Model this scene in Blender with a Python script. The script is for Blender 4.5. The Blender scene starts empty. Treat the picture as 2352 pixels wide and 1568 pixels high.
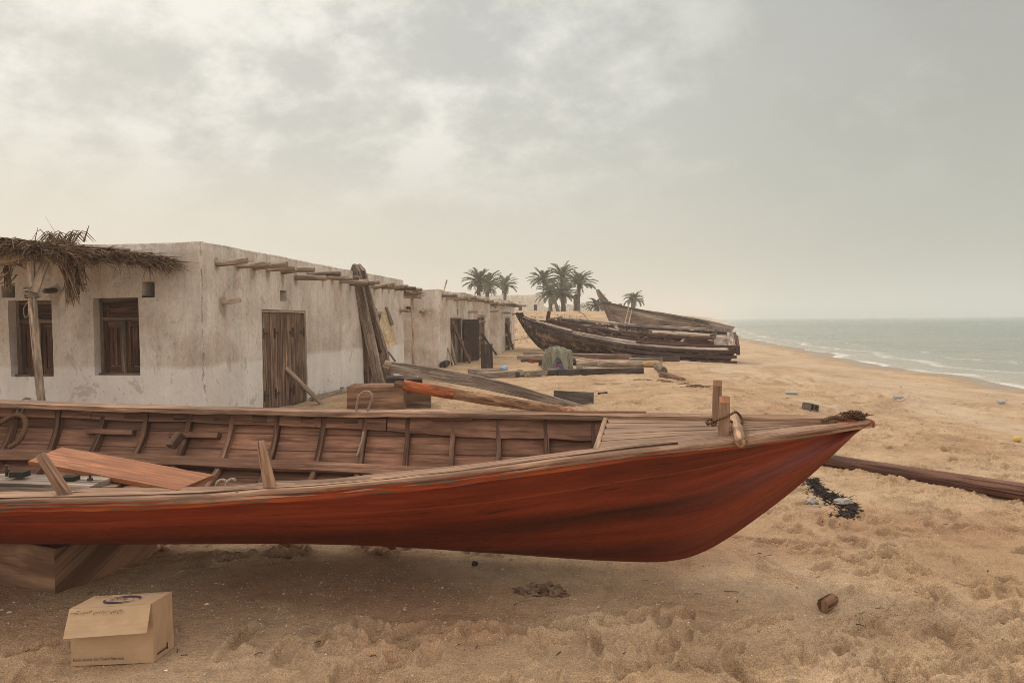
import bpy, bmesh, math, random
import numpy as np
from mathutils import Vector, Matrix
random.seed(7)
rng = np.random.default_rng(11)
C = bpy.context.scene.collection
SC = bpy.context.scene
R = math.radians
# ------------------------------------------------------------------ camera model (survey of the place)
CAMH, FPX, CX, CY = 1.6, 1568.0, 1176.0, 784.0
PIT, ROL = math.atan(49/1568.0), 0.009
def _cam_axes():
    f = Vector((0, math.cos(PIT), -math.sin(PIT)))
    r = Vector((1, 0, 0)); u = Vector((0, math.sin(PIT), math.cos(PIT)))
    r2 = r*math.cos(ROL) - u*math.sin(ROL)
    u2 = r*math.sin(ROL) + u*math.cos(ROL)
    return r2, u2, f
CR, CU, CF = _cam_axes()
def ray(x, y):
    return CF + CR*((x-CX)/FPX) - CU*((y-CY)/FPX)
def P(x, y, D):                      # survey point: bearing x, y at distance D ahead
    d = ray(x, y); t = D/d.y
    return Vector((d.x*t, D, CAMH + d.z*t))
def onplane(x, y, p0, n):
    d = ray(x, y); o = Vector((0, 0, CAMH))
    t = (Vector(p0)-o).dot(n)/d.dot(n)
    return o + d*t
# ------------------------------------------------------------------ numpy gradient noise
_perm = np.random.default_rng(3).permutation(512)
_ang = np.random.default_rng(4).random(512)*2*np.pi
_gx, _gy = np.cos(_ang), np.sin(_ang)
def pn(x, y):
    x = np.asarray(x, float); y = np.asarray(y, float)
    xi = np.floor(x).astype(int); yi = np.floor(y).astype(int)
    xf = x-xi; yf = y-yi
    u = xf*xf*xf*(xf*(xf*6-15)+10); v = yf*yf*yf*(yf*(yf*6-15)+10)
    def g(ix, iy, dx, dy):
        h = _perm[(_perm[ix & 511] + iy) & 511]
        return _gx[h]*dx + _gy[h]*dy
    a = g(xi, yi, xf, yf); b = g(xi+1, yi, xf-1, yf)
    c = g(xi, yi+1, xf, yf-1); d = g(xi+1, yi+1, xf-1, yf-1)
    return ((a+(b-a)*u) + ((c+(d-c)*u)-(a+(b-a)*u))*v)*1.5
def fbm(x, y, o=4, g=.5):
    s = 0; a = 1; f = 1
    for k in range(o):
        s = s + a*pn(x*f+17.3*k, y*f-9.1*k); a *= g; f *= 2.03
    return s
def sstep(a, b, x):
    t = np.clip((np.asarray(x, float)-a)/(b-a), 0, 1)
    return t*t*(3-2*t)
# ------------------------------------------------------------------ terrain
_SY = [-40, 5, 12, 19.5, 25.7, 39.5, 73, 189, 600, 4200]
_SX = [16.5, 15.3, 14.8, 14.7, 15.1, 17.7, 24.4, 56, 190, 1270]
WATER = -.45
def shoreX(Y):
    Y = np.asarray(Y, float)
    w = .35*np.sin(Y*.35) + .25*np.sin(Y*.83+1)
    return np.interp(Y, _SY, _SX) + w*np.clip(Y/10, 0, 1)
def H(X, Y):
    X = np.asarray(X, float); Y = np.asarray(Y, float)
    s = X - shoreX(Y)
    h = np.where(s < 0, WATER*np.clip((s+10)/10, 0, 1)**1.35, WATER-.05*np.clip(s, 0, 60))
    bank = 2.35*sstep(45, 62, Y + 1.5*pn(X*.2, Y*.2+5) - 0.25*X)*(1-sstep(9, 17, X - .10*(Y-60)*np.clip(Y/60, 0, 3)))
    bank = bank*(1+.06*pn(X*.15+3, Y*.15))
    h = h*1.0 + np.where(s < -3, bank, 0)*np.clip((-s-3)/4, 0, 1)
    h = h + 1.0*np.exp(-(((X-9)/5.5)**2 + ((Y-49.5)/4.2)**2))
    h = h + .20*np.exp(-(((X-2.9)/1.1)**2 + ((Y-13.4)/1.1)**2)) + .12*np.exp(-(((X-4.2)/1.0)**2 + ((Y-12.4)/.8)**2))
    h = h + .025*pn(X*.5+2, Y*.5+8)*sstep(6, 10, Y)
    h = h + .05*pn(X*.12, Y*.12)*sstep(8, 14, Y)*(1-sstep(20, 24, Y)*.6)
    return h
def Gp(x, y, it=12):                 # where bearing x, y meets the terrain
    z = 0.0
    d = ray(x, y)
    for _ in range(it):
        t = (z-CAMH)/d.z
        p = Vector((d.x*t, d.y*t, z))
        z = .5*z + .5*float(H(p.x, p.y))
    return p
def hz(X, Y): return float(H(X, Y))
# ------------------------------------------------------------------ object helpers
ORG = {}
def props(o, label=None, cat=None, group=None, kind=None):
    if label: o['label'] = label
    if cat: o['category'] = cat
    if group: o['group'] = group
    if kind: o['kind'] = kind
    return o
def thing(name, label, cat, loc, group=None, rz=0):
    o = bpy.data.objects.new(name, None); C.objects.link(o)
    o.empty_display_size = .2
    o.location = loc; o.rotation_euler.z = rz
    ORG[o.name] = Vector(loc)
    return props(o, label, cat, group)
class MB:
    def __init__(s): s.v = []; s.f = []; s.uv = []; s.mi = []
    def add(s, vs, fs, uvs, mi=0):
        b = len(s.v); s.v.extend([tuple(p) for p in vs])
        for f, u in zip(fs, uvs):
            s.f.append([b+i for i in f]); s.uv.append(u); s.mi.append(mi)
    def hexa(s, c8, mi=0, L=None):   # 8 corners: 0-3 bottom ring, 4-7 top ring
        c = [Vector(p) for p in c8]
        fs = [(0, 3, 2, 1), (4, 5, 6, 7), (0, 1, 5, 4), (1, 2, 6, 5), (2, 3, 7, 6), (3, 0, 4, 7)]
        uo, vo = random.random()*50, random.random()*50
        uvs = []
        ex = (c[1]-c[0]).length; ey = (c[3]-c[0]).length; ez = (c[4]-c[0]).length
        dims = [('y', 'x'), ('x', 'y'), ('x', 'z'), ('y', 'z'), ('x', 'z'), ('y', 'z')]
        dd = {'x': ex, 'y': ey, 'z': ez}
        long = max(dd, key=dd.get)
        for f, (a, b) in zip(fs, dims):
            la = (c[f[1]]-c[f[0]]).length; lb = (c[f[2]]-c[f[1]]).length
            q = [(0, 0), (la, 0), (la, lb), (0, lb)]
            if lb > la: q = [(y, x) for x, y in q]
            uvs.append([(uo+x, vo+y) for x, y in q]); vo += .7
        s.add(c, fs, uvs, mi)
    def box(s, c, sz, rz=0, M=None, mi=0):
        c = Vector(c); hx, hy, hh = sz[0]/2, sz[1]/2, sz[2]/2
        Rm = M if M is not None else Matrix.Rotation(rz, 3, 'Z')
        pts = [(-hx, -hy, -hh), (hx, -hy, -hh), (hx, hy, -hh), (-hx, hy, -hh), (-hx, -hy, hh), (hx, -hy, hh), (hx, hy, hh), (-hx, hy, hh)]
        s.hexa([c + Rm @ Vector(p) for p in pts], mi)
    def loft(s, rings, us, vs_, closed=True, caps=True, mi=0):
        n = len(rings[0]); b = []
        for r in rings: b.extend(r)
        fs = []; uv = []
        m = n if closed else n-1
        for i in range(len(rings)-1):
            for j in range(m):
                k = (j+1) % n
                fs.append((i*n+j, i*n+k, (i+1)*n+k, (i+1)*n+j))
                v0 = vs_[j]; v1 = vs_[j+1]
                uv.append([(us[i], v0), (us[i], v1), (us[i+1], v1), (us[i+1], v0)])
        if caps and closed:
            for idx, rev in ((0, True), (len(rings)-1, False)):
                f = [idx*n+j for j in range(n)]
                if rev: f = f[::-1]
                fs.append(tuple(f))
                c = sum((Vector(rings[idx][j]) for j in range(n)), Vector())/n
                a1 = (Vector(rings[idx][0])-c); a1 = a1.normalized() if a1.length > 1e-9 else Vector((1, 0, 0))
                nn = (Vector(rings[idx][0])-c).cross(Vector(rings[idx][n//4])-c)
                a2 = nn.cross(a1); a2 = a2.normalized() if a2.length > 1e-9 else Vector((0, 0, 1))
                uv.append([((Vector(b[q])-c).dot(a1)*.35+us[0]+7, (Vector(b[q])-c).dot(a2)+vs_[0]) for q in f])
        s.add(b, fs, uv, mi)
    def beam(s, p0, p1, w, h, up=(0, 0, 1), seg=None, jit=.004, ch=.12, w1=None, h1=None, bend=None, mi=0, prof=None):
        p0 = Vector(p0); p1 = Vector(p1); d = p1-p0; L = d.length; d.normalize()
        up = Vector(up); side = d.cross(up)
        if side.length < 1e-4: side = d.cross(Vector((1, 0, 0)))
        side.normalize(); up = side.cross(d).normalized()
        w1 = w if w1 is None else w1; h1 = h if h1 is None else h1
        seg = seg or max(2, min(14, int(L/.18)+1))
        uo, vo = random.random()*60, random.random()*60
        rings = []; us = []
        ph = random.random()*100
        for i in range(seg+1):
            t = i/seg; ww = w+(w1-w)*t; hh = h+(h1-h)*t; c = min(ww, hh)*ch
            pr = prof or [(-.5, -.5), (.5, -.5), (.5, .5), (-.5, .5)]
            base = [(-ww/2+c, -hh/2), (ww/2-c, -hh/2), (ww/2, -hh/2+c), (ww/2, hh/2-c), (ww/2-c, hh/2), (-ww/2+c, hh/2), (-ww/2, hh/2-c), (-ww/2, -hh/2+c)]
            cen = p0 + d*(L*t)
            if bend is not None: cen = cen + Vector(bend)*(4*t*(1-t))
            ring = []
            for j, (a, b) in enumerate(base):
                n1 = float(pn(ph+t*L*2.2, j*3.7))*jit; n2 = float(pn(ph+40+t*L*2.2, j*3.7))*jit
                e = float(pn(ph+j*9.1, 5.5))*jit*1.5 if i in (0, seg) else 0
                ring.append(cen + side*(a+n1) + up*(b+n2) + d*e)
            rings.append(ring); us.append(uo+L*t)
        vs_ = [vo, vo+w, vo+w, vo+w+h, vo+w+h, vo+2*w+h, vo+2*w+h, vo+2*w+2*h, vo+2*w+2*h]
        s.loft(rings, us, vs_, True, True, mi)
    def tube(s, pts, rad, n=10, jit=0, mi=0, caps=True, twist=0):
        pts = [Vector(p) for p in pts]
        if not hasattr(rad, '__len__'): rad = [rad]*len(pts)
        T = []
        for i in range(len(pts)):
            a = pts[max(0, i-1)]; b = pts[min(len(pts)-1, i+1)]
            t = b-a; T.append(t.normalized() if t.length > 1e-9 else Vector((0, 0, 1)))
        up = Vector((0, 0, 1)) if abs(T[0].z) < .9 else Vector((1, 0, 0))
        N = (up - T[0]*up.dot(T[0])).normalized()
        rings = []; us = []; L = random.random()*50; ph = random.random()*100
        for i, p in enumerate(pts):
            if i:
                L += (p-pts[i-1]).length
                N = (N - T[i]*N.dot(T[i]))
                N = N.normalized() if N.length > 1e-6 else T[i].orthogonal().normalized()
            B = T[i].cross(N); ring = []
            for j in range(n):
                a = 2*math.pi*j/n
                rr = rad[i] + (float(pn(ph+L*2.5, j*2.3+ph))*jit if jit else 0)
                ring.append(p + N*(math.cos(a)*rr) + B*(math.sin(a)*rr))
            rings.append(ring); us.append(L)
        vo = random.random()*40
        per = 2*math.pi*(sum(rad)/len(rad))
        s.loft(rings, us, [vo+per*j/n for j in range(n+1)], True, caps, mi)
    def surf(s, G, U, V, mi=0):      # G[i][j] points, U[i][j], V[i][j]
        ni, nj = len(G), len(G[0]); b = []
        for r in G: b.extend(r)
        fs = []; uv = []
        for i in range(ni-1):
            for j in range(nj-1):
                fs.append((i*nj+j, (i+1)*nj+j, (i+1)*nj+j+1, i*nj+j+1))
                uv.append([(U[i][j], V[i][j]), (U[i+1][j], V[i+1][j]), (U[i+1][j+1], V[i+1][j+1]), (U[i][j+1], V[i][j+1])])
        s.add(b, fs, uv, mi)
    def leaf(s, p0, p1, w, droop=0, seg=2):
        p0 = Vector(p0); p1 = Vector(p1); d = p1-p0
        sd = d.cross(Vector((random.gauss(0, 1), random.gauss(0, 1), random.gauss(0, 1))))
        if sd.length < 1e-6: return
        sd.normalize(); vs = []; uo = random.random()*30; vo = random.random()*30
        for i in range(seg+1):
            t = i/seg; c = p0+d*t - Vector((0, 0, droop*t*t)); ww = w*(1-.75*t)*.5
            vs += [c-sd*ww, c+sd*ww]
        fs = [(2*i, 2*i+1, 2*i+3, 2*i+2) for i in range(seg)]
        L = d.length
        uv = [[(uo+L*i/seg, vo), (uo+L*i/seg, vo+w), (uo+L*(i+1)/seg, vo+w), (uo+L*(i+1)/seg, vo)] for i in range(seg)]
        s.add(vs, fs, uv)
    def blob(s, c, r, amp=.25, n=2, fr=1.5, mi=0, flat=1.0):
        bm = bmesh.new(); bmesh.ops.create_icosphere(bm, subdivisions=n, radius=1)
        ph = random.random()*100; c = Vector(c)
        r = Vector(r) if hasattr(r, '__len__') else Vector((r, r, r))
        bm.verts.index_update(); vs = []
        for v in bm.verts:
            k = 1+amp*float(pn(ph+v.co.x*fr+v.co.z*.7, ph+v.co.y*fr+v.co.z*fr))
            vs.append((c.x+v.co.x*r.x*k, c.y+v.co.y*r.y*k, c.z+v.co.z*r.z*k))
        fs = [[v.index for v in f.verts] for f in bm.faces]
        uv = [[(vs[i][0]*3+vs[i][2], vs[i][1]*3+vs[i][2]*2) for i in f] for f in fs]
        bm.free(); s.add(vs, fs, uv, mi)
    def build(s, name, mats, parent=None, smooth=False, loc=None):
        me = bpy.data.meshes.new(name)
        V = np.array(s.v, float).reshape(-1, 3)
        if parent is not None: o0 = ORG[parent.name]
        elif loc is not None: o0 = Vector(loc)
        else:
            mn = V.min(0); mx = V.max(0); o0 = Vector(((mn[0]+mx[0])/2, (mn[1]+mx[1])/2, mn[2]))
        V = V - np.array(o0)
        me.from_pydata(V.tolist(), [], s.f)
        uvl = me.uv_layers.new(name='UVMap')
        flat = np.array([c for f in s.uv for q in f for c in q], np.float32)
        uvl.data.foreach_set('uv', flat)
        if not isinstance(mats, (list, tuple)): mats = [mats]
        for m in mats: me.materials.append(m)
        if len(mats) > 1: me.polygons.foreach_set('material_index', s.mi)
        if smooth: me.polygons.foreach_set('use_smooth', [True]*len(me.polygons))
        me.update()
        if smooth: me.set_sharp_from_angle(angle=R(48))
        o = bpy.data.objects.new(name, me); C.objects.link(o)
        ORG[o.name] = Vector(o0)
        if parent is not None: o.parent = parent
        else: o.location = o0
        return o
def single(name, mb, mat, label, cat, group=None, smooth=False, kind=None):
    o = mb.build(name, mat, None, smooth); return props(o, label, cat, group, kind)
def cat_curve(pts, n):               # Catmull-Rom through 3D points
    pts = [Vector(p) for p in pts]; q = [pts[0]*2-pts[1]] + pts + [pts[-1]*2-pts[-2]]
    out = []; m = len(pts)-1
    for k in range(n):
        t = k/(n-1)*m; i = min(int(t), m-1); f = t-i
        a, b, c, d = q[i:i+4]
        out.append(.5*((2*b) + (c-a)*f + (2*a-5*b+4*c-d)*f*f + (3*b-a-3*c+d)*f**3))
    return out
def copy_tree(o, loc, rz=0, sc=1.0):
    r = o.copy(); C.objects.link(r); r.location = loc; r.rotation_euler.z = rz; r.scale = (sc, sc, sc)
    for ch in list(o.children):
        c = ch.copy(); C.objects.link(c); c.parent = r
        for g in list(ch.children):
            d = g.copy(); C.objects.link(d); d.parent = c
    return r
# ------------------------------------------------------------------ materials
class NT:
    def __init__(s, name):
        s.m = bpy.data.materials.new(name); s.m.use_nodes = True
        s.t = s.m.node_tree; s.b = s.t.nodes['Principled BSDF']; s.out = s.t.nodes['Material Output']
    def n(s, typ, **k):
        x = s.t.nodes.new(typ)
        for a, v in k.items(): setattr(x, a, v)
        return x
    def l(s, a, b): s.t.links.new(a, b)
    def setin(s, sock, v):
        if hasattr(v, 'is_output'): s.l(v, sock)
        else: sock.default_value = v
    def uv(s, su, sv, rnd=True):
        u = s.n('ShaderNodeUVMap').outputs[0]
        mp = s.n('ShaderNodeMapping'); mp.inputs['Scale'].default_value = (su, sv, 1)
        if rnd:
            oi = s.n('ShaderNodeObjectInfo'); ml = s.n('ShaderNodeMath', operation='MULTIPLY'); s.l(oi.outputs['Random'], ml.inputs[0]); ml.inputs[1].default_value = 37
            ad = s.n('ShaderNodeVectorMath', operation='ADD'); s.l(u, ad.inputs[0]); s.l(ml.outputs[0], ad.inputs[1]); u = ad.outputs[0]
        s.l(u, mp.inputs['Vector']); return mp.outputs[0]
    def pos(s, sc=(1, 1, 1)):
        g = s.n('ShaderNodeNewGeometry').outputs['Position']
        mp = s.n('ShaderNodeMapping'); mp.inputs['Scale'].default_value = sc; s.l(g, mp.inputs['Vector']); return mp.outputs[0]
    def noise(s, vec, scale=1, det=5, rough=.55, dist=0):
        x = s.n('ShaderNodeTexNoise'); x.inputs['Scale'].default_value = scale; x.inputs['Detail'].default_value = det
        x.inputs['Roughness'].default_value = rough; x.inputs['Distortion'].default_value = dist
        s.l(vec, x.inputs['Vector']); return x.outputs['Fac']
    def ramp(s, fac, stops):
        r = s.n('ShaderNodeValToRGB'); e = r.color_ramp.elements
        while len(e) > len(stops): e.remove(e[-1])
        while len(e) < len(stops): e.new(.5)
        for k, (p, c) in enumerate(stops):
            e[k].position = p; e[k].color = (*c, 1) if hasattr(c, '__len__') else (c, c, c, 1)
        s.l(fac, r.inputs[0]); return r.outputs[0]
    def mix(s, f, a, b, mode='MIX'):
        m = s.n('ShaderNodeMix', data_type='RGBA', blend_type=mode)
        s.setin(m.inputs[0], f)
        for sock, v in ((m.inputs[6], a), (m.inputs[7], b)):
            if hasattr(v, 'is_output'): s.l(v, sock)
            else: sock.default_value = (*v, 1) if hasattr(v, '__len__') else (v, v, v, 1)
        return m.outputs[2]
    def math(s, op, a, b=0.0, clamp=False):
        m = s.n('ShaderNodeMath', operation=op, use_clamp=clamp)
        s.setin(m.inputs[0], a); s.setin(m.inputs[1], b); return m.outputs[0]
    def bump(s, h, strength=.3, dist=.01, nrm=None):
        b = s.n('ShaderNodeBump'); b.inputs['Strength'].default_value = strength; b.inputs['Distance'].default_value = dist
        s.l(h, b.inputs['Height'])
        if nrm is not None: s.l(nrm, b.inputs['Normal'])
        return b.outputs[0]
    def done(s, col, rough=.85, nrm=None, spec=.3):
        s.setin(s.b.inputs['Base Color'], col if hasattr(col, 'is_output') else (*col, 1))
        s.setin(s.b.inputs['Roughness'], rough)
        s.b.inputs['Specular IOR Level'].default_value = spec
        if nrm is not None: s.l(nrm, s.b.inputs['Normal'])
        return s.m
def wood(name, dark, mid, light, su=1.6, sv=26, crack=.6, rough=.85, bump=.5, blotch=None, bamt=.6, seams=0, spec=.25, bs=(1.3, 5), nails=0):
    tn = lambda c: (c[0]*1.05, c[1]*.955, c[2]*.89)
    dark, mid, light = tn(dark), tn(mid), tn(light)
    if blotch is not None: blotch = tn(blotch)
    t = NT(name)
    g = t.noise(t.uv(su, sv), 1, 7, .65, .3)
    col = t.ramp(g, [(.35, dark), (.5, mid), (.65, light)])
    tone = t.noise(t.uv(.7, 2.3), 1, 3)
    col = t.mix(.75, col, t.ramp(tone, [(.34, .45), (.5, 1.), (.66, 1.45)]), 'MULTIPLY')
    fg = t.noise(t.uv(su*3.5, sv*3.2), 1, 4, .6)
    col = t.mix(.7, col, t.ramp(fg, [(.34, .62), (.5, 1.), (.66, 1.25)]), 'MULTIPLY')
    if blotch is not None:
        b = t.noise(t.uv(*bs), 1, 6, .62)
        f = t.math('MULTIPLY', t.ramp(b, [(.49, 0.), (.57, 1.)]), bamt)
        col = t.mix(f, col, blotch)
    ck = t.noise(t.uv(su*.9, sv*2.1), 1, 3, .5)
    ckm = t.ramp(ck, [(.36, 1.), (.41, 0.)])
    col = t.mix(t.math('MULTIPLY', ckm, crack), col, tuple(c*.35 for c in dark))
    h = t.math('SUBTRACT', t.math('ADD', g, t.math('MULTIPLY', fg, .5)), t.math('MULTIPLY', ckm, .6))
    if nails:
        vo = t.n('ShaderNodeTexVoronoi'); vo.inputs['Scale'].default_value = nails; t.l(t.uv(1, 1), vo.inputs['Vector'])
        spn = t.n('ShaderNodeSeparateColor'); t.l(vo.outputs['Color'], spn.inputs[0])
        nm = t.math('MULTIPLY', t.ramp(vo.outputs['Distance'], [(.045, 1.), (.075, 0.)]), t.math('GREATER_THAN', spn.outputs[0], .55))
        col = t.mix(t.math('MULTIPLY', nm, .85), col, (.022, .014, .011)); h = t.math('SUBTRACT', h, nm)
    if seams:
        u = t.n('ShaderNodeUVMap').outputs[0]; sp = t.n('ShaderNodeSeparateXYZ'); t.l(u, sp.inputs[0])
        wob = t.math('MULTIPLY', t.math('SUBTRACT', t.noise(t.uv(.8, .8, False), 1, 2), .5), .05)
        fr = t.math('FRACT', t.math('ADD', t.math('MULTIPLY', sp.outputs[1], 1/seams), wob))
        d = t.math('ABSOLUTE', t.math('SUBTRACT', fr, .5))
        sm = t.ramp(d, [(.0, 1.), (.035*.12/seams+.02, 0.)])
        # each plank its own tone
        fl = t.math('FLOOR', t.math('ADD', t.math('ADD', t.math('MULTIPLY', sp.outputs[1], 1/seams), wob), .5))
        wn = t.n('ShaderNodeTexWhiteNoise', noise_dimensions='1D'); t.l(fl, wn.inputs['W'])
        col = t.mix(.8, col, t.ramp(wn.outputs['Value'], [(0., .75), (1., 1.2)]), 'MULTIPLY')
        col = t.mix(t.math('MULTIPLY', sm, .85), col, tuple(c*.2 for c in dark))
        h = t.math('SUBTRACT', h, t.math('MULTIPLY', sm, 1.5))
    return t.done(col, rough, t.bump(h, bump, .006), spec)
M = {}
M['rail'] = wood('weathered_rail_wood', (.178, .109, .072), (.275, .175, .118), (.365, .243, .17), 1.8, 26, .55, .85, .8, (.14, .095, .07), .5, nails=7)
M['deck'] = wood('weathered_deck_wood', (.25, .163, .112), (.32, .216, .15), (.38, .263, .186), 1.6, 18, .3, .85, .6, (.18, .125, .095), .45, nails=7)
M['inner'] = wood('inner_boat_planking', (.135, .069, .046), (.23, .122, .082), (.315, .176, .119), 1.6, 16, .4, .85, .4, (.14, .085, .06), .5, seams=.135, nails=6)
M['rib'] = wood('boat_rib_wood', (.07, .038, .027), (.15, .084, .058), (.25, .15, .104), 1.6, 20, .6, .85, .7, (.075, .05, .038), .5)
M['band'] = wood('inwale_wood', (.14, .073, .047), (.24, .133, .089), (.335, .20, .137), 1.5, 16, .5, .85, .5, (.15, .085, .06), .5, nails=6)
M['grey'] = wood('grey_weathered_wood', (.14, .112, .092), (.275, .228, .19), (.42, .36, .305), 1.5, 24, .8, .9, .9, (.125, .092, .072), .5)
M['pale'] = wood('pale_weathered_wood', (.22, .17, .125), (.36, .29, .22), (.50, .42, .33), 1.5, 24, .7, .9, .7, (.24, .17, .115), .45)
M['dark'] = wood('dark_weathered_wood', (.035, .026, .021), (.075, .057, .047), (.15, .12, .10), 1.5, 22, .8, .9, .9, (.04, .027, .022), .6)
M['greydark'] = wood('dark_grey_board', (.055, .049, .045), (.10, .09, .082), (.16, .145, .13), 1.4, 26, .8, .9, .7, (.06, .052, .048), .5)
M['brown'] = wood('brown_timber', (.10, .058, .036), (.19, .118, .076), (.29, .195, .13), 1.4, 18, .6, .88, .7, (.085, .052, .036), .5)
M['bare'] = wood('bare_tan_wood', (.20, .125, .082), (.32, .212, .142), (.43, .30, .21), 1.8, 20, .6, .85, .6, (.17, .105, .07), .5)
M['wornorange'] = wood('worn_orange_top', (.30, .13, .06), (.42, .20, .10), (.50, .30, .19), 3, 9, .3, .8, .4, (.30, .21, .15), .7, bs=(4, 9))
M['block'] = wood('sawn_block_timber', (.15, .082, .052), (.255, .152, .098), (.34, .222, .15), .9, 9, .5, .9, .5, (.125, .07, .045), .55)
M['orangewood'] = wood('fresh_orange_plank', (.19, .072, .03), (.27, .112, .046), (.34, .155, .07), 1.1, 13, .35, .75, .5, (.20, .07, .032), .6)
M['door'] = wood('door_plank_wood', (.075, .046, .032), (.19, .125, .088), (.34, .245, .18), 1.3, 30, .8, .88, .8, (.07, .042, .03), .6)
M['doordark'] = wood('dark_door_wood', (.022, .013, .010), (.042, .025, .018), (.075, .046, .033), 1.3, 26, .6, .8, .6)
M['window'] = wood('window_shutter_wood', (.05, .026, .018), (.10, .052, .034), (.165, .092, .06), 1.5, 24, .6, .85, .6, (.05, .028, .02), .5)
M['windowgrey'] = wood('window_frame_wood', (.075, .054, .042), (.14, .104, .082), (.22, .172, .138), 1.5, 26, .7, .88, .7)
M['viga'] = wood('roof_pole_wood', (.20, .158, .12), (.37, .31, .25), (.53, .46, .38), 2.0, 18, .7, .9, .8, (.15, .115, .085), .5)
M['darkviga'] = wood('old_roof_pole_wood', (.08, .062, .05), (.15, .12, .095), (.24, .2, .165), 2.0, 18, .8, .9, .8, (.06, .046, .036), .5)
M['thatch'] = wood('dry_palm_thatch', (.10, .062, .038), (.20, .135, .085), (.36, .27, .18), 2.5, 30, .3, .95, .2, (.075, .045, .03), .7, bs=(.5, .5))
M['bark'] = wood('rough_log_bark', (.12, .062, .035), (.23, .135, .080), (.36, .235, .15), 3.0, 22, .9, .92, 1.0, (.13, .072, .042), .5)
M['redpole'] = wood('red_brown_spar', (.075, .036, .026), (.14, .068, .048), (.21, .118, .085), 1.2, 26, .8, .75, .8, (.085, .05, .04), .5)
M['orangepaint'] = wood('worn_orange_paint', (.15, .038, .014), (.29, .078, .026), (.38, .135, .052), 1.6, 9, .5, .75, .6, (.10, .040, .022), .75, bs=(3, 7))
M['wreck'] = wood('wreck_hull_planking', (.030, .013, .010), (.085, .038, .027), (.17, .09, .064), 1.0, 10, .6, .8, .9, (.36, .265, .20), .85, seams=.2, bs=(3.6, 3.0))
M['wreckdark'] = wood('wreck_dark_rail', (.028, .015, .012), (.055, .03, .023), (.10, .06, .046), 1.2, 16, .6, .8, .7, (.10, .075, .06), .4)
M['rust'] = wood('rust_brown_coaming', (.05, .02, .014), (.085, .034, .024), (.125, .055, .038), 1.5, 14, .5, .85, .6, (.12, .08, .06), .3)
M['wreckdeck'] = wood('wreck_deck_boards', (.16, .125, .105), (.34, .285, .245), (.52, .455, .40), 1.0, 12, .6, .9, .7, (.12, .09, .07), .5, seams=.16)
M['dhow'] = wood('old_dhow_planking', (.09, .068, .053), (.19, .147, .114), (.31, .24, .185), .8, 9, .6, .9, .8, (.21, .15, .105), .55, seams=.17, bs=(.35, 1.0))
M['palmtrunk'] = wood('palm_trunk_bark', (.07, .05, .037), (.15, .11, .082), (.25, .19, .145), 9, 9, .7, .95, 1.0)
M['pebble'] = wood('shell_and_pebble', (.25, .2, .16), (.48, .42, .35), (.7, .65, .57), 3, 3, 0, .8, .1)
def simple(name, c, rough=.7, var=.25, sc=12, spec=.3, bump=.2, metal=0):
    t = NT(name); n = t.noise(t.pos(), sc, 5, .6)
    col = t.mix(1., tuple(c), t.ramp(n, [(.3, 1-var), (.7, 1+var)]), 'MULTIPLY')
    t.b.inputs['Metallic'].default_value = metal
    return t.done(col, rough, t.bump(n, bump, .01), spec)
M['rock'] = simple('grey_stone', (.32, .28, .24), .9, .35, 18, .2, .6)
M['concrete'] = simple('concrete_block', (.13, .105, .085), .95, .4, 60, .2, 1.0)
M['weed'] = simple('dry_black_seaweed', (.062, .048, .042), 1., .6, 40, 0., .5)
M['hole'] = simple('dark_hollow_shade', (.045, .036, .03), .95, .3, 6, .1, .2)  # dark colour standing in for the shade inside sockets and notches
M['plastic'] = simple('clear_white_plastic', (.38, .39, .37), .45, .1, 20, .5, .1)
M['yellow'] = simple('faded_yellow_plastic', (.60, .40, .12), .5, .12, 10, .4, .1)
M['fender'] = simple('tan_fender', (.40, .25, .11), .6, .2, 8, .3, .2)
M['bluecrate'] = simple('blue_plastic_crate', (.25, .40, .62), .5, .15, 9, .4, .1)
M['redpaint'] = simple('red_marker_paint', (.34, .05, .06), .6, .1, 9)
M['ink'] = simple('dark_purple_print', (.075, .05, .075), .8, .1, 9, .1, 0)
M['cream'] = wood('cream_plywood_panel', (.40, .31, .19), (.52, .43, .29), (.60, .52, .38), 3, 3, .05, .85, .2, (.50, .38, .22), .5, bs=(2, 2))
M['iron'] = simple('rusty_iron', (.055, .034, .025), .75, .45, 40, .4, .4)
M['clod'] = simple('damp_sand_clod', (.20, .128, .085), .95, .3, 25, .1, .8)
def card():
    t = NT('corrugated_cardboard')
    n = t.noise(t.pos((1, 1, 1)), 9, 4); f = t.noise(t.uv(3, 160), 1, 3)
    col = t.mix(.6, (.47, .31, .185), t.ramp(n, [(.3, .85), (.7, 1.12)]), 'MULTIPLY')
    col = t.mix(.35, col, t.ramp(f, [(.3, .9), (.7, 1.08)]), 'MULTIPLY')
    return t.done(col, .85, t.bump(t.noise(t.pos(), 22, 3), .15, .01), .2)
M['card'] = card()
def rope(name, a, b, k=60):
    t = NT(name); u = t.n('ShaderNodeUVMap').outputs[0]; sp = t.n('ShaderNodeSeparateXYZ'); t.l(u, sp.inputs[0])
    w = t.math('SINE', t.math('ADD', t.math('MULTIPLY', sp.outputs[0], k*6.28), t.math('MULTIPLY', sp.outputs[1], 200)))
    f = t.noise(t.uv(60, 300), 1, 3)
    col = t.mix(t.math('MULTIPLY', f, .8), a, b)
    col = t.mix(.7, col, t.ramp(t.math('MULTIPLY_ADD', w, .5), [(0., .5), (.8, 1.1)]), 'MULTIPLY')
    return t.done(col, .95, t.bump(w, .6, .004), .1)
M['ropewhite'] = rope('pale_fibre_rope', (.30, .22, .15), (.55, .44, .33), 70)
M['ropebrown'] = rope('brown_coir_rope', (.10, .055, .03), (.25, .145, .08), 55)
M['net'] = rope('pale_green_net_cord', (.24, .225, .155), (.47, .44, .335), 40)
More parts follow.
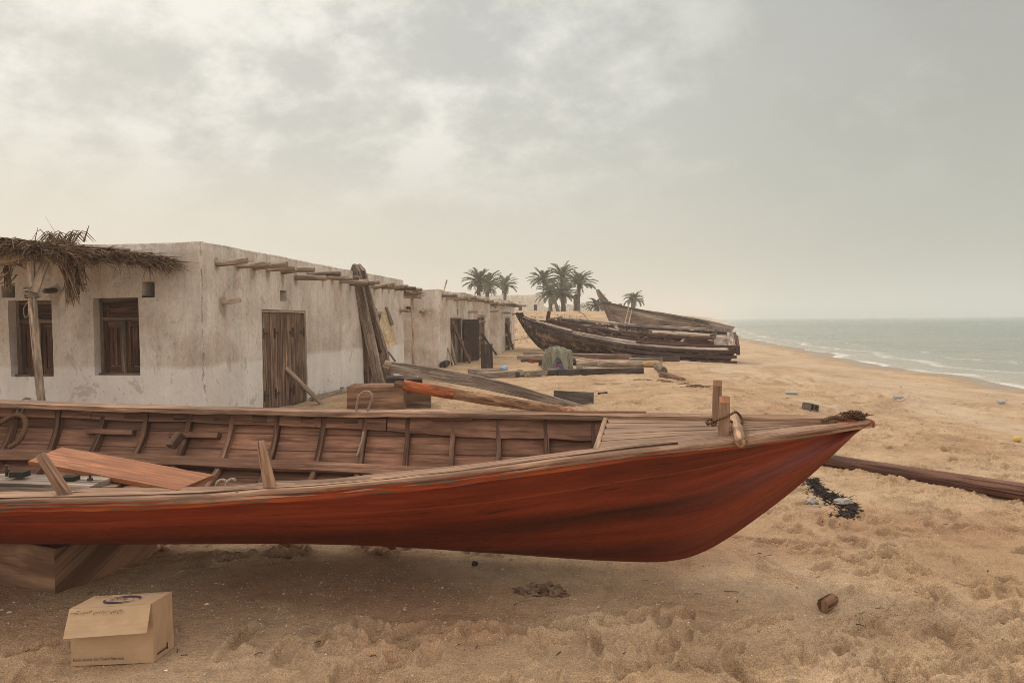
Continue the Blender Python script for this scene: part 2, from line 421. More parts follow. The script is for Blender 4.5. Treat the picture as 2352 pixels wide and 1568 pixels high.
def redhull():
    t = NT('varnished_red_hull')
    a = t.noise(t.uv(.8, 13, False), 1, 8, .66, .5)
    col = t.ramp(a, [(.32, (.125, .018, .0065)), (.44, (.19, .028, .009)), (.56, (.24, .038, .012)), (.68, (.30, .056, .017))])
    b = t.noise(t.uv(.4, 1.3, False), 1, 5, .6, .4)
    col = t.mix(.8, col, t.ramp(b, [(.36, .55), (.5, .98), (.64, 1.22)]), 'MULTIPLY')
    # bow flare's shade painted as a dark horizontal band, plus dark stains lower down
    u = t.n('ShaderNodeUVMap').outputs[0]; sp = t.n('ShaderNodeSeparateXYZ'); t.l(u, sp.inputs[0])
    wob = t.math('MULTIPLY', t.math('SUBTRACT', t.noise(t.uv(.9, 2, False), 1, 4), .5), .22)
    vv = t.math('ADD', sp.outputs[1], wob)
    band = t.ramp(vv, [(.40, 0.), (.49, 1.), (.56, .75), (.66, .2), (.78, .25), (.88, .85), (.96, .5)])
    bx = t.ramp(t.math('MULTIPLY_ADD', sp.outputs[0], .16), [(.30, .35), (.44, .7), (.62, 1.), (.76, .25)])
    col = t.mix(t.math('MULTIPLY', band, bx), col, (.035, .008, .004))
    ln = t.ramp(t.math('ABSOLUTE', t.math('SUBTRACT', t.math('ADD', sp.outputs[1], t.math('MULTIPLY', wob, .12)), .235)), [(.003, .55), (.009, 0.)])
    col = t.mix(t.math('MULTIPLY', ln, t.noise(t.uv(3, 3, False), 1, 4)), col, (.42, .12, .05))
    f = t.noise(t.uv(4, 60, False), 1, 5, .6)
    col = t.mix(.3, col, t.ramp(f, [(.3, .7), (.7, 1.25)]), 'MULTIPLY')
    w = t.noise(t.uv(7, 9, False), 1, 6, .6, 1.2)
    ck = t.noise(t.uv(3.0, 26, False), 1, 4, .6)
    ckm = t.ramp(ck, [(.33, 1.), (.37, 0.)])
    col = t.mix(t.math('MULTIPLY', ckm, .6), col, (.03, .009, .005))
    pk = t.noise(t.pos(), 240, 2, .5)
    pkm = t.ramp(pk, [(.70, 0.), (.74, .35)])
    col = t.mix(pkm, col, (.34, .20, .12))
    hh = t.math('ADD', t.math('MULTIPLY', w, .9), t.math('MULTIPLY', f, .35))
    return t.done(col, t.ramp(w, [(.3, .58), (.7, .44)]), t.bump(hh, .50, .012), .32)
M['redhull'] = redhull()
def strip():
    t = NT('chipped_orange_rubbing_strip')
    g = t.noise(t.uv(2.0, 30), 1, 6, .65)
    col = t.ramp(g, [(.36, (.20, .032, .010)), (.5, (.34, .062, .018)), (.66, (.46, .12, .036))])
    ch = t.noise(t.uv(4.5, 26), 1, 6, .7)
    m = t.ramp(ch, [(.54, 0.), (.57, 1.)])
    col = t.mix(m, col, t.ramp(g, [(.3, (.07, .045, .035)), (.7, (.22, .155, .115))]))
    return t.done(col, .7, t.bump(t.math('SUBTRACT', g, m), .6, .005), .3)
M['strip'] = strip()
def plaster(name, base, stain, band=None, bandcol=None):
    t = NT(name)
    a = t.noise(t.pos(), 1.1, 7, .62, .4)
    col = t.mix(t.ramp(a, [(.42, 0.), (.60, 1.)]), tuple(base), tuple(stain))
    b = t.noise(t.uv(2.2, .55, False), 1, 6, .65)
    col = t.mix(.75, col, t.ramp(b, [(.36, .80), (.5, 1.), (.64, 1.14)]), 'MULTIPLY')
    st = t.noise(t.uv(7, 1.1, False), 1, 6, .7, .5)
    col = t.mix(.32, col, t.ramp(st, [(.35, .66), (.48, 1.), (.66, 1.12)]), 'MULTIPLY')
    fs = t.noise(t.pos((1, 1, .5)), 30, 5, .7)
    col = t.mix(.55, col, t.ramp(fs, [(.34, .74), (.5, 1.), (.66, 1.14)]), 'MULTIPLY')
    if band is not None:
        u = t.n('ShaderNodeUVMap').outputs[0]; sp = t.n('ShaderNodeSeparateXYZ'); t.l(u, sp.inputs[0])
        wob = t.math('MULTIPLY', t.math('SUBTRACT', t.noise(t.uv(1.2, 1.2, False), 1, 6, .65), .5), .22)
        zz = t.math('ADD', sp.outputs[1], wob)
        f = t.ramp(t.math('MULTIPLY', zz, .4), [(band*.4-.02, 1.), (band*.4+.012, 0.)])
        low = t.mix(.55, tuple(bandcol), t.ramp(b, [(.3, .80), (.7, 1.12)]), 'MULTIPLY')
        col = t.mix(t.math('MULTIPLY', f, .72), col, low)
    # small chips and pits with colour of their own
    pit = t.noise(t.pos((1, 1, .6)), 16, 4, .7)
    pm = t.ramp(pit, [(.33, 1.), (.39, 0.)])
    col = t.mix(t.math('MULTIPLY', pm, .30), col, (.2, .15, .115))
    spall = t.noise(t.pos(), 1.9, 8, .7, .6)
    smk = t.ramp(spall, [(.61, 0.), (.63, 1.)])
    col = t.mix(t.math('MULTIPLY', smk, .45), col, (.38, .285, .205))
    at = t.n('ShaderNodeAttribute', attribute_name='stain').outputs['Fac']
    sn = t.noise(t.uv(6, 2.5, False), 1, 6, .7)
    sf = t.ramp(t.math('ADD', at, t.math('MULTIPLY', t.math('SUBTRACT', sn, .5), 1.1)), [(.34, 0.), (.52, 1.)])
    col = t.mix(t.math('MULTIPLY', sf, .62), col, t.mix(sn, (.20, .14, .095), (.33, .24, .17)))
    ac = t.n('ShaderNodeAttribute', attribute_name='crack').outputs['Fac']
    cf = t.ramp(t.math('ADD', ac, t.math('MULTIPLY', t.math('SUBTRACT', t.noise(t.uv(22, 5, False), 1, 5, .7), .5), 1.6)), [(.66, 0.), (.80, 1.)])
    col = t.mix(t.math('MULTIPLY', cf, .6), col, (.10, .075, .06))
    tw = t.noise(t.pos(), 9, 6, .65, 1.2)
    h = t.math('SUBTRACT', t.math('ADD', tw, t.math('MULTIPLY', st, .6)), t.math('ADD', t.math('MULTIPLY', pm, .5), t.math('MULTIPLY', smk, .5)))
    return t.done(col, .95, t.bump(h, .55, .02), .1)
M['plaster1'] = plaster('old_plaster_wall', (.61, .54, .475), (.49, .408, .338), .96, (.72, .675, .63))
M['plaster2'] = plaster('rough_plaster_wall', (.63, .55, .475), (.48, .375, .29))
M['plaster3'] = plaster('white_plaster_wall', (.74, .68, .59), (.66, .58, .48))
M['plasterg'] = plaster('grey_plaster_wall', (.30, .255, .21), (.25, .205, .165))
def palmleaf(name, a, b, c):
    t = NT(name); n = t.noise(t.pos(), 1.7, 4); f = t.noise(t.pos(), 14, 3)
    col = t.ramp(n, [(.3, a), (.55, b), (.75, c)])
    col = t.mix(.5, col, t.ramp(f, [(.3, .65), (.7, 1.3)]), 'MULTIPLY')
    t.b.inputs['Subsurface Weight'].default_value = 0
    return t.done(col, .75, None, .25)
M['frond'] = palmleaf('palm_frond_leaf', (.125, .12, .07), (.205, .19, .115), (.31, .275, .18))
M['dryfrond'] = palmleaf('dry_palm_frond', (.10, .07, .042), (.17, .125, .08), (.23, .175, .115))
M['scrub'] = palmleaf('dry_scrub_leaf', (.075, .062, .035), (.12, .10, .058), (.17, .14, .085))
def sand():
    t = NT('beach_sand')
    at = t.n('ShaderNodeAttribute', attribute_name='wet').outputs['Fac']
    ap = t.n('ShaderNodeAttribute', attribute_name='peb').outputs['Fac']
    ad = t.n('ShaderNodeAttribute', attribute_name='damp_shade').outputs['Fac']
    a = t.noise(t.pos(), .8, 6, .6); b = t.noise(t.pos(), 7, 6, .65, .5); c = t.noise(t.pos(), 160, 3, .6)
    col = t.ramp(a, [(.36, (.382, .243, .139)), (.5, (.455, .302, .180)), (.64, (.505, .350, .218))])
    col = t.mix(.6, col, t.ramp(b, [(.35, .74), (.48, 1.), (.66, 1.12)]), 'MULTIPLY')
    col = t.mix(.75, col, t.ramp(c, [(.34, .52), (.5, 1.), (.66, 1.36)]), 'MULTIPLY')
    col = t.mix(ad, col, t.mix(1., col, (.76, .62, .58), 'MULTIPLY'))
    e = t.noise(t.pos((1, .45, 1)), 2.6, 7, .7, .3)
    col = t.mix(.7, col, t.ramp(e, [(.36, .76), (.48, 1.), (.66, 1.10)]), 'MULTIPLY')
    # shell grit
    vo = t.n('ShaderNodeTexVoronoi'); vo.inputs['Scale'].default_value = 58; t.l(t.pos(), vo.inputs['Vector'])
    sp = t.n('ShaderNodeSeparateColor'); t.l(vo.outputs['Color'], sp.inputs[0])
    grit = t.math('MULTIPLY', t.ramp(vo.outputs['Distance'], [(.18, 1.), (.3, 0.)]), t.math('GREATER_THAN', sp.outputs[0], .62))
    grit = t.math('MULTIPLY', grit, t.math('ADD', t.math('MULTIPLY', ap, .9), .06))
    col = t.mix(grit, col, t.mix(sp.outputs[1], (.16, .12, .09), (.70, .62, .52)))
    pale = t.mix(.8, (.60, .475, .345), t.ramp(t.noise(t.pos(), 5, 6, .7), [(.3, .8), (.7, 1.15)]), 'MULTIPLY')
    col = t.mix(t.math('MULTIPLY', t.math('SUBTRACT', ap, .55, True), .9), col, pale)
    col = t.mix(at, col, (.31, .24, .175))
    r = t.math('SUBTRACT', .95, t.math('MULTIPLY', at, .55))
    h = t.math('ADD', t.math('MULTIPLY', b, 1.0), t.math('MULTIPLY', c, .18))
    h = t.math('ADD', h, t.math('MULTIPLY', grit, .25))
    d = t.noise(t.pos(), 32, 4, .6)
    h = t.math('ADD', h, t.math('MULTIPLY', d, .5))
    h = t.math('ADD', h, t.math('MULTIPLY', e, 1.6))
    return t.done(col, r, t.bump(h, .9, .03), .2)
M['sand'] = sand()
def sea():
    t = NT('sea_water')
    s_ = t.n('ShaderNodeAttribute', attribute_name='shore').outputs['Fac']
    n1 = t.noise(t.pos((.35, 1.0, 1)), .9, 5, .6, .3); n2 = t.noise(t.pos((.5, .35, 1)), .35, 3)
    col = t.ramp(t.math('MULTIPLY', s_, .01), [(0., (.36, .315, .235)), (.06, (.24, .235, .18)), (.3, (.17, .19, .15)), (1., (.13, .155, .13))])
    n3 = t.noise(t.pos((.02, .09, 1)), 1, 5, .6)
    col = t.mix(.7, col, t.ramp(n3, [(.35, .8), (.65, 1.2)]), 'MULTIPLY')
    # foam lines
    ws = t.math('ADD', s_, t.math('MULTIPLY', t.math('SUBTRACT', t.noise(t.pos(), .45, 5, .6), .5), 3.2))
    f1 = t.ramp(t.math('MULTIPLY', ws, .1), [(0., .9), (.03, 1.), (.05, .15), (.13, 0.), (.21, 0.), (.24, .95), (.275, .3), (.33, 0.), (.56, 0.), (.585, .55), (.62, 0.)])
    br = t.ramp(t.noise(t.pos((.8, .3, 1)), .55, 5, .65), [(.43, 0.), (.56, 1.)])
    lace = t.ramp(t.noise(t.pos(), 3.5, 6, .7), [(.36, .2), (.55, 1.)])
    foam = t.math('MULTIPLY', t.math('MULTIPLY', f1, lace), t.math('ADD', t.math('MULTIPLY', br, .75), .12), True)
    col = t.mix(foam, col, (.78, .76, .70))
    r = t.math('ADD', .24, t.math('MULTIPLY', foam, .6))
    w = t.noise(t.pos((.55, 1.1, 1)), 1.1, 6, .62, .4)
    w2 = t.noise(t.pos((.10, .25, 1)), 1.0, 3)
    h = t.math('ADD', w, t.math('MULTIPLY', w2, 2.))
    return t.done(col, r, t.bump(h, .28, .2), .4)
M['sea'] = sea()
# ------------------------------------------------------------------ beach terrain
def mesh_np(name, V, F, mat, attrs=None, smooth=True):
    me = bpy.data.meshes.new(name)
    me.vertices.add(len(V)); me.vertices.foreach_set('co', V.astype(np.float32).ravel())
    n = len(F); me.loops.add(n*4); me.loops.foreach_set('vertex_index', F.astype(np.int32).ravel())
    me.polygons.add(n); me.polygons.foreach_set('loop_start', np.arange(0, n*4, 4, dtype=np.int32))
    me.polygons.foreach_set('loop_total', np.full(n, 4, np.int32))
    if smooth: me.polygons.foreach_set('use_smooth', np.ones(n, bool))
    for k, a in (attrs or {}).items():
        at = me.attributes.new(k, 'FLOAT', 'POINT'); at.data.foreach_set('value', a.astype(np.float32).ravel())
    me.materials.append(mat); me.update(calc_edges=True); me.validate()
    o = bpy.data.objects.new(name, me); C.objects.link(o); return o
def gridfaces(ni, nj):
    i, j = np.meshgrid(np.arange(ni-1), np.arange(nj-1), indexing='ij')
    a = i*nj+j
    return np.stack([a, a+1, a+nj+1, a+nj], -1).reshape(-1, 4)
TER = {}
def hs(x, y):      # height of the finished, trodden sand surface
    rr = math.hypot(x, y-TER['AP']); tt = math.atan2(x, y-TER['AP'])
    i = min(max(int(np.searchsorted(TER['r'], rr))-1, 0), len(TER['r'])-2); j = min(max(int(np.searchsorted(TER['th'], tt))-1, 0), len(TER['th'])-2)
    a = (rr-TER['r'][i])/(TER['r'][i+1]-TER['r'][i]); b = (tt-TER['th'][j])/(TER['th'][j+1]-TER['th'][j]); Z = TER['Z']
    return float((Z[i, j]*(1-a)+Z[i+1, j]*a)*(1-b)+(Z[i, j+1]*(1-a)+Z[i+1, j+1]*a)*b)
def build_terrain():
    AP = -2.6
    r = np.concatenate([np.exp(np.linspace(math.log(2.6), math.log(32), 1350)), np.exp(np.linspace(math.log(32), math.log(4300), 230))[1:]])
    th = np.radians(np.concatenate([np.linspace(-62, -41, 60)[:-1], np.linspace(-41, 41, 1150), np.linspace(41, 62, 60)[1:]]))
    RR, TT = np.meshgrid(r, th, indexing='ij')
    X = RR*np.sin(TT); Y = AP+RR*np.cos(TT)
    Z = H(X, Y)
    s = X-shoreX(Y)
    near = np.exp(-np.clip(RR-3, 0, None)/26)
    dry = 1-sstep(-10.5, -6.5, s+1.2*fbm(X*.3, Y*.3+6, 3))
    # churned sand: lumps, ridges
    rid = 1-np.abs(pn(X*2.6+3*pn(X*.7, Y*.7), Y*3.6))*2
    calm = sstep(-.05, .35, fbm(X*.35+7, Y*.35, 3))               # smoother wind-blown patches
    under = np.exp(-(((Y-4.1-.10*X)/.72)**2))*sstep(-5, -3, X)*(1-sstep(1.3, 2.6, X))   # smooth strip below the hull
    act = dry*(1-.6*calm)*(1-.85*np.clip(under, 0, 1))*(1-np.exp(-((X+1.85)**2+(Y-3.25)**2)/.16))*(1-np.exp(-((X+2.5)**2+(Y-4.5)**2)/.6))*(1-.9*np.exp(-((X-2.75)**2+(Y-5.9)**2)/.25))*(1-.8*np.exp(-((X-1.73)**2+(Y-3.75)**2)/.02))*(1-.8*np.exp(-((X-.18)**2+(Y-4.05)**2)/.05))
    rg2 = np.maximum(1-np.abs(pn(X*6.5+2*pn(X*2, Y*2), Y*8.5))*2.2-.3, 0); rg3 = np.maximum(1-np.abs(pn(X*15+2*pn(X*5, Y*5), Y*19))*2.2-.25, 0)
    clump = sstep(-.15, .3, fbm(X*1.6-5, Y*1.8, 3))
    Z = Z + act*(.011*fbm(X*1.7, Y*1.9, 4, .55) + .008*np.maximum(rid-.35, 0)*1.3 + (.013*rg2+.009*rg3+.006*np.abs(fbm(X*24, Y*28, 2)))*(.35+.65*clump))
    Z = Z + dry*.008*fbm(X*.9+40, Y*.9, 3) + .004*fbm(X*3, Y*3, 3)*near
    def saw(n, c=.95):
        f = n-np.floor(n); return np.where(f < c, f/c, (1-f)/(1-c))
    wx = X+.25*pn(X*.8, Y*.8+4); wy = Y+.25*pn(X*.8+9, Y*.8)
    sc1 = saw(2.3*fbm(wx*1.1+3, wy*1.7, 4, .55)+.9*wy); sc2 = saw(2.6*fbm(wx*2.6+13, wy*3.6, 4, .6)+1.4*wx, .92); sc3 = saw(2.2*fbm(wx*5.5+33, wy*8, 3, .6)+2*wy, .88)
    rough = sstep(-.05, .35, fbm(X*.8+21, Y*.7, 3))
    Z = Z + act*(.024*sc1*rough+.010*sc2*(.12+.88*rough)+.0055*sc3*(.2+.8*rough))*np.clip(Y/3, 0, 1)
    Z = Z + sstep(40, 50, Y)*.10*fbm(X*.35, Y*.35+3, 5, .6)*(s < -4)
    # footprints and scuffs
    N = 2300
    fx = []; fy = []
    while len(fx) < N:
        y = 1.6+22*random.random()**1.7; x = (random.random()*2-1)*(y+1.2)*.95
        if x-float(shoreX(y)) > -5.2: continue
        if abs(y-4.1-.1*x) < .55 and -5 < x < 1.6: continue
        if x < -.3*y-1.2 and y > 5: continue
        if (x+1.85)**2+(y-3.25)**2 < .2: continue
        fx.append(x); fy.append(y)
    ri = np.sqrt(np.array(fx)**2+(np.array(fy)-AP)**2)
    for k in range(N):
        x, y = fx[k], fy[k]
        i0 = max(0, np.searchsorted(r, ri[k]-.35)-1); i1 = np.searchsorted(r, ri[k]+.35)+1
        t0 = math.atan2(x, y-AP); dt = .38/ri[k]
        j0 = max(0, np.searchsorted(th, t0-dt)-1); j1 = np.searchsorted(th, t0+dt)+1
        a = random.gauss(.5, .9); ca, sa = math.cos(a), math.sin(a)
        L = random.uniform(.07, .145); W = random.uniform(.03, .055); d = random.uniform(.02, .042)*(1 if random.random() < .6 else .55)
        dx = X[i0:i1, j0:j1]-x; dy = Y[i0:i1, j0:j1]-y
        u = (dx*ca+dy*sa)/L; v = (-dx*sa+dy*ca)/W
        q = u*u+v*v+.5*pn(dx*9+k, dy*9)
        Z[i0:i1, j0:j1] += -d*np.exp(-np.abs(q)**2.6*.8)+d*.6*np.exp(-(np.sqrt(np.abs(q))-1.4)**2*9)*(1+.8*pn(dx*22+k, dy*22))
    # tyre tracks sweeping across the open sand
    def track(cx, cy, rad, a0, a1, w=.15, d=.06):
        D = np.sqrt((X-cx)**2+(Y-cy)**2); A = np.degrees(np.arctan2(Y-cy, X-cx))
        m = sstep(a0-4, a0+4, A)*(1-sstep(a1-4, a1+4, A))
        e = (D-rad)/w
        tread = .3*np.sin(A*np.pi/180*rad*40)
        Z[...] += m*d*(-np.exp(-e*e)*(1+tread) + .9*np.exp(-((np.abs(e)-1.9)**2)*2)*(1+.8*pn(X*4, Y*4)))
    track(4.2, 15.2, 3.9, -75, 40); track(4.2, 15.2, 3.1, -60, 60, .14, .04)
    track(2.6, 19.8, 5.2, -40, 30, .16, .045); track(7.2, 15.6, 2.3, 60, 150, .15, .05)
    track(1.2, 12.2, 7.4, -42, 8, .13, .03); track(1.2, 12.2, 8.2, -42, 6, .13, .03)
    Z = np.where(s > -.3, H(X, Y), Z)
    wet = sstep(-1.9, -.5, s+.7*fbm(X*.5, Y*.5, 3))
    bandp = sstep(-10, -6.5, s+1.2*fbm(X*.3, Y*.3+6, 3))*(1-sstep(-2.6, -1.4, s))*(.82+.35*fbm(X*.6, Y*.25, 3)) + .8*np.exp(-((s+8.5)/.8)**2)*sstep(0, .4, fbm(X*.6+9, Y*.3, 3))
    peb = np.clip(np.clip(under, 0, 1)*.50+bandp+.18*sstep(.1, .5, fbm(X*.5+30, Y*.5, 3)), 0, 1)
    damp_shade = np.clip(.55*sstep(.0, .5, fbm(X*.55-11, Y*.5+3, 3))*near + .8*np.exp(-((X+3.4)/2.6)**2-((Y-4.4)/1.1)**2)*sstep(-.3, .4, fbm(X*.8, Y*.8, 3)), 0, 1)  # random damp patches, plus the boat's shade on the left sand put into colour
    TER.update(r=r, th=th, Z=Z, AP=AP)
    V = np.stack([X, Y, Z], -1).reshape(-1, 3)
    o = mesh_np('sand', V, gridfaces(len(r), len(th)), M['sand'], {'wet': wet, 'peb': peb, 'damp_shade': damp_shade})
    props(o, 'trodden yellow brown sand beach with footprints and tyre tracks', 'sand', kind='structure')
    # sand further round the place, off to the sides and behind
    xs = np.concatenate([np.linspace(-400, -40, 12), np.linspace(-36, 12, 25)]); ys = np.linspace(-45, 4, 30)
    XX, YY = np.meshgrid(xs, ys, indexing='ij'); ZZ = H(XX, YY)-.07
    ZZ = np.where((np.hypot(XX, YY-AP) > 2.7) & (YY > AP+np.abs(XX)/math.tan(math.radians(60))), ZZ-.3, ZZ)
    o2 = mesh_np('ground', np.stack([XX, YY, ZZ], -1).reshape(-1, 3), gridfaces(len(xs), len(ys)), M['sand'],
                 {'wet': XX*0, 'peb': XX*0, 'damp_shade': XX*0})
    props(o2, 'plain sand ground around the edge of the beach', 'ground', kind='structure')
def build_sea():
    sv = np.concatenate([np.linspace(-4, 30, 120), 30+np.exp(np.linspace(math.log(.5), math.log(4500), 110))])
    yv = np.concatenate([np.linspace(-40, 90, 320), 90+np.exp(np.linspace(math.log(1), math.log(4200), 130))])
    S, Y = np.meshgrid(sv, yv, indexing='ij'); X = shoreX(Y)+S
    amp = np.clip(S/4, 0, 1)
    Z = WATER + .0*X + .035*amp*np.sin(S*.9+1.4*pn(X*.12, Y*.12)*3)*np.exp(-S/18) + .02*amp*pn(X*.5, Y*.25)
    Z = Z - .03*(S < .4)*(0.4-S)
    o = mesh_np('sea', np.stack([X, Y, Z], -1).reshape(-1, 3), gridfaces(len(sv), len(yv)), M['sea'], {'shore': S})
    props(o, 'calm grey green sea with thin foam lines along the beach', 'sea', kind='structure')
build_terrain(); build_sea()
# shells and grit lying on the sand
def shells():
    mb = MB()
    for k in range(5200):
        if k < 3300:
            x = random.uniform(-4.6, 2.2); y = 4.1+.1*x+random.gauss(0, .5)
            if y < 2.1: continue
        else:
            y = 2+20*random.random()**1.5; x = random.uniform(-.9, .95)*(y+.5)
            if x-float(shoreX(y)) > -1: continue
        s = random.uniform(.0025, .0068)*(1.4 if random.random() < .1 else 1)*(1+.12*max(0, y-4))
        if random.random() < .015: s *= 2.4
        a = random.random()*3.14; z = hs(x, y)+s*.15
        ca, sa = math.cos(a), math.sin(a)
        pts = [(s*1.3, 0, 0), (0, s*.8, 0), (-s*1.1, 0, 0), (0, -s*.9, 0), (.2*s, 0, s*.7)]
        vs = [(x+p[0]*ca-p[1]*sa, y+p[0]*sa+p[1]*ca, z+p[2]) for p in pts]
        u = random.random()*60
        mb.add(vs, [(0, 1, 4), (1, 2, 4), (2, 3, 4), (3, 0, 4)], [[(u, u)]*3]*4)
    single('shell_fragments', mb, M['pebble'], 'scattered pale shell fragments and grit lying on the sand', 'shells', kind='stuff')
shells()
# ------------------------------------------------------------------ sky, sun, haze
SUN_EL, SUN_AZ = R(45), R(-42)      # azimuth from +Y towards +X
def world():
    w = bpy.data.worlds.new('World'); SC.world = w; w.use_nodes = True
    t = w.node_tree; t.nodes.clear()
    n = lambda ty, **k: [setattr(x, a, v) for x in [t.nodes.new(ty)] for a, v in k.items()] and None
    def N(ty, **k):
        x = t.nodes.new(ty)
        for a, v in k.items(): setattr(x, a, v)
        return x
    def val(s, v):
        if hasattr(v, 'is_output'): t.links.new(v, s)
        else: s.default_value = v
    def mth(op, a, b=0., c=None, clamp=False):
        m = N('ShaderNodeMath', operation=op, use_clamp=clamp); val(m.inputs[0], a); val(m.inputs[1], b)
        if c is not None: val(m.inputs[2], c)
        return m.outputs[0]
    def mix(f, a, b, mode='MIX'):
        m = N('ShaderNodeMix', data_type='RGBA', blend_type=mode); val(m.inputs[0], f)
        for s, v in ((m.inputs[6], a), (m.inputs[7], b)):
            if hasattr(v, 'is_output'): t.links.new(v, s)
            else: s.default_value = (*v, 1)
        return m.outputs[2]
    def ss(x, a, b):
        m = N('ShaderNodeMapRange', interpolation_type='SMOOTHSTEP'); val(m.inputs[0], x); m.inputs[1].default_value = a; m.inputs[2].default_value = b
        return m.outputs[0]
    sky = N('ShaderNodeTexSky', sky_type='NISHITA'); sky.sun_disc = False
    sky.sun_elevation = SUN_EL; sky.sun_rotation = SUN_AZ; sky.air_density = 1.5; sky.dust_density = 4
    tc = N('ShaderNodeTexCoord').outputs['Generated']
    sp = N('ShaderNodeSeparateXYZ'); t.links.new(tc, sp.inputs[0]); dx, dy, dz = sp.outputs
    den = mth('ADD', mth('MAXIMUM', dz, 0.), .55)
    cb = N('ShaderNodeCombineXYZ'); val(cb.inputs[0], mth('DIVIDE', dx, den)); val(cb.inputs[1], mth('DIVIDE', dy, den))
    def noise(sc, det, ro, di, off=(0, 0, 0), st=(1, 1, 1)):
        mp = N('ShaderNodeMapping'); mp.inputs['Location'].default_value = off; mp.inputs['Scale'].default_value = st
        mp.inputs['Rotation'].default_value = (0, 0, R(35))
        t.links.new(cb.outputs[0], mp.inputs[0])
        x = N('ShaderNodeTexNoise'); x.inputs['Scale'].default_value = sc; x.inputs['Detail'].default_value = det
        x.inputs['Roughness'].default_value = ro; x.inputs['Distortion'].default_value = di
        t.links.new(mp.outputs[0], x.inputs['Vector']); return x.outputs['Fac']
    az = mth('ARCTAN2', dx, dy)                     # 0 ahead, + to the right
    L = ss(az, .15, -.65)
    Rr = ss(az, .0, .62)
    base = mix(L, (.575, .585, .515), (.73, .685, .58))
    base = mix(Rr, base, (.41, .42, .375))
    up = ss(dz, .05, .42)
    top = mix(Rr, mix(L, (.56, .565, .52), (.57, .57, .525)), (.385, .39, .362))
    base = mix(up, base, top)
    n1 = noise(2.7, 10, .60, .0, (1.7, 3.1, 0), (1, 1.1, 1)); n2 = noise(1.7, 8, .58, .0, (4.4, .6, 0)); n3 = noise(7.5, 8, .6, .0, (2, 7, 0), (1, 1.2, 1))
    vis = mth('MULTIPLY', ss(dz, .09, .30), mth('SUBTRACT', 1.0, mth('MULTIPLY', ss(az, -.1, .42), .55)))
    puff = ss(mth('ADD', mth('ADD', mth('MULTIPLY', n1, .62), mth('MULTIPLY', n3, .38)), mth('MULTIPLY', L, .05)), .455, .615)
    grey = ss(n2, .44, .64)
    c = mix(mth('MULTIPLY', mth('MULTIPLY', grey, vis), .8), base, (.515, .528, .505))
    c = mix(mth('MULTIPLY', mth('MULTIPLY', puff, vis), mth('SUBTRACT', .9, mth('MULTIPLY', Rr, .45))), c, (.93, .91, .84))
    dk = ss(n3, .46, .34)
    c = mix(mth('MULTIPLY', mth('MULTIPLY', dk, vis), .30), c, (.50, .51, .485))
    zen = ss(dz, .42, .85)
    bk = ss(dy, .45, -.25)
    c = mix(zen, c, (1.45, 1.39, 1.29))
    c = mix(mth('MULTIPLY', bk, .9), c, (1.30, 1.23, 1.14))
    skyc = mix(1., sky.outputs[0], (.1, .1, .1), 'MULTIPLY')
    fin = mix(.92, skyc, c)
    # the sky is set in display units: the background runs at .1 like a daylight sky
    fin10 = mix(1., fin, (10, 10, 10), 'MULTIPLY')
    bg = N('ShaderNodeBackground'); t.links.new(fin10, bg.inputs[0]); bg.inputs[1].default_value = .1
    o = N('ShaderNodeOutputWorld'); t.links.new(bg.outputs[0], o.inputs[0])
world()
sl = bpy.data.lights.new('sun', 'SUN'); sl.energy = 1.5; sl.angle = R(10); sl.color = (1, .93, .82)
so = bpy.data.objects.new('sun', sl); C.objects.link(so)
sd = Vector((math.sin(SUN_AZ)*math.cos(SUN_EL), math.cos(SUN_AZ)*math.cos(SUN_EL), math.sin(SUN_EL)))
so.rotation_euler = (-sd).to_track_quat('-Z', 'Y').to_euler(); so.location = (-10, 10, 30)
def haze():
    mb = MB(); x0, x1, y0, y1, z0, z1 = -4600, 6000, -60, 4500, -6, 46
    mb.hexa([(x0, y0, z0), (x1, y0, z0), (x1, y1, z0), (x0, y1, z0), (x0, y0, z1), (x1, y0, z1), (x1, y1, z1), (x0, y1, z1)])
    m = bpy.data.materials.new('haze_air'); m.use_nodes = True; t = m.node_tree; t.nodes.clear()
    v = t.nodes.new('ShaderNodeVolumePrincipled'); v.inputs['Color'].default_value = (.91, .92, .885, 1); v.inputs['Density'].default_value = HAZE
    v.inputs['Anisotropy'].default_value = .2
    o = t.nodes.new('ShaderNodeOutputMaterial'); t.links.new(v.outputs[0], o.inputs['Volume'])
    single('haze', mb, m, 'pale dusty haze hanging over the beach and sea', 'haze', kind='stuff')
HAZE = .0016
haze()
cam = bpy.data.cameras.new('camera'); co = bpy.data.objects.new('camera', cam); C.objects.link(co)
cam.sensor_width = 36; cam.lens = 36*FPX/2352; cam.clip_end = 20000; cam.clip_start = .05
mw = Matrix.Identity(4)
for i, ax in enumerate((CR, CU, -CF)):
    for j in range(3): mw[j][i] = ax[j]
mw[2][3] = CAMH
co.matrix_world = mw
SC.camera = co
SC.view_settings.view_transform = 'Standard'; SC.view_settings.look = 'None'; SC.view_settings.gamma = 1; SC.view_settings.exposure = 0
SC.cycles.volume_bounces = 2; SC.cycles.max_bounces = 6; SC.cycles.diffuse_bounces = 4; SC.cycles.caustics_reflective = False; SC.cycles.caustics_refractive = False
SC.cycles.filter_width = .9; SC.cycles.use_denoising = True; SC.cycles.denoiser = 'OPENIMAGEDENOISE'; SC.cycles.denoising_input_passes = 'RGB_ALBEDO_NORMAL'; SC.cycles.denoising_prefilter = 'NONE'
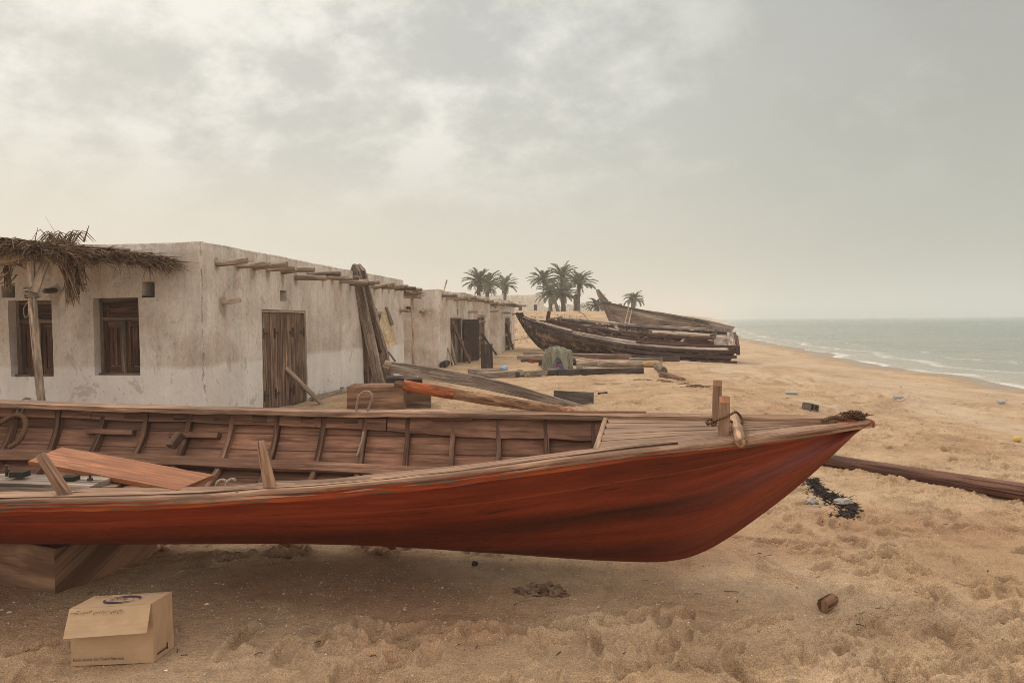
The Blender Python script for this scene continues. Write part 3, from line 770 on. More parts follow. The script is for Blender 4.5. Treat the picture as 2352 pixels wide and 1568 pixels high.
# ------------------------------------------------------------------ plaster buildings
class Wall:
    """Footprint path with rounded corners; openings cut through; frame helpers in (s, z, out)."""
    def __init__(s, path, top, r=.16, amp=1.0, seed=0, bottom=-.4):
        s.p = [Vector((a, b)) for a, b in path]; s.n = len(s.p); s.top = top; s.r = r; s.amp = amp; s.seed = seed; s.bottom = bottom; s.stains = []
        s.seg = [(s.p[i+1]-s.p[i]) for i in range(s.n-1)]
        s.s0 = [0]
        for q in s.seg: s.s0.append(s.s0[-1]+q.length)
        s.L = s.s0[-1]; s.holes = []
    def nrm(s, i):
        d = s.seg[i].normalized(); return Vector((d.y, -d.x))
    def pos(s, q):
        q = min(max(q, 0), s.L-1e-6); i = 0
        while i < s.n-2 and q >= s.s0[i+1]: i += 1
        d = s.seg[i].normalized(); n = s.nrm(i); p = s.p[i]+d*(q-s.s0[i])
        for k in range(1, s.n-1):
            e = q-s.s0[k]
            if abs(e) < s.r:
                t = (e+s.r)/(2*s.r); a = s.p[k]-s.seg[k-1].normalized()*s.r; b = s.p[k]; c = s.p[k]+s.seg[k].normalized()*s.r
                p = a*(1-t)**2+b*2*t*(1-t)+c*t*t
                n = (s.nrm(k-1)*(1-t)+s.nrm(k)*t).normalized()
        return p, n
    def disp(s, q, z):
        return s.amp*(.016*float(pn(q*.9+s.seed, z*.9))+.007*float(pn(q*3.3+s.seed, z*3.3+9)))
    def W(s, q, z, out=0.):
        p, n = s.pos(q); o = out+s.disp(q, z)
        return Vector((p.x+n.x*o, p.y+n.y*o, z))
    def at(s, x, y, i):              # bearing x, y met with wall segment i -> (s, z)
        n = s.nrm(i); p = onplane(x, y, (s.p[i].x, s.p[i].y, 0), Vector((n.x, n.y, 0)))
        return s.s0[i]+(Vector((p.x, p.y))-s.p[i]).dot(s.seg[i].normalized()), p.z
    def hole(s, i, x0, x1, y0, y1, depth=.2, back=True, zfix=None):
        a, z1 = s.at(x0, y0, i); b, z2 = s.at(x1, y0, i); zt = (z1+z2)/2
        c1, zb1 = s.at(x0, y1, i); zb = zb1 if zfix is None else zfix
        h = (a, b, zb, zt, depth, back); s.holes.append(h); return h
    def topz(s, q):
        return s.top+s.amp*getattr(s, 'tamp', 1.)*(.035*float(pn(q*.45+s.seed, 3.3))+.02*float(pn(q*1.5+s.seed, 8.1)))
    def build(s, root, mat, roofmat, step=.14):
        qs = set(np.round(np.arange(0, s.L+step*.5, step), 4).tolist()) | {round(s.L, 4)}
        for k in range(1, s.n-1):
            for f in (-1, -.6, -.3, 0, .3, .6, 1): qs.add(round(s.s0[k]+s.r*f, 4))
        zs = set(np.round(np.arange(s.bottom, s.top-.1, step), 4).tolist())
        for h in s.holes:
            qs |= {round(h[0], 4), round(h[1], 4)}; zs |= {round(h[2], 4), round(h[3], 4)}
        def clean(v, keep):
            v = sorted(v); out = [v[0]]
            for a in v[1:]:
                if a-out[-1] < .012:
                    if a in keep: out[-1] = a
                    continue
                out.append(a)
            return out
        kq = {round(h[i], 4) for h in s.holes for i in (0, 1)}; kz = {round(h[i], 4) for h in s.holes for i in (2, 3)}
        qs = clean(qs, kq); zs = clean(zs, kz)
        qs = [q for q in qs if 0 <= q <= s.L]; zs = [z for z in zs if z < s.top-.06]
        mb = MB(); V = []; nz = len(zs)
        ring = []
        for q in qs:
            col = [s.W(q, z) for z in zs]; zt = s.topz(q); p, n = s.pos(q)
            def pt(ins, z): return Vector((p.x-n.x*ins, p.y-n.y*ins, z))
            col += [s.W(q, zt-.02, -.002), pt(.025, zt+.004), pt(.12, zt+.012), pt(.24, zt), pt(.27, zt-.05), pt(.28, zt-.32)]
            ring.append(col)
        m = len(ring[0]); b = [p for c in ring for p in c]; fs = []; uv = []
        zl = zs+[s.top, s.top+.1, s.top+.2, s.top+.3, s.top+.4, s.top+.7]
        for i in range(len(qs)-1):
            qm = (qs[i]+qs[i+1])/2
            for j in range(m-1):
                if j < nz-1:
                    zm = (zs[j]+zs[j+1])/2
                    if any(h[0]-1e-3 < qm < h[1]+1e-3 and h[2]-1e-3 < zm < h[3]+1e-3 for h in s.holes): continue
                fs.append((i*m+j, (i+1)*m+j, (i+1)*m+j+1, i*m+j+1))
                uv.append([(qs[i], zl[j]), (qs[i+1], zl[j]), (qs[i+1], zl[j+1]), (qs[i], zl[j+1])])
        mb.add(b, fs, uv)
        for a, c, z0, z1, dp, back in s.holes:
            hq = [q for q in qs if a-1e-3 <= q <= c+1e-3]; hzs = [z for z in zs if z0-1e-3 <= z <= z1+1e-3]
            def strip(pts, sgn):
                G = [[s.W(q, z), s.W(q, z, -dp)] for q, z in pts]
                U = [[q, q+dp] for q, z in pts]; Vv = [[z, z+.01] for q, z in pts]
                mb.surf(G, U, Vv)
            strip([(q, z0) for q in hq], 1); strip([(q, z1) for q in hq], -1)
            strip([(a, z) for z in hzs], 1); strip([(c, z) for z in hzs], 1)
            if back:
                mb.surf([[s.W(a, z0, -dp), s.W(a, z1, -dp)], [s.W(c, z0, -dp), s.W(c, z1, -dp)]], [[a, a], [c, c]], [[z0, z1], [z0, z1]])
        w = mb.build('wall', mat, root, True)
        # weathering marks: drips round the roof poles and under the parapet, cracked corners
        co = np.zeros((len(mb.v), 2)); k = 0
        for q in qs:
            zt = s.topz(q)
            for j in range(m):
                co[k] = (q, zs[j] if j < nz else zt); k += 1
        st_ = np.zeros(len(mb.v)); cr = np.zeros(len(mb.v))
        for (a, z, wd, ln) in s.stains:
            dz = z-co[:k, 1]; v = np.exp(-((co[:k, 0]-a)/wd)**2)*np.where(dz > 0, np.exp(-dz/ln), np.exp(dz/.09)); st_[:k] = np.maximum(st_[:k], v)
        st_[:k] = np.maximum(st_[:k], .42*np.exp(-(s.top-co[:k, 1])/.13))
        for q0 in s.s0[1:-1]: cr[:k] = np.maximum(cr[:k], np.exp(-((co[:k, 0]-q0)/.05)**2)*sstep(.2, .6, co[:k, 1])*.75)
        for nm, ar in (('stain', st_), ('crack', cr)):
            at = w.data.attributes.new(nm, 'FLOAT', 'POINT'); at.data.foreach_set('value', ar.astype(np.float32))
        rb = MB(); c = [s.pos(q)[0]-s.pos(q)[1]*.2 for q in qs[::4]]
        zr = s.top-.30
        rb.add([(p.x, p.y, zr) for p in c], [tuple(range(len(c)))], [[(p.x, p.y) for p in c]])
        rb.build('roof', roofmat, root)
        return w
    def wbox(s, mb, q0, q1, z0, z1, o0, o1, mi=0):
        def w(q, z, o):
            p, n = s.pos(q); return Vector((p.x+n.x*o, p.y+n.y*o, z))
        mb.hexa([w(q0, z0, o1), w(q1, z0, o1), w(q1, z0, o0), w(q0, z0, o0), w(q0, z1, o1), w(q1, z1, o1), w(q1, z1, o0), w(q0, z1, o0)], mi)
def plank_leaf(wl, q0, q1, z0, z1, o, th, n, mb, jit=.004):
    w = (q1-q0)/n
    for k in range(n):
        e = random.uniform(-jit, jit)
        wl.wbox(mb, q0+w*k+.003, q0+w*(k+1)-.003, z0+random.uniform(0, .02), z1-random.uniform(0, .012), o-th+e, o+e)
def window(root, wl, h, tilt=True):
    a, b, z0, z1 = h[:4]; o = -h[4]+.02
    mb = MB(); f = .055; zt = z0+(z1-z0)*.735
    wl.wbox(mb, a+.005, a+f, z0, z1, o, o+.07); wl.wbox(mb, b-f, b-.005, z0, z1, o, o+.07)
    wl.wbox(mb, a+f, b-f, z1-f, z1-.002, o, o+.068); wl.wbox(mb, a+f, b-f, zt-.035, zt+.02, o, o+.075)
    fr = mb.build('window', M['windowgrey'], root)
    mb = MB(); wl.wbox(mb, a-.01, b+.01, z0-.01, z0+.03, o+.0, o+.12); mb.build('sill', M['windowgrey'], fr)
    mb = MB(); plankz = 3
    for k in range(plankz):
        hh = (z1-f-zt-.02)/plankz
        wl.wbox(mb, a+f, b-f, zt+.02+hh*k+.003, zt+.02+hh*(k+1)-.003, o+.01, o+.032)
    wl.wbox(mb, a+f+.05, a+f+.09, zt+.05, z1-f-.04, o+.034, o+.05); wl.wbox(mb, b-f-.09, b-f-.05, zt+.05, z1-f-.04, o+.034, o+.05)
    mb.build('transom_panel', M['window'], fr)
    mid = (a+b)/2
    for q0, q1, oo in ((a+f, mid-.03, -.01), (mid+.06, b-f, .01)):
        mb = MB(); plank_leaf(wl, q0+.05, q1-.05, z0+.12, zt-.12, o+oo+.01, .015, 3, mb, .001)
        for p0, p1, y0, y1 in ((q0, q0+.05, z0+.03, zt-.04), (q1-.05, q1, z0+.03, zt-.04), (q0+.05, q1-.05, z0+.03, z0+.12), (q0+.05, q1-.05, zt-.13, zt-.04)):
            wl.wbox(mb, p0, p1, y0, y1, o+oo, o+oo+.03)
        mb.build('shutter', M['window'], fr)
    mb = MB(); wl.wbox(mb, mid-.03, mid+.05, z0+.03, zt-.035, o+.03, o+.07); mb.build('mullion', M['windowgrey'], fr)
def vigas(root, wl, items, rad=.05, mat='viga'):
    for (q, z, L, rr, tilt, mt) in items:
        wl.stains.append((q+random.uniform(-.03, .03), z+.03, random.uniform(.07, .14), random.uniform(.12, .4)))
        p0 = wl.W(q, z, -.12); p, n = wl.pos(q)
        d = Vector((n.x, n.y, tilt)); sd = Vector((-n.y, n.x, 0))*random.uniform(-.05, .05)
        pts = [p0+(d+sd)*((L+.12)*t)+Vector((0, 0, .012*math.sin(t*4+q))) for t in (0, .25, .5, .75, .97, 1)]
        mb = MB(); mb.tube(pts, [rr*random.uniform(.92, 1.08) for _ in range(5)]+[rr*.86], 10, rr*.22); mb.build('roof_beam', M[mt], root, True)
def vent(wl, i, x0, x1, y0, y1, d=.3): wl.hole(i, x0, x1, y0, y1, d)
def hinge(leaf, wl, q, z, o, L, s=1, mat='iron'):
    mb = MB(); wl.wbox(mb, q-.025, q+.025, z-.09, z+.09, o, o+.008)
    wl.wbox(mb, q+.025*s if s > 0 else q-.025-L, q+.025+L if s > 0 else q-.025, z-.02, z+.022, o, o+.008)
    mb.build('hinge', M[mat], leaf)
# ---- building 1 : nearest house
A = Vector((-4.57, 10.1)); dB = Vector((.1385, .99)).normalized(); B = A+dB*10.1
dL = Vector((-1, .135)).normalized()
L1 = A+dL*9
w1 = Wall([(L1.x, L1.y), (A.x, A.y), (B.x, B.y), (B.x-6, B.y+.8), (-12.3, 21.4), (L1.x, L1.y+.02)], 2.80, .045, 1.0, 2); w1.tamp = .35
house1 = thing('plaster_house', 'nearest low plaster house with a thatched awning, two shuttered windows and a plank double door', 'house', (A.x-2.5, A.y+4, 0))
hw1 = w1.hole(0, 213, 318, 684, 862, .22, True); hw2 = w1.hole(0, 19, 118, 690, 865, .22, True)
w1.hole(0, 326, 355, 647, 681, .3, False); w1.hole(0, 3, 35, 656, 684, .3, False)
vent(w1, 1, 642.5, 657, 667, 691, .3); vent(w1, 1, 856, 867, 708, 727, .3)
d1 = w1.hole(1, 600, 703, 712, 950, .10, True, -.1); d2 = w1.hole(1, 833, 888, 716, 900, .10, True, -.1)
for h in (hw1, hw2): window(house1, w1, h)
def plank_door(root, wl, h, nl, leaves=2, zb=.03):
    a, b, z0, z1 = h[:4]; o = -h[4]+.015; f = .05
    mb = MB(); wl.wbox(mb, a+.003, a+f, zb-.3, z1-.002, o, o+.075); wl.wbox(mb, b-f, b-.003, zb-.3, z1-.002, o, o+.075); wl.wbox(mb, a+f, b-f, z1-f, z1-.003, o, o+.073)
    mb.build('door_frame', M['pale'], root)
    m = (a+b)/2; ws = [(a+f+.01, m-.012), (m+.012, b-f-.01)]
    for k, (q0, q1) in enumerate(ws):
        mb = MB(); plank_leaf(wl, q0, q1, zb, z1-f-.01, o+.06, .03, nl, mb, .007)
        lf = mb.build('door', M['door'], root)
        for zz in (z1-.42, zb+.28):
            for q, s in (((q0+.03, 1), (q0+(q1-q0)*.55, 1)) if k == 0 else ((q1-.03, -1), (q0+(q1-q0)*.40, -1))):
                hinge(lf, wl, q, zz, o+.069, .12, s)
plank_door(house1, w1, d1, 6); plank_door(house1, w1, d2, 5)
items = []
bx = [255, 430, 570, 690, 810, 925, 1035, 1160, 1235, 1315, 1400, 1470, 1540, 1605, 1670, 1730, 1785, 1835, 1880]
by = [285, 305, 318, 335, 358, 412, 395, 418, 420, 440, 460, 466, 485, 490, 492, 498, 508, 512, 505]
bl = [.50, .55, .60, .52, .62, .62, .68, .66, .62, .64, .60, .55, .55, .55, .56, .55, .6, .62, .62]
for k in range(len(bx)):
    x = (750+bx[k]/2.148)*.5742; y = (920+by[k]/2.148)*.5742
    q, z = w1.at(x, y, 1)
    items.append((q, z, bl[k], random.uniform(.042, .052), random.uniform(-.02, .06), 'darkviga' if k in (6, 10, 16) else 'viga'))
vigas(house1, w1, items)
q, z = w1.at(513, 694.5, 1); vigas(house1, w1, [(q, z, .30, .034, .06, 'viga')])
q, z = w1.at(920, 714, 1); vigas(house1, w1, [(q, z, .28, .045, .03, 'viga')])
q, z = w1.at(127.5, 669, 0); vigas(house1, w1, [(q, z, .22, .035, .02, 'darkviga')])
for x, y in ((430, 700), (700, 640)): pass
w1.build(house1, M['plaster1'], M['plasterg'], .08)
# low kerb strip at the wall foot
mb = MB(); p, n = w1.pos(w1.at(703, 924, 1)[0]+.05); p2, n2 = w1.pos(w1.at(800, 900, 1)[0])
mb.beam((p.x+n.x*.10, p.y+n.y*.10, hz(p.x, p.y)+.05), (p2.x+n2.x*.08, p2.y+n2.y*.08, hz(p2.x, p2.y)+.05), .10, .10, jit=.01)
single('timber_edging', mb, M['grey'], 'thin timber edging lying along the foot of the white wall', 'timber')
# ---- building 2
E1 = Vector((-2.39, 23.1)); E2 = Vector((-.955, 31.2))
w2 = Wall([(-10, 24.2), (E1.x, E1.y), (E2.x, E2.y), (E2.x-5, E2.y+.9), (-9.3, 32.6), (-10, 24.22)], 2.64, .2, 1.3, 11)
house2 = thing('plaster_house', 'middle plaster house with an open doorway and a tall batten door facing the beach', 'house', (-4.5, 27, 0))
v = w2.at(931, 704, 0); vent(w2, 0, 931, 943, 704, 717, .3)
vent(w2, 1, 1049.5, 1052, 710, 722, .2); vent(w2, 1, 1106, 1108.2, 714, 722, .2)
h2a = w2.hole(1, 1034.5, 1061, 730, 840, 1.3, True, -.1); h2b = w2.hole(1, 1097, 1114, 724, 815, .12, True, -.1)
# open doorway: frame, closed leaf, leaf swung open against the wall
a, b, z0, z1 = h2a[:4]
mb = MB(); w2.wbox(mb, a+.004, a+.07, -.2, z1-.003, -.14, -.03); w2.wbox(mb, b-.07, b-.004, -.2, z1-.003, -.14, -.03); w2.wbox(mb, a+.07, b-.07, z1-.07, z1-.004, -.14, -.032)
mb.build('door_frame', M['windowgrey'], house2)
mb = MB(); plank_leaf(w2, a+.08, a+.08+(b-a)*.46, .02, z1-.08, -.06, .03, 5, mb, .008)
for zz in (.35, 1.3): w2.wbox(mb, a+.10, a+.06+(b-a)*.46, zz, zz+.10, -.055, -.02)
mb.build('door', M['door'], house2)
p, n = w2.pos(b); p3, n3 = w2.pos(b+1.30)
mb = MB(); q0 = Vector((p.x+n.x*.03, p.y+n.y*.03, 0)); q1 = Vector((p3.x+n3.x*.34, p3.y+n3.y*.34, 0)); dd = (q1-q0); nn = Vector((dd.y, -dd.x, 0)).normalized()
for k in range(5):
    a0 = q0+dd*(k/5+.004); a1 = q0+dd*((k+1)/5-.004)
    mb.hexa([a0+Vector((0, 0, .03)), a1+Vector((0, 0, .03)), a1+nn*.03+Vector((0, 0, .03)), a0+nn*.03+Vector((0, 0, .03)),
             a0+Vector((0, 0, z1-.05)), a1+Vector((0, 0, z1-.07)), a1+nn*.03+Vector((0, 0, z1-.07)), a0+nn*.03+Vector((0, 0, z1-.05))])
for zz in (.4, .95, 1.45):
    mb.hexa([q0+dd*.06+nn*.032+Vector((0, 0, zz)), q0+dd*.94+nn*.032+Vector((0, 0, zz)), q0+dd*.94+nn*.06+Vector((0, 0, zz)), q0+dd*.06+nn*.06+Vector((0, 0, zz)),
             q0+dd*.06+nn*.032+Vector((0, 0, zz+.09)), q0+dd*.94+nn*.032+Vector((0, 0, zz+.09)), q0+dd*.94+nn*.06+Vector((0, 0, zz+.09)), q0+dd*.06+nn*.06+Vector((0, 0, zz+.09))])
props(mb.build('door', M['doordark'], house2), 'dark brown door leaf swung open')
def batten_door(root, wl, h, np_=6, gap=None):
    a, b, z0, z1 = h[:4]; zb = max(z0, .0)+.02
    mb = MB(); wl.wbox(mb, a+.003, b-.003, z1-.09, z1-.003, -.10, -.02); mb.build('door_frame', M['pale'], root)
    parts = [(a+.02, b-.02)] if gap is None else [(a+.02, a+(b-a)*gap[0]), (a+(b-a)*gap[1], b-.02)]
    for q0, q1 in parts:
        mb = MB(); plank_leaf(wl, q0, q1, zb-.06, z1-.10, -.045, .035, max(2, int(np_*(q1-q0)/(b-a))), mb, .016)
        df = mb.build('door', M['door'], root)
        for zz in (z1-.33, (z1+zb)/2-.1, zb+.15):
            mb = MB(); wl.wbox(mb, q0-.01, q1+.01, zz, zz+.11, -.042, .03); mb.build('batten', M['grey'], df)
batten_door(house2, w2, h2b, 6)
items = []
for k in range(17):
    x = 1016+(1143-1016)*(k/16)**.92; y = 683+(697.5-683)*((x-1016)/(1147-1016))
    q, z = w2.at(x, y, 1); items.append((q, z-.0+random.uniform(-.03, .03), random.uniform(.45, .68), random.uniform(.042, .06), random.uniform(.0, .05), 'viga' if k % 5 else 'darkviga'))
vigas(house2, w2, items)
for x, y in ((1076.5, 717), (1126, 714.5)):
    q, z = w2.at(x, y, 1); vigas(house2, w2, [(q, z, .36, .05, .03, 'viga')])
q, z = w2.at(973, 716, 0); vigas(house2, w2, [(q, z, .30, .065, .02, 'viga')])
w2.build(house2, M['plaster2'], M['plasterg'], .11)
# ---- building 3 : small store beyond it
F1 = Vector((-.57, 33)); F2 = Vector((.17, 39))
w3 = Wall([(-6, 33.7), (F1.x, F1.y), (F2.x, F2.y), (F2.x-5, F2.y+.8), (-6, 33.72)], 2.62, .16, 1.2, 23)
house3 = thing('plaster_house', 'small plaster house at the end of the row with a half open slat door', 'house', (-2.5, 36, 0))
vent(w3, 1, 1165, 1166.5, 716, 725, .2)
h3 = w3.hole(1, 1159.5, 1172, 728, 808, .14, True, -.1)
batten_door(house3, w3, h3, 7, (.36, .60))
items = []
for k in range(9):
    x = 1152+(1181-1152)*k/8; y = 700+3.5*k/8
    q, z = w3.at(x, y, 1); items.append((q, z, random.uniform(.5, .9), .05, random.uniform(-.02, .05), 'viga' if k % 4 else 'darkviga'))
vigas(house3, w3, items)
for x, y in ((1153, 719), (1177, 721)):
    q, z = w3.at(x, y, 1); vigas(house3, w3, [(q, z, .45, .05, .02, 'viga')])
w3.build(house3, M['plaster2'], M['plasterg'])
# brushwood canopy stuffed in the gap between the middle and end houses
mb = MB()
for k in range(140):
    x = random.uniform(-1.45, -.55); p0 = Vector((x, random.uniform(31.4, 32.6), 2.35+random.uniform(-.05, .08)))
    mb.leaf(p0, p0+Vector((random.uniform(-.2, .6), random.uniform(-.5, .1), random.uniform(-.35, .05))), .03)
mb.beam((-1.6, 32.2, 2.33), (-.4, 32.0, 2.33), .08, .08)
single('brushwood_canopy', mb, M['thatch'], 'dry brushwood canopy between the middle house and the end house', 'canopy')
# ---- whitewashed houses on the bank
def flat_house(name, label, x0, x1, yt, yb, D, depth, mat, holes, seed, dslope=0):
    p0 = P(x0, yb, D); p1 = P(x1, yb, D+dslope); zt = P((x0+x1)/2, yt, D).z
    w = Wall([(p0.x, p0.y+depth), (p0.x, p0.y), (p1.x, p1.y), (p1.x, p1.y+depth), (p0.x, p0.y+depth+.02)], zt, .25, .6, seed, min(p0.z, p1.z)-1.2)
    root = thing(name, label, 'house', ((p0.x+p1.x)/2, D+depth/2, p0.z))
    hs = [w.hole(1, *h, .18, True) for h in holes]
    w.build(root, mat, M['plasterg'], .5)
    return root, w, hs
b4, w4, hs4 = flat_house('plaster_house', 'long whitewashed house on the sandy bank behind the palm trees', 1096, 1249.5, 677.5, 721, 100, 9, M['plaster3'],
                         [(1191, 1199, 701, 713), (1226, 1233.6, 699.3, 713), (1191.5, 1197, 691.5, 696)], 31)
for k, h in enumerate(hs4):
    mb = MB(); a, b, z0, z1 = h[:4]
    if k < 2:
        w4.wbox(mb, a+.02, b-.02, z0+.02, z1-.02, -.16, -.12); mb.build('window', simple('dark_red_shutter' + str(k), (.045, .022, .018), .8), b4)
    else:
        for j in range(4): w4.wbox(mb, a+(b-a)*(j+.1)/4, a+(b-a)*(j+.75)/4, z0, z1, -.15, -.08)
        mb.build('grille', M['plaster3'], b4)
# parapet yard wall with gate gaps
mb = MB()
def wall_box(x0, x1, yt, yb, D, th=.3):
    a = P(x0, yb, D); b = P(x1, yb, D); zt = P(x0, yt, D).z
    mb.hexa([(a.x, D, a.z-1), (b.x, D, b.z-1), (b.x, D+th, b.z-1), (a.x, D+th, a.z-1), (a.x, D, zt), (b.x, D, zt), (b.x, D+th, zt), (a.x, D+th, zt)])
wall_box(1250, 1305, 709.5, 721, 98); wall_box(1296.5, 1305.2, 703, 721, 97.9, .6); wall_box(1249.5, 1255, 704, 721, 97.95, .5); wall_box(1270, 1274.5, 705, 721, 97.85, .5)
wall_box(1252, 1298, 706.6, 707.3, 98.1, .1)
single('yard_wall', mb, M['plaster3'], 'low white yard wall with square piers right of the whitewashed house', 'wall')
b5, w5, hs5 = flat_house('pavilion', 'small cream pavilion with a balustrade roof behind the palm trunks', 1306, 1331, 711, 722, 105, 6, M['plaster3'], [], 41)
mb = MB(); a = P(1306, 711, 104.9); b = P(1327, 711, 104.9)
for k in range(13):
    x = a.x+(b.x-a.x)*k/12; mb.box((x, 104.95, a.z+.28), (.09, .09, .5))
mb.box(((a.x+b.x)/2, 104.95, a.z+.58), (b.x-a.x+.2, .22, .12)); mb.build('balustrade', M['plaster3'], b5)
b6, w6, hs6 = flat_house('outbuilding', 'low white outbuilding left of the lone low palm', 1331, 1352, 707, 721, 108, 6, M['plaster3'], [], 43)
b7, w7, hs7 = flat_house('site_cabin', 'pale grey site cabin beside the low palm', 1352, 1357.5, 709, 720, 100, 3, M['plaster3'], [], 44)
# ------------------------------------------------------------------ the red boat
def lin(x, tab):
    return float(np.interp(x, [a for a, b in tab], [b for a, b in tab]))
def smooth_tab(tab, x):
    return sum(lin(x+d, tab) for d in (-.16, -.08, 0, .08, .16))/5
YN = [(-5.2, 4.10), (-4.4, 3.66), (-3.5, 3.46), (-2.55, 3.40), (-1.2, 3.43), (0, 3.55), (.5, 3.65), (1, 3.78), (1.5, 3.92), (1.9, 4.06), (2.19, 4.15)]
YF = [(-5.2, 4.95), (-4.4, 5.22), (-3.5, 5.34), (-2.55, 5.35), (-1.2, 5.25), (0, 5.0), (.5, 4.86), (1, 4.69), (1.5, 4.48), (1.9, 4.30), (2.19, 4.18)]
YK = [(-5.2, 4.5), (-3.5, 4.32), (-2.55, 4.25), (-1.2, 4.2), (0, 4.16), (.95, 4.12), (1.5, 4.13), (2.19, 4.15)]
NPX = [(-900, 1168), (-400, 1157), (0, 1150), (317, 1143), (470, 1137), (603, 1127), (718, 1121), (870, 1107), (1023, 1090), (1170, 1071), (1320, 1051), (1436, 1036), (1560, 1023), (1689, 1010), (1790, 998), (1860, 988), (2003, 967)]
FPXL = [(-400, 905), (0, 917.5), (286, 928.5), (476, 933), (746, 939.5), (1023, 941), (1320, 946), (1440, 948), (1622, 951), (1800, 953), (1940, 955), (2003, 962)]
KPX = [(-900, 1228), (0, 1236), (350, 1238), (700, 1240), (860, 1246), (1000, 1257), (1100, 1267), (1230, 1277), (1350, 1285.5), (1450, 1290), (1530, 1291.5), (1580, 1285), (1638, 1260), (1765, 1172), (1860, 1096), (1971, 990), (2003, 960)]
def st(X, tabY, tabP):
    Y = smooth_tab(tabY, X); x = CX+FPX*X/Y
    for _ in range(4):
        p = P(x, lin(x, tabP), Y); x += (X-p.x)*FPX/Y
    return P(x, lin(x, tabP), Y)
def bN(X): return st(X, YN, NPX)
def bF(X): return st(X, YF, FPXL)
_bk = {}
def bK(X):
    k = round(X, 4)
    if k not in _bk: _bk[k] = sum((st(X+d, YK, KPX)-Vector((d, 0, 0)) for d in ((-.14, -.07, 0, .07, .14) if X < 2.02 else (0,))), Vector())/(5 if X < 2.02 else 1)
    return _bk[k]
STN = list(np.linspace(-5.2, -.2, 40)) + list(np.linspace(-.1, 2.185, 48))
NV = 18
_sec = {}
def section(X, side, inset=0.):
    k = (round(float(X), 5), side, inset)
    if k not in _sec: _sec[k] = _section(float(X), side, inset)
    return list(_sec[k])
def _section(X, side, inset=0.):
    a = bN(X) if side == 0 else bF(X); k = bK(X)
    e = 1.45-.55*float(sstep(-.8, 1.4, X)); out = []
    e2 = e if side == 0 else e*1.0+.25*(1-float(sstep(-.8, 1.4, X)))
    for j in range(NV+1):
        v = j/NV
        fy = v**e2; fz = 1-(1-v)**e2
        # gentle hollow under the bow flare
        hol = .045*float(sstep(.2, 1.5, X))*math.sin(math.pi*v)*math.sin(2*math.pi*v)
        y = a.y+(k.y-a.y)*(fy); z = a.z+(k.z-a.z)*fz
        dirn = 1 if k.y > a.y else -1
        y += dirn*hol
        out.append(Vector((X, y, z)))
    if inset:
        n = len(out); res = []
        for j, p in enumerate(out):
            q = out[min(n-1, j+1)]-out[max(0, j-1)]
            nv = Vector((0, -q.z, q.y)).normalized()
            cen = Vector((X, (bN(X).y+bF(X).y)/2, max(bN(X).z, bF(X).z)+.3))
            if nv.dot(cen-p) < 0: nv = -nv
            s = p+nv*inset
            res.append(s)
        out = res
    return out
boat = thing('rowing_boat', 'large open wooden rowing boat with a glossy dark red hull propped on a timber block', 'boat', (-.6, 4.3, 0))
def loft_side(mb, side, inset=0., xs=STN, j0=0, j1=NV):
    G = []; U = []; V = []
    for X in xs:
        s = section(X, side, inset); G.append(s[j0:j1+1])
        g = [0]
        for a, b in zip(s[:-1], s[1:]): g.append(g[-1]+(b-a).length)
        if inset: V.append([q + (0 if side else 30) for q in g[j0:j1+1]])
        else: V.append([j/NV for j in range(j0, j1+1)])
        U.append([X]*(j1-j0+1))
    mb.surf(G, U, V)
mb = MB(); loft_side(mb, 0); loft_side(mb, 1)
# transom
sN = section(STN[0], 0); sF = section(STN[0], 1)[::-1]
G = [sN, sF[::-1]]; mb.surf([[a, (a+b)/2, b] for a, b in zip(*G)], [[a.y, (a.y+b.y)/2, b.y] for a, b in zip(*G)], [[i/NV]*3 for i in range(NV+1)])
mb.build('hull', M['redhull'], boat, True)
xin = [x for x in STN if x < -.35]; xib = [x for x in STN if -.5 < x < .95]
mb = MB(); loft_side(mb, 0, .03, xin, 0, 16); loft_side(mb, 1, .03, xin, 0, 16); loft_side(mb, 0, .03, xib, 0, 11); loft_side(mb, 1, .03, xib, 0, 12); mb.build('inner_planking', M['inner'], boat, True)
# gunwale caps
def capline(side, X, off, dz=0.):
    a = bN(X) if side == 0 else bF(X); s = 1 if side == 0 else -1
    return Vector((X, a.y+s*off, a.z+dz))
NIN = [(-400, 1128), (0, 1131), (159, 1130), (444, 1128), (603, 1117), (718, 1103.5), (870, 1087), (1023, 1068.5), (1190, 1050), (1359, 1032), (1480, 1021), (1600, 1010), (1750, 992), (1900, 975), (2003, 966)]
def gun(side, xs, w0, w1, mat, name='gunwale', dz=.0, th=.035, out=.012, ph=0.):
    mb = MB(); rings = []; us = []
    for X in xs:
        w = w0+(w1-w0)*float(sstep(-.5, 2.1, X)); hh = bN(X).y; hw = max(.02, (bF(X).y-bN(X).y)/2-.005); w = min(w, hw)
        j = lambda k: .006*float(pn(X*2.3+k*7+ph, 2.2+side*5))+.004*float(pn(X*7+k*3, 7+side))
        pr = [(-out+j(0)*1.2, -th), (w+j(1)*2.2, -th+j(5)), (w+j(1)*2.2, j(2)*.5), (w*.6, .006+j(3)), (w*.3, .004+j(6)), (-out+j(0)*1.2+.006, .002+j(4)*.5), (-out+j(0)*1.2, -.008)]
        rings.append([capline(side, X, o, z+dz) for o, z in pr]); us.append(X)
    vs = [0, w0, w0+th, w0*1.4+th, w0*1.7+th, w0*2+th, w0*2+th*1.3, w0*2+2*th]
    mb.loft(rings, us, [v+side*11+ph for v in vs]); return mb.build(name, M[mat], boat)
dense = list(np.linspace(-5.15, 2.18, 150))
gun(0, dense, .20, .15, 'rail')
gun(1, dense, .17, .14, 'rail')
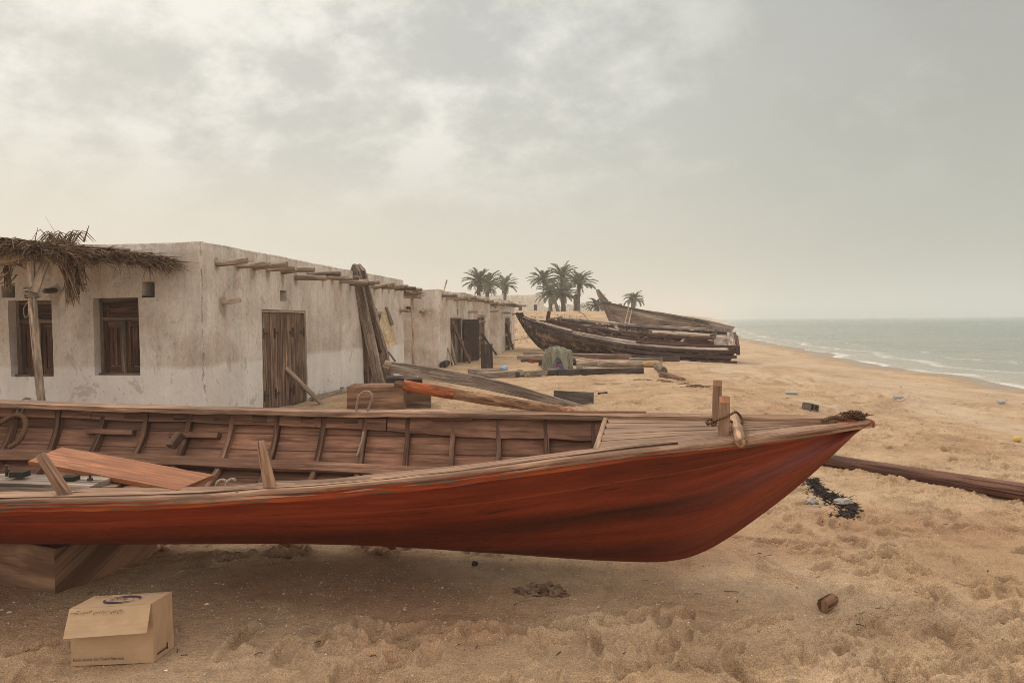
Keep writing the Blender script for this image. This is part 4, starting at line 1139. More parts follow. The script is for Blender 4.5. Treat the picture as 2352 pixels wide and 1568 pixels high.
# broken lengthwise seam plank on near rail, slightly proud
mb = MB(); rings = []; us = []
for X in np.linspace(-2.3, -.75, 40):
    f = (X+2.3)/1.55; w = .075*(1-f*.55); o0 = .13-.06*f
    dz = .004+.005*float(pn(X*3, 1)); k = .006*float(pn(X*6, 3))
    rings.append([capline(0, X, o0, .0), capline(0, X, o0+w+k, .0), capline(0, X, o0+w+k, dz+.004), capline(0, X, o0, dz+.003)]); us.append(X)
mb.loft(rings, us, [0, .08, .1, .18, .2]); mb.build('split_plank', M['rail'], boat)
# orange rubbing strip
for side in (0, 1):
    mb = MB(); rings = []; us = []
    for X in dense:
        hgt = .058+.006*float(pn(X*1.7, side))
        a = capline(side, X, 0); e = .007*float(pn(X*5, 4))
        s = section(X, side); sl = (s[2]-s[0]).normalized() if (s[2]-s[0]).length > 1e-6 else Vector((0, 0, -1))
        lo = a+sl*(hgt+.012)
        o = -1 if side == 0 else 1
        rings.append([a+Vector((0, o*.016, -.016+e*.3)), lo+Vector((0, o*.018, e)), lo+Vector((0, -o*.004, e)), a+Vector((0, -o*.004, -.016))]); us.append(X)
    mb.loft(rings, us, [0, .06, .085, .14, .16]); mb.build('rubbing_strip', M['strip'], boat)
# bow tip timber
tip = bN(2.18)
mb = MB(); mb.beam(tip+Vector((-.2, .03, -.030)), tip+Vector((.018, .008, -.020)), .06, .05, jit=.006, w1=.03, h1=.04); mb.build('stem_head', M['strip'], boat)
# inwale plank on the far side, under the cap
def farin(X, d):      # point on inner face of far side at distance d below the rail
    s = section(X, 1, .03); acc = 0
    for a, b in zip(s[:-1], s[1:]):
        l = (b-a).length
        if acc+l >= d: return a+(b-a)*((d-acc)/l)
        acc += l
    return s[-1]
def fin_n(X): 
    a = farin(X, .05); b = farin(X, .2); q = b-a; return Vector((0, q.z, -q.y)).normalized()*(1 if Vector((0, q.z, -q.y)).y < 0 else -1)
def inwale(x0, x1, t0, b0, th, n, mat='band', jag=.01, name='inwale'):
    mb = MB(); rings = []; us = []
    for X in np.linspace(x0, x1, n):
        nn = fin_n(X); tt = t0(X) if callable(t0) else t0; bb = b0(X) if callable(b0) else b0
        bb += jag*float(pn(X*1.9, 3.1))+.5*jag*float(pn(X*6, 8)); tt += jag*.6*float(pn(X*2.4, 13.1))
        a = farin(X, tt); b = farin(X, bb)
        m1 = a*.66+b*.34; m2 = a*.34+b*.66
        rings.append([a-nn*.0, a+nn*th, m1+nn*th, m2+nn*th, b+nn*th, b]); us.append(X)
    w = .12; mb.loft(rings, us, [0, th, th+w*.33, th+w*.67, th+w, 2*th+w, 2*th+2*w]); return mb.build(name, M[mat], boat)
ribx = [-5.0, -4.72, -4.42, -4.12, -3.82, -3.50, -3.17, -2.83, -2.50, -2.16, -1.80, -1.44, -1.12, -.78, -.44, -.10, .24, .56]
def toff(X):
    base = .085 if X > -1.75 else .115
    return base if X > -1.75 else base+.012*math.sin(X*5)
def dpx(tab, lo=1):
    xs = np.linspace(-5.15, .72, 17); ds = []
    for X in xs:
        yt = lin(X, tab); best = (1e9, 0)
        for k in range(lo, 90):
            d = k*.01; p = farin(X, d); dv = p-Vector((0, 0, CAMH)); yy = CY-FPX*dv.dot(CU)/dv.dot(CF)+FPX*dv.dot(CR)/dv.dot(CF)*0
            if abs(yy-yt) < best[0]: best = (abs(yy-yt), d)
        ds.append(best[1])
    return lambda X: float(np.interp(X, xs, ds))
bandbot = dpx([(-5.2, 945), (-3.82, 957), (-2.28, 974), (-1.38, 984), (-.49, 1001), (.58, 1017), (.8, 1019)], 8)
bandtop = dpx([(-5.2, 924), (-3.82, 934), (-2.28, 947), (-1.38, 955), (.8, 960)], 4)
inwale(-5.1, -1.80, lambda X: max(.06, bandtop(X)), bandbot, .042, 60)
inwale(-1.79, -.95, lambda X: .075, bandbot, .043, 24)
inwale(-.94, .72, lambda X: .022, bandbot, .043, 34)
for X in (-3.35, -3.0, -2.62, -2.3, -2.0, -1.62, -1.28):       # filler blocks between cap and inwale
    nn = fin_n(X); mb = MB(); L = random.uniform(.07, .16)
    a0 = farin(X, .03); a1 = farin(X+L, .03); b0 = farin(X, .12); b1 = farin(X+L, .12)
    mb.hexa([b0, b1, b1+nn*.045, b0+nn*.045, a0, a1, a1+nn*.045, a0+nn*.045]); mb.build('filler_block', M['rib'], boat)
for X, L, d0, d1, th in ((-1.32, .36, .03, .065, .06), (.0-.62, .32, .04, .085, .062), (-3.27, .36, .205, .245, .06), (-2.62, .38, .215, .26, .075)):
    nn = fin_n(X); mb = MB(); a0 = farin(X, d0); a1 = farin(X+L, d0); b0 = farin(X, d1); b1 = farin(X+L, d1)
    mb.hexa([b0, b1, b1+nn*th, b0+nn*th, a0, a1, a1+nn*th, a0+nn*th]); mb.build('cleat', M['band'], boat)
mb = MB(); X = .335; nn = fin_n(X); a0 = farin(X, .035); a1 = farin(X+.055, .035); b0 = farin(X, .105); b1 = farin(X+.055, .105)
mb.hexa([b0, b1, b1+nn*.046, b0+nn*.046, a0, a1, a1+nn*.046, a0+nn*.046]); mb.build('socket_shade', M['hole'], boat)  # solid dark slab, painted as the shade in a hole
# ribs
for X in ribx:
    mb = MB(); rings = []; us = []; L = 0; w = .042; th = .05; prev = None; lean = random.uniform(-.02, .02)
    nj = 16 if X < -.9 else (14 if X < -.3 else 12)
    s = section(X, 1, .03)[1:nj+1] + ([] if X > -.9 else section(X, 0, .03)[1:nj][::-1])
    for i, p in enumerate(s):
        q = s[min(i+1, len(s)-1)]-s[max(0, i-1)]; nv = Vector((0, -q.z, q.y)).normalized()
        if nv.dot(Vector((X, 4.4, 1.4))-p) < 0: nv = -nv
        if prev is not None: L += (p-prev).length
        prev = p; jx = .006*float(pn(L*6+X*9, X))+lean*L
        t2 = th*(1+.25*float(pn(L*3+X*3, 2)))
        rings.append([p+Vector((-w/2+jx, 0, 0))-nv*.01, p+Vector((w/2+jx, 0, 0))-nv*.01, p+Vector((w/2+jx-.004, 0, 0))+nv*t2, p+Vector((-w/2+jx+.004, 0, 0))+nv*t2]); us.append(L+X*3)
    v0 = random.random()*20
    mb.loft(rings, us, [v0, v0+w, v0+w+th, v0+2*w+th, v0+2*w+2*th]); mb.build('rib', M['rib'], boat)
# stringer along the far side and a second one lower
def stringer(x0, x1, d, hgt, th, n=60, mat='rib'):
    mb = MB(); rings = []; us = []
    for X in np.linspace(x0, x1, n):
        dd = d(X); a = farin(X, dd); b = farin(X, dd+hgt); q = b-a; nv = Vector((0, q.z, -q.y)).normalized()
        if nv.z < 0: nv = -nv
        j = .006*float(pn(X*2.2, dd*9)); base = .045
        rings.append([a+nv*base, b+nv*base+q*j*4, b+nv*(base+th+j), a+nv*(base+th+j)]); us.append(X)
    mb.loft(rings, us, [0, hgt, hgt+th, 2*hgt+th, 2*hgt+2*th]); mb.build('stringer', M[mat], boat)
dfun = dpx([(-5.2, 1030), (-3.7, 1043), (-2.71, 1056), (-1.34, 1076), (-.48, 1086), (.6, 1096)], 12)
stringer(-5.1, .35, dfun, .085, .022, 70, 'band')
# sole boards in the bottom
for k, yy in enumerate((4.34, 4.13)):
    mb = MB(); rings = []; us = []
    for X in np.linspace(-4.9, -1.0, 40):
        k_ = bK(X); z = k_.z+.115+abs(yy-4.2)*.12
        y = yy+(X+2)*.02; rings.append([Vector((X, y-.09, z)), Vector((X, y+.09, z)), Vector((X, y+.09, z+.02)), Vector((X, y-.09, z+.02))]); us.append(X)
    mb.loft(rings, us, [0, .18, .2, .38, .4]); mb.build('sole_board', M['band'], boat)
# side deck along the near rail at the stern
for k in range(3):
    mb = MB(); rings = []; us = []
    for X in np.linspace(-4.9, -2.28+.1*k, 26):
        o = .205+k*.105; z = -.014+.004*float(pn(X*3, k)); w = .098+.004*float(pn(X*2.2, k+5))
        rings.append([capline(0, X, o, z-.02), capline(0, X, o+w, z-.02), capline(0, X, o+w, z), capline(0, X, o, z)]); us.append(X)
    mb.loft(rings, us, [k*3, k*3+.1, k*3+.12, k*3+.22, k*3+.24]); mb.build('side_deck_plank', M['rail'], boat)
# foredeck : planks converging at the bow
def dk(X, f, dz=0):
    a = capline(0, X, .13, -.004); b = capline(1, X, .13, -.012)
    wN = min(.15, (bF(X).y-bN(X).y)/2-.01)
    a = capline(0, X, wN, -.004); b = capline(1, X, wN, -.02)
    c = a+(b-a)*f; c.z += dz; return c
NP = 5
for k in range(NP):
    f0, f1 = k/NP, (k+1)/NP; mb = MB(); rings = []; us = []
    xs = np.linspace(.47+.19*(k+.5)/NP, 2.0, 26)
    for X in xs:
        j = .004*float(pn(X*3+k*9, k)); g = .004*min(1, (2.1-X)*2)
        a = dk(X, f0); b = dk(X, f1); d = (b-a).normalized() if (b-a).length > 1e-4 else Vector((0, 1, 0))
        rings.append([a+d*g+Vector((0, 0, -.022)), b-d*g+Vector((0, 0, -.022)), b-d*g+Vector((0, 0, j)), a+d*g+Vector((0, 0, j+.002))]); us.append(X)
    mb.loft(rings, us, [k*4, k*4+.14, k*4+.16, k*4+.3, k*4+.32]); mb.build('deck_plank', M['deck'], boat)
mb = MB(); a = dk(.475, 0, .001); b = dk(.65, 1, .001)
mb.beam(a+Vector((-.012, 0, -.03)), b+Vector((-.012, 0, -.03)), .03, .075, jit=.003); mb.build('deck_edge_beam', M['deck'], boat)
# posts and pins
def peg(name, base, top, r0, r1, mat, flat=1.0, tipmat=None):
    base = Vector(base); top = Vector(top); d = top-base; mb = MB()
    pts = [base+d*t for t in (-.12, .0, .3, .6, .85, .97, 1)]
    rr = [r0+(r1-r0)*max(0, t) for t in (0, 0, .3, .6, .85, .97)]+[r1*.8]
    mb.tube(pts, rr, 12, r0*.10); o = mb.build(name, M[mat], boat, True)
    if tipmat:
        mb = MB(); ft = [.85, .88, .92, .96, .992]
        mb.tube([base+d*t for t in ft], [(r0+(r1-r0)*t)*1.035 for t in ft], 12, r0*.05, caps=False); mb.build('painted_band', M[tipmat], o, True)
    return o
peg('bitt_post', P(1646, 957, 4.42), P(1648.5, 873, 4.42), .031, .0285, 'bare', tipmat='wornorange')
peg('bitt_post', P(1664, 1003, 4.0), P(1664.5, 910, 4.0), .036, .029, 'bare', tipmat='wornorange')
peg('thole_pin', P(150, 1134, 3.50), P(92, 1043, 3.50), .033, .024, 'rail')
peg('thole_pin', P(621, 1116, 3.50), P(599, 1012, 3.50), .032, .019, 'rail')
# ------------------------------------------------------------------ loose things in and on the red boat
mb = MB()
a = P(1703, 1014, 3.80); b = P(1683, 950, 4.38)
d = (b-a); pts = [a-d*.01, a+d*.01, a+d*.1, a+d*.4, a+d*.7, a+d*.98, b]
mb.tube(pts, [.020, .034, .037, .037, .036, .035, .03], 14, .004)
single('round_wooden_bar', mb, M['bare'], 'short round wooden bar lashed across the red boat foredeck beside the posts', 'wooden bar', smooth=True)
def ropeobj(name, pts, r, mat, label, n=8, cnt=60):
    mb = MB(); q = cat_curve(pts, cnt); mb.tube(q, r, n); return single(name, mb, M[mat], label, 'rope', smooth=True)
k1 = P(1668, 966, 4.0)
ropeobj('rope_lashing', [P(1640, 970, 4.02), P(1630, 972, 3.99), P(1622, 968, 4.02), P(1628, 962, 4.06), P(1640, 966, 4.0), P(1652, 962, 3.96), P(1672, 955, 3.955), P(1690, 946, 4.02), P(1702, 958, 4.07), P(1705, 972, 4.05), P(1697, 978, 4.09), P(1680, 968, 4.1), P(1660, 962, 4.06), P(1640, 968, 4.06), P(1626, 974, 4.04), P(1624, 966, 4.03), P(1636, 962, 4.01), P(1645, 972, 3.99), P(1634, 977, 3.99)], .0075, 'ropebrown', 'brown knotted rope lashing round the foredeck post of the red boat', 8, 150)
ropeobj('rope_loop', [P(818, 946, 5.12), P(820, 928, 5.10), P(826, 908, 5.08), P(838, 899, 5.07), P(850, 901, 5.07), P(855, 912, 5.07), P(850, 928, 5.09), P(843, 945, 5.11)], .0085, 'ropewhite', 'pale rope loop standing up on the far rail of the red boat')
ropeobj('rope_end', [P(835, 991, 5.05), P(832, 1008, 5.02), P(827, 1025, 4.99), P(822, 1042, 4.97), P(819, 1046, 4.965)], .009, 'ropewhite', 'frayed pale rope end hanging against the ribs inside the red boat', 8, 30)
ropeobj('rope_loop', [P(36, 958, 5.2), P(42, 940, 5.22), P(50, 918, 5.28), P(60, 914, 5.34), P(74, 917, 5.36), P(70, 926, 5.30), P(58, 936, 5.24), P(46, 950, 5.2), P(40, 957, 5.19)], .011, 'ropewhite', 'pale rope looped over the far rail at the left end of the red boat')
ropeobj('coir_rope', [P(-60, 1018, 5.1), P(-30, 990, 5.1), P(5, 968, 5.12), P(32, 954, 5.15), P(52, 956, 5.13), P(59, 972, 5.1), P(54, 995, 5.06), P(40, 1015, 5.03), P(20, 1028, 5.0)], .019, 'ropebrown', 'thick brown coir rope hanging inside the left end of the red boat')
ropeobj('rope_stub', [P(495, 1118, 3.62), P(500, 1106, 3.62), P(510, 1101.5, 3.63), P(518, 1103, 3.62)], .008, 'ropewhite', 'left one of two short white rope stubs on the near rail', 8, 20)
ropeobj('rope_stub', [P(518, 1116, 3.6), P(522, 1105, 3.6), P(532, 1100, 3.62), P(540, 1101, 3.61)], .008, 'ropewhite', 'right one of two short white rope stubs on the near rail', 8, 20)
def quadboard(name, corners, th, mat, label, cat, nu=14):
    c = [Vector(p) for p in corners]   # a,b along near edge; d,c along far edge
    mb = MB(); rings = []; us = []
    L = (c[1]-c[0]).length; W = (c[3]-c[0]).length; nrm = (c[1]-c[0]).cross(c[3]-c[0]).normalized()
    if nrm.z < 0: nrm = -nrm
    uo, vo = random.random()*40, random.random()*40; ph = random.random()*50
    for i in range(nu+1):
        t = i/nu; a = c[0]+(c[1]-c[0])*t; b = c[3]+(c[2]-c[3])*t; e = (b-a).normalized()
        a = a+e*.006*float(pn(ph+t*9, 1)); b = b+e*.010*float(pn(ph+t*11, 4))
        rings.append([a-nrm*th, b-nrm*th, b, a*.3+b*.7+nrm*.001, a*.7+b*.3+nrm*.001, a]); us.append(uo+L*t)
    mb.loft(rings, us, [vo, vo+W, vo+W+th, vo+W*1.3+th, vo+W*1.7+th, vo+2*W+th, vo+2*W+2*th])
    return single(name, mb, M[mat], label, cat)
quadboard('loose_plank', [P(65, 1058, 4.22), P(408, 1124.5, 3.52), P(491, 1090, 3.86), P(143, 1026, 4.62)], .026, 'orangewood', 'loose fresh orange plank lying slanted inside the red boat', 'plank')
tb = thing('timber_beam', 'grey sawn timber with iron bolts lying on the near side deck of the red boat', 'timber', P(100, 1120, 3.7))
mb = MB(); a = P(-260, 1105, 3.76); b = P(236, 1118, 3.73)
mb.beam(a, b, .235, .066, jit=.006, ch=.09); mb.build('timber', M['grey'], tb)
for x, y, D in ((15, 1072, 3.76), (207, 1092, 3.74)):
    mb = MB(); p = P(x, y+9, D); mb.tube([p-Vector((0, 0, .03)), p+Vector((0, 0, .032))], .007, 8); mb.tube([p-Vector((0, 0, .006)), p+Vector((0, 0, .008))], .016, 6); mb.build('bolt', M['iron'], tb)
for x, y in ((45, 1083), (160, 1094)):
    mb = MB(); p = P(x, y, 3.74); mb.box(p+Vector((0, 0, -.012)), (.08, .06, .03)); mb.build('notch_shade', M['hole'], tb)  # dark block, its colour imitates a shaded cut
mb = MB(); mb.beam(P(392, 1026, 4.98), P(414, 996, 5.05), .07, .05, jit=.004); single('wooden_wedge', mb, M['rib'], 'short wooden wedge standing against a rib inside the red boat', 'wedge')
mb = MB()
for k in range(90):
    x = random.gauss(1960, 11); p = P(x, 957-5*math.exp(-((x-1960)/16)**2)+random.uniform(-2, 4), random.uniform(4.14, 4.22)); a = random.uniform(-.4, 3.6)
    q = p+Vector((.045*math.cos(a), .02*random.gauss(0, 1), .03*abs(math.sin(a))*random.random()))
    mb.tube([p, (p+q)/2+Vector((0, 0, random.uniform(0, .02))), q], [.004, .005, .002], 5)
mb.blob(P(1962, 955, 4.18), (.062, .04, .026), .5, 2, 2.5)
mb.tube(cat_curve([P(1890, 966, 4.14), P(1915, 958, 4.17), P(1940, 960, 4.16), P(1965, 952, 4.2), P(1985, 962, 4.16)], 30), .012, 8, .003)
single('coir_lashing', mb, M['ropebrown'], 'matted brown coir fibre bundled on the bow tip of the red boat', 'rope')
# ------------------------------------------------------------------ block under the hull, cardboard box
g0 = Gp(127, 1362); e1 = Vector((.392, .92, 0)); e2 = Vector((-.92, .392, 0))
bt = .262
def blk(mb, o, ex, ey, lx, ly, z0, z1):
    c = [o, o+ex*lx, o+ex*lx+ey*ly, o+ey*ly]
    mb.hexa([Vector((p.x, p.y, z0)) for p in c]+[Vector((p.x, p.y, z1)) for p in c])
mb = MB()
nu = 14; c0 = Vector((g0.x, g0.y, 0))
rings = []; us = []
for i in range(nu+1):
    t = i/nu; o = c0+e2*(1.5*t); j = lambda k: .010*float(pn(t*6+k*5, k*3))
    rings.append([o+Vector((0, 0, -.03)), o+e1*(.70)+Vector((0, 0, -.03)), o+e1*(.70+j(1))+Vector((0, 0, .17+j(6))), o+e1*(.69+j(2))+Vector((0, 0, bt+j(3)*.3)), o+e1*.35+Vector((0, 0, bt+.004)), o+e1*(.012+j(4))+Vector((0, 0, bt+j(5)*.4)), o+e1*(j(7)*.6)+Vector((0, 0, bt-.03)), o+e1*(j(8)*.5)+Vector((0, 0, .1))]); us.append(1.5*t)
mb.loft(rings, us, [0, .7, .9, 1., 1.3, 1.6, 1.65, 1.8, 1.95])
single('timber_block', mb, M['block'], 'big sawn timber block propping up the red boat hull at the left', 'timber block')
box = thing('cardboard_box', 'brown cardboard food service box with its front flap hanging open on the sand', 'box', Gp(258, 1524))
bz = Gp(258, 1524).z
def G0(x, y): return onplane(x, y, (0, 0, .003), Vector((0, 0, 1)))
FL = G0(163.5, 1529); FR = G0(353, 1520.5); BR = G0(400, 1485.5); BL = FL+(BR-FR)
tFL = P(161.5, 1398, FL.y+.004); tFR = P(349.8, 1386, FR.y+.003); tBR = P(395, 1358.8, BR.y); tBL = tFL+(tBR-tFR)
mb = MB()
def panel(mb, a, b, c, d, th=.004, nu=8, nv=6, warp=.002):
    a, b, c, d = map(Vector, (a, b, c, d)); n = (b-a).cross(d-a).normalized(); ph = random.random()*30
    for s, k in ((0, 0), (-1, 1)):
        G = [[(a*(1-i/nu)+b*(i/nu))*(1-j/nv)+(d*(1-i/nu)+c*(i/nu))*(j/nv)+n*(s*th+warp*float(pn(ph+i*.5, j*.5))) for j in range(nv+1)] for i in range(nu+1)]
        mb.surf(G, [[i/nu*.37]*(nv+1) for i in range(nu+1)], [[j/nv*.25 for j in range(nv+1)] for i in range(nu+1)])
    e = [a, b, c, d]
    for p, q in zip(e, e[1:]+e[:1]): mb.add([p, q, q-n*th, p-n*th], [(0, 1, 2, 3)], [[(0, 0), (.3, 0), (.3, .004), (0, .004)]])
panel(mb, FL, FR, tFR, tFL); panel(mb, FR, BR, tBR, tFR); panel(mb, BR, BL, tBL, tBR); panel(mb, BL, FL, tFL, tBL); panel(mb, FL, BL, BR, FR)
mb.build('carton', M['card'], box)
up3 = Vector((0, 0, .006))
FN = Vector((FR.y-FL.y, -(FR.x-FL.x), 0)).normalized()
if FN.y > 0: FN = -FN
mb = MB(); rise = Vector((0, 0, .003)); panel(mb, tFL+rise+FN*.004, tFR+rise+FN*.004-(tFR-tFL)*.01, tBR+rise, tBL+rise, .004, 8, 4, .001); mb.build('lid', M['card'], box)
fb0 = P(144, 1466.8, FL.y-.075); fb1 = P(337.5, 1453, FR.y-.072)
mb = MB(); panel(mb, fb0, fb1, tFR+rise+FN*.006-(tFR-tFL)*.012, tFL+rise+FN*.006, .004, 10, 8, .0035); mb.build('flap', M['card'], box)
AF = None
def textobj(txt, origin, ux, uy, width, name, parent, mat='ink', mirror=False, arabic=False):
    cu = bpy.data.curves.new('t', 'FONT'); cu.body = txt; cu.size = 1; cu.resolution_u = 3
    if arabic:
        global AF
        if AF is None:
            import os
            fd = os.path.join(bpy.utils.system_resource('DATAFILES'), 'fonts', 'NotoSansArabic-VariableFont_wdth,wght.woff2')
            try: AF = bpy.data.fonts.load(fd)
            except Exception: AF = False
        if AF: cu.font = AF
    ob = bpy.data.objects.new('t', cu); C.objects.link(ob)
    dg = bpy.context.evaluated_depsgraph_get(); me = bpy.data.meshes.new_from_object(ob.evaluated_get(dg))
    bpy.data.objects.remove(ob); co = np.array([v.co[:] for v in me.vertices])
    mb = MB()
    if len(co) == 0: return
    mn, mx = co.min(0), co.max(0); sc = width/(mx[0]-mn[0]); ux = ux.normalized(); uy = uy.normalized()
    pts = [origin+ux*((c[0]-mn[0])*sc)+uy*((c[1])*sc) for c in co]
    fs = [tuple(p.vertices) for p in me.polygons]
    mb.add(pts, fs, [[(0, 0)]*len(f) for f in fs]); return mb.build(name, M[mat], parent)
AR = [0xFEE3, 0xFEE8, 0xFE98, 0xFE9E, 0x20, 0xFEA3, 0xFEBC, 0xFEAE, 0xFEF1, 0x20, 0xFEDF, 0xFEE0, 0xFEA8, 0xFEAA, 0xFEE3, 0xFE8E, 0xFE95, 0x20, 0xFE8D, 0xFEDF, 0xFED0, 0xFEAC, 0xFE8D, 0xFE8B, 0xFEF4, 0xFE94]
ARS = ''.join(chr(c) for c in reversed(AR))
fx = (FR-FL).normalized(); fz = (tFL-FL).normalized(); fo = FN*.006
textobj('Exclusively for Food Service', FL+fx*.012+fz*.024+fo, fx, fz, .228, 'lettering', box)
# flap lettering is upside down
pu = (tFR-tFL).normalized(); pd = (fb0-tFL).normalized(); pn_ = pu.cross(pd).normalized()
if pn_.y > 0: pn_ = -pn_
o = tFL+rise+FN*.006+pu*.250+pd*.022+pn_*.007
textobj(ARS, o, -pu, pd, .236, 'lettering', box, arabic=True)
lu = (tBR-tBL).normalized(); lv = (tBL-tFL).normalized()
o = tFL+lv*.132+lu*.365+Vector((0, 0, .0085)); textobj(ARS, o, -lu, -lv, .20, 'lettering', box, arabic=True)
o = tFL+lv*.122+lu*.10+Vector((0, 0, .0085)); textobj(''.join(chr(c) for c in reversed(AR[5:9])), o, -lu, -lv, .07, 'lettering', box, arabic=True)
mb = MB(); cen = tFL+lu*.19+lv*.066+Vector((0, 0, .0085))
for s in (0, 1):
    pin = []; pout = []
    for k in range(25):
        a = math.pi*(k/24)+s*math.pi-.35
        w = .016*math.sin(math.pi*k/24)**.8
        r1x, r1y = .084, .046
        pin.append(cen+lu*(math.cos(a)*(r1x-w))+lv*(math.sin(a)*(r1y-w))); pout.append(cen+lu*(math.cos(a)*r1x)+lv*(math.sin(a)*r1y))
    mb.surf([[a, b] for a, b in zip(pin, pout)], [[0, 1]]*25, [[0, 0]]*25)
mb.build('printed_oval', M['ink'], box)
textobj(''.join(chr(c) for c in reversed([0xFE8D, 0xFEDF, 0xFEAE, 0xFEF3, 0xFED2])), cen+lu*.052+lv*.014, -lu, -lv, .104, 'lettering', box, arabic=True)
sx = (BR-FR).normalized(); so_ = (fx*1).normalized()*.005
mb = MB()
o = FR+sx*.02+Vector((0, 0, .026))+so_
mb.add([o, o+sx*.075, o+sx*.075+Vector((0, 0, .008)), o+Vector((0, 0, .008))], [(0, 1, 2, 3)], [[(0, 0)]*4])
o2 = FR+sx*.09+Vector((0, 0, .02))+so_
mb.add([o2, o2+sx*.008, o2+sx*.008+Vector((0, 0, .036)), o2+Vector((0, 0, .026))], [(0, 1, 2, 3)], [[(0, 0)]*4]); mb.build('handle_slot', M['ink'], box)
# ------------------------------------------------------------------ thatched awning on the nearest house
aw = thing('thatched_awning', 'shaggy palm thatch awning on driftwood poles in front of the nearest house', 'awning', (-6.6, 9.3, 0))
post_b = Vector((P(94, 916, 8.9).x, 8.9, -.1)); post_b.x = P(100, 1000, 8.9).x
pt = P(68, 588, 8.9)
mb = MB(); pb = P(96, 930, 8.9); d = pb-pt
pts = [pt+Vector((0, 0, .1)), pt, P(72, 640, 8.9), P(75, 690, 8.88), P(80, 760, 8.87), P(86, 830, 8.88), P(95, 915, 8.9), P(104, 1010, 8.9)]
pts = cat_curve(pts[1:], 24)
mb.tube(pts, [.052-.008*abs(i/23-.4) for i in range(24)], 12, .009); mb.build('post', M['viga'], aw, True)
mb = MB(); mb.tube(cat_curve([P(79, 672, 8.84), P(92, 632, 8.9), P(108, 590, 9.0)], 10), .05, 10, .006); mb.build('brace', M['viga'], aw, True)
mb = MB()
q = []
for k in range(110):
    t = k/109; a = t*2*math.pi*7; c = P(73, 672, 8.875)+Vector((0, 0, (t-.5)*.14)); q.append(c+Vector((math.cos(a)*.075+.012*math.sin(k), math.sin(a)*.085, .01*math.sin(a*1.3))))
mb.tube(q, .009, 6)
mb.tube(cat_curve([P(66, 690, 8.8), P(54, 710, 8.8), P(58, 730, 8.8), P(64, 722, 8.8)], 14), .006, 6); mb.build('rope_binding', M['grey'], aw)
mb = MB(); mb.tube(cat_curve([P(-260, 622, 8.75), P(-60, 608, 8.8), P(40, 592, 8.85), P(129, 574.5, 8.85)], 16), [.072]*15+[.066], 12, .008); mb.build('beam', M['viga'], aw, True)
for k in range(5):
    x = -8.1+k*.42; mb = MB(); mb.tube([(x, 8.55, 2.60+.03*math.sin(k*3)), (x+.1, 9.4, 2.62), (x+.2, 10.65, 2.66)], .042, 8, .006); mb.build('rafter', M['darkviga' if k % 2 else 'viga'], aw, True)
for k in range(3):
    mb = MB(); y = 9.1+k*.42; mb.tube([(-8.3, y, 2.54), (-6.6, y+.02, 2.55), (-5.75+.2*k, y+.02, 2.52)], .034, 8, .005); mb.build('purlin', M['darkviga'], aw, True)
TH = [(-9.2, 8.45), (-5.98, 8.62), (-5.45, 9.35), (-4.93, 10.05), (-5.3, 10.42), (-9.2, 10.95)]
def inside(x, y, poly):
    c = False; n = len(poly)
    for i in range(n):
        x1, y1 = poly[i]; x2, y2 = poly[(i+1) % n]
        if (y1 > y) != (y2 > y) and x < (x2-x1)*(y-y1)/(y2-y1)+x1: c = not c
    return c
def thz(x, y): return 2.60+.04*float(pn(x*1.3, y*1.3))-.10*float(sstep(-5.9, -5.0, x))
mb = MB(); cnt = 0
while cnt < 5200:
    x = random.uniform(-9.2, -4.9); y = random.uniform(8.45, 10.95)
    if not inside(x, y, TH): continue
    cnt += 1; z = thz(x, y)+random.uniform(-.05, .05)
    a = random.gauss(-.35, .55); L = random.uniform(.18, .5)
    p = Vector((x, y, z)); q = p+Vector((math.cos(a)*L, math.sin(a)*L, random.gauss(-.03, .05)))
    mb.leaf(p, q, random.uniform(.008, .022), random.uniform(0, .06))
edge = [((-9.2, 8.5), (-5.98, 8.66), (.15, -1)), ((-5.98, 8.66), (-4.95, 10.05), (1, -.55))]
for (ax, ay), (bx_, by_), (nx, ny) in edge:
    Ln = math.hypot(bx_-ax, by_-ay); N = int(Ln*720)
    for k in range(N):
        t = random.random(); x = ax+(bx_-ax)*t; y = ay+(by_-ay)*t
        clump = .5+.5*float(pn(t*Ln*3.2, 4.4))
        z = thz(x, y)+random.uniform(-.10, .06); a = math.atan2(ny, nx)+random.gauss(0, .5)
        L = random.uniform(.10, .30)*(.7+.6*clump); dr = random.uniform(.0, .20)*clump+(.25*random.random() if random.random() < .10 else 0)
        bk = random.uniform(.0, .22)
        p = Vector((x-math.cos(a)*bk, y-math.sin(a)*bk, z)); q = p+Vector((math.cos(a)*L, math.sin(a)*L, random.uniform(-.05, .05)))
        mb.leaf(p, q, random.uniform(.009, .024), dr, 3)
    for k in range(int(Ln*26)):   # cut stalk ends
        t = random.random(); x = ax+(bx_-ax)*t; y = ay+(by_-ay)*t; a = math.atan2(ny, nx)+random.gauss(0, .4); z = thz(x, y)+random.uniform(-.03, .08)
        p = Vector((x, y, z)); mb.tube([p-Vector((math.cos(a), math.sin(a), 0))*.3, p+Vector((math.cos(a), math.sin(a), -.1))*.09], random.uniform(.008, .02), 6)
mb.build('thatch', M['thatch'], aw)
for (x, y0, y1, D, n) in ((163, 600, 700, 9.15, 120), (172, 610, 690, 9.3, 70), (185, 606, 672, 9.3, 60), (20, 610, 650, 9.0, 60)):
    mb = MB(); top = P(x-6, y0, D)
    for k in range(n):
        a = top+Vector((random.gauss(0, .04), random.gauss(0, .04), random.uniform(-.3, .05))); b = P(x+random.gauss(0, 9), y1+random.uniform(-45, 8), D+random.gauss(0, .05)); mb.leaf(a, b, random.uniform(.012, .028), .0, 3)
    mb.beam(top, P(x+6, y0+62, D-.05), .035, .03, w1=.02); mb.build('hanging_frond', M['thatch'], aw)
mb = MB(); c = P(140, 556, 9.1)
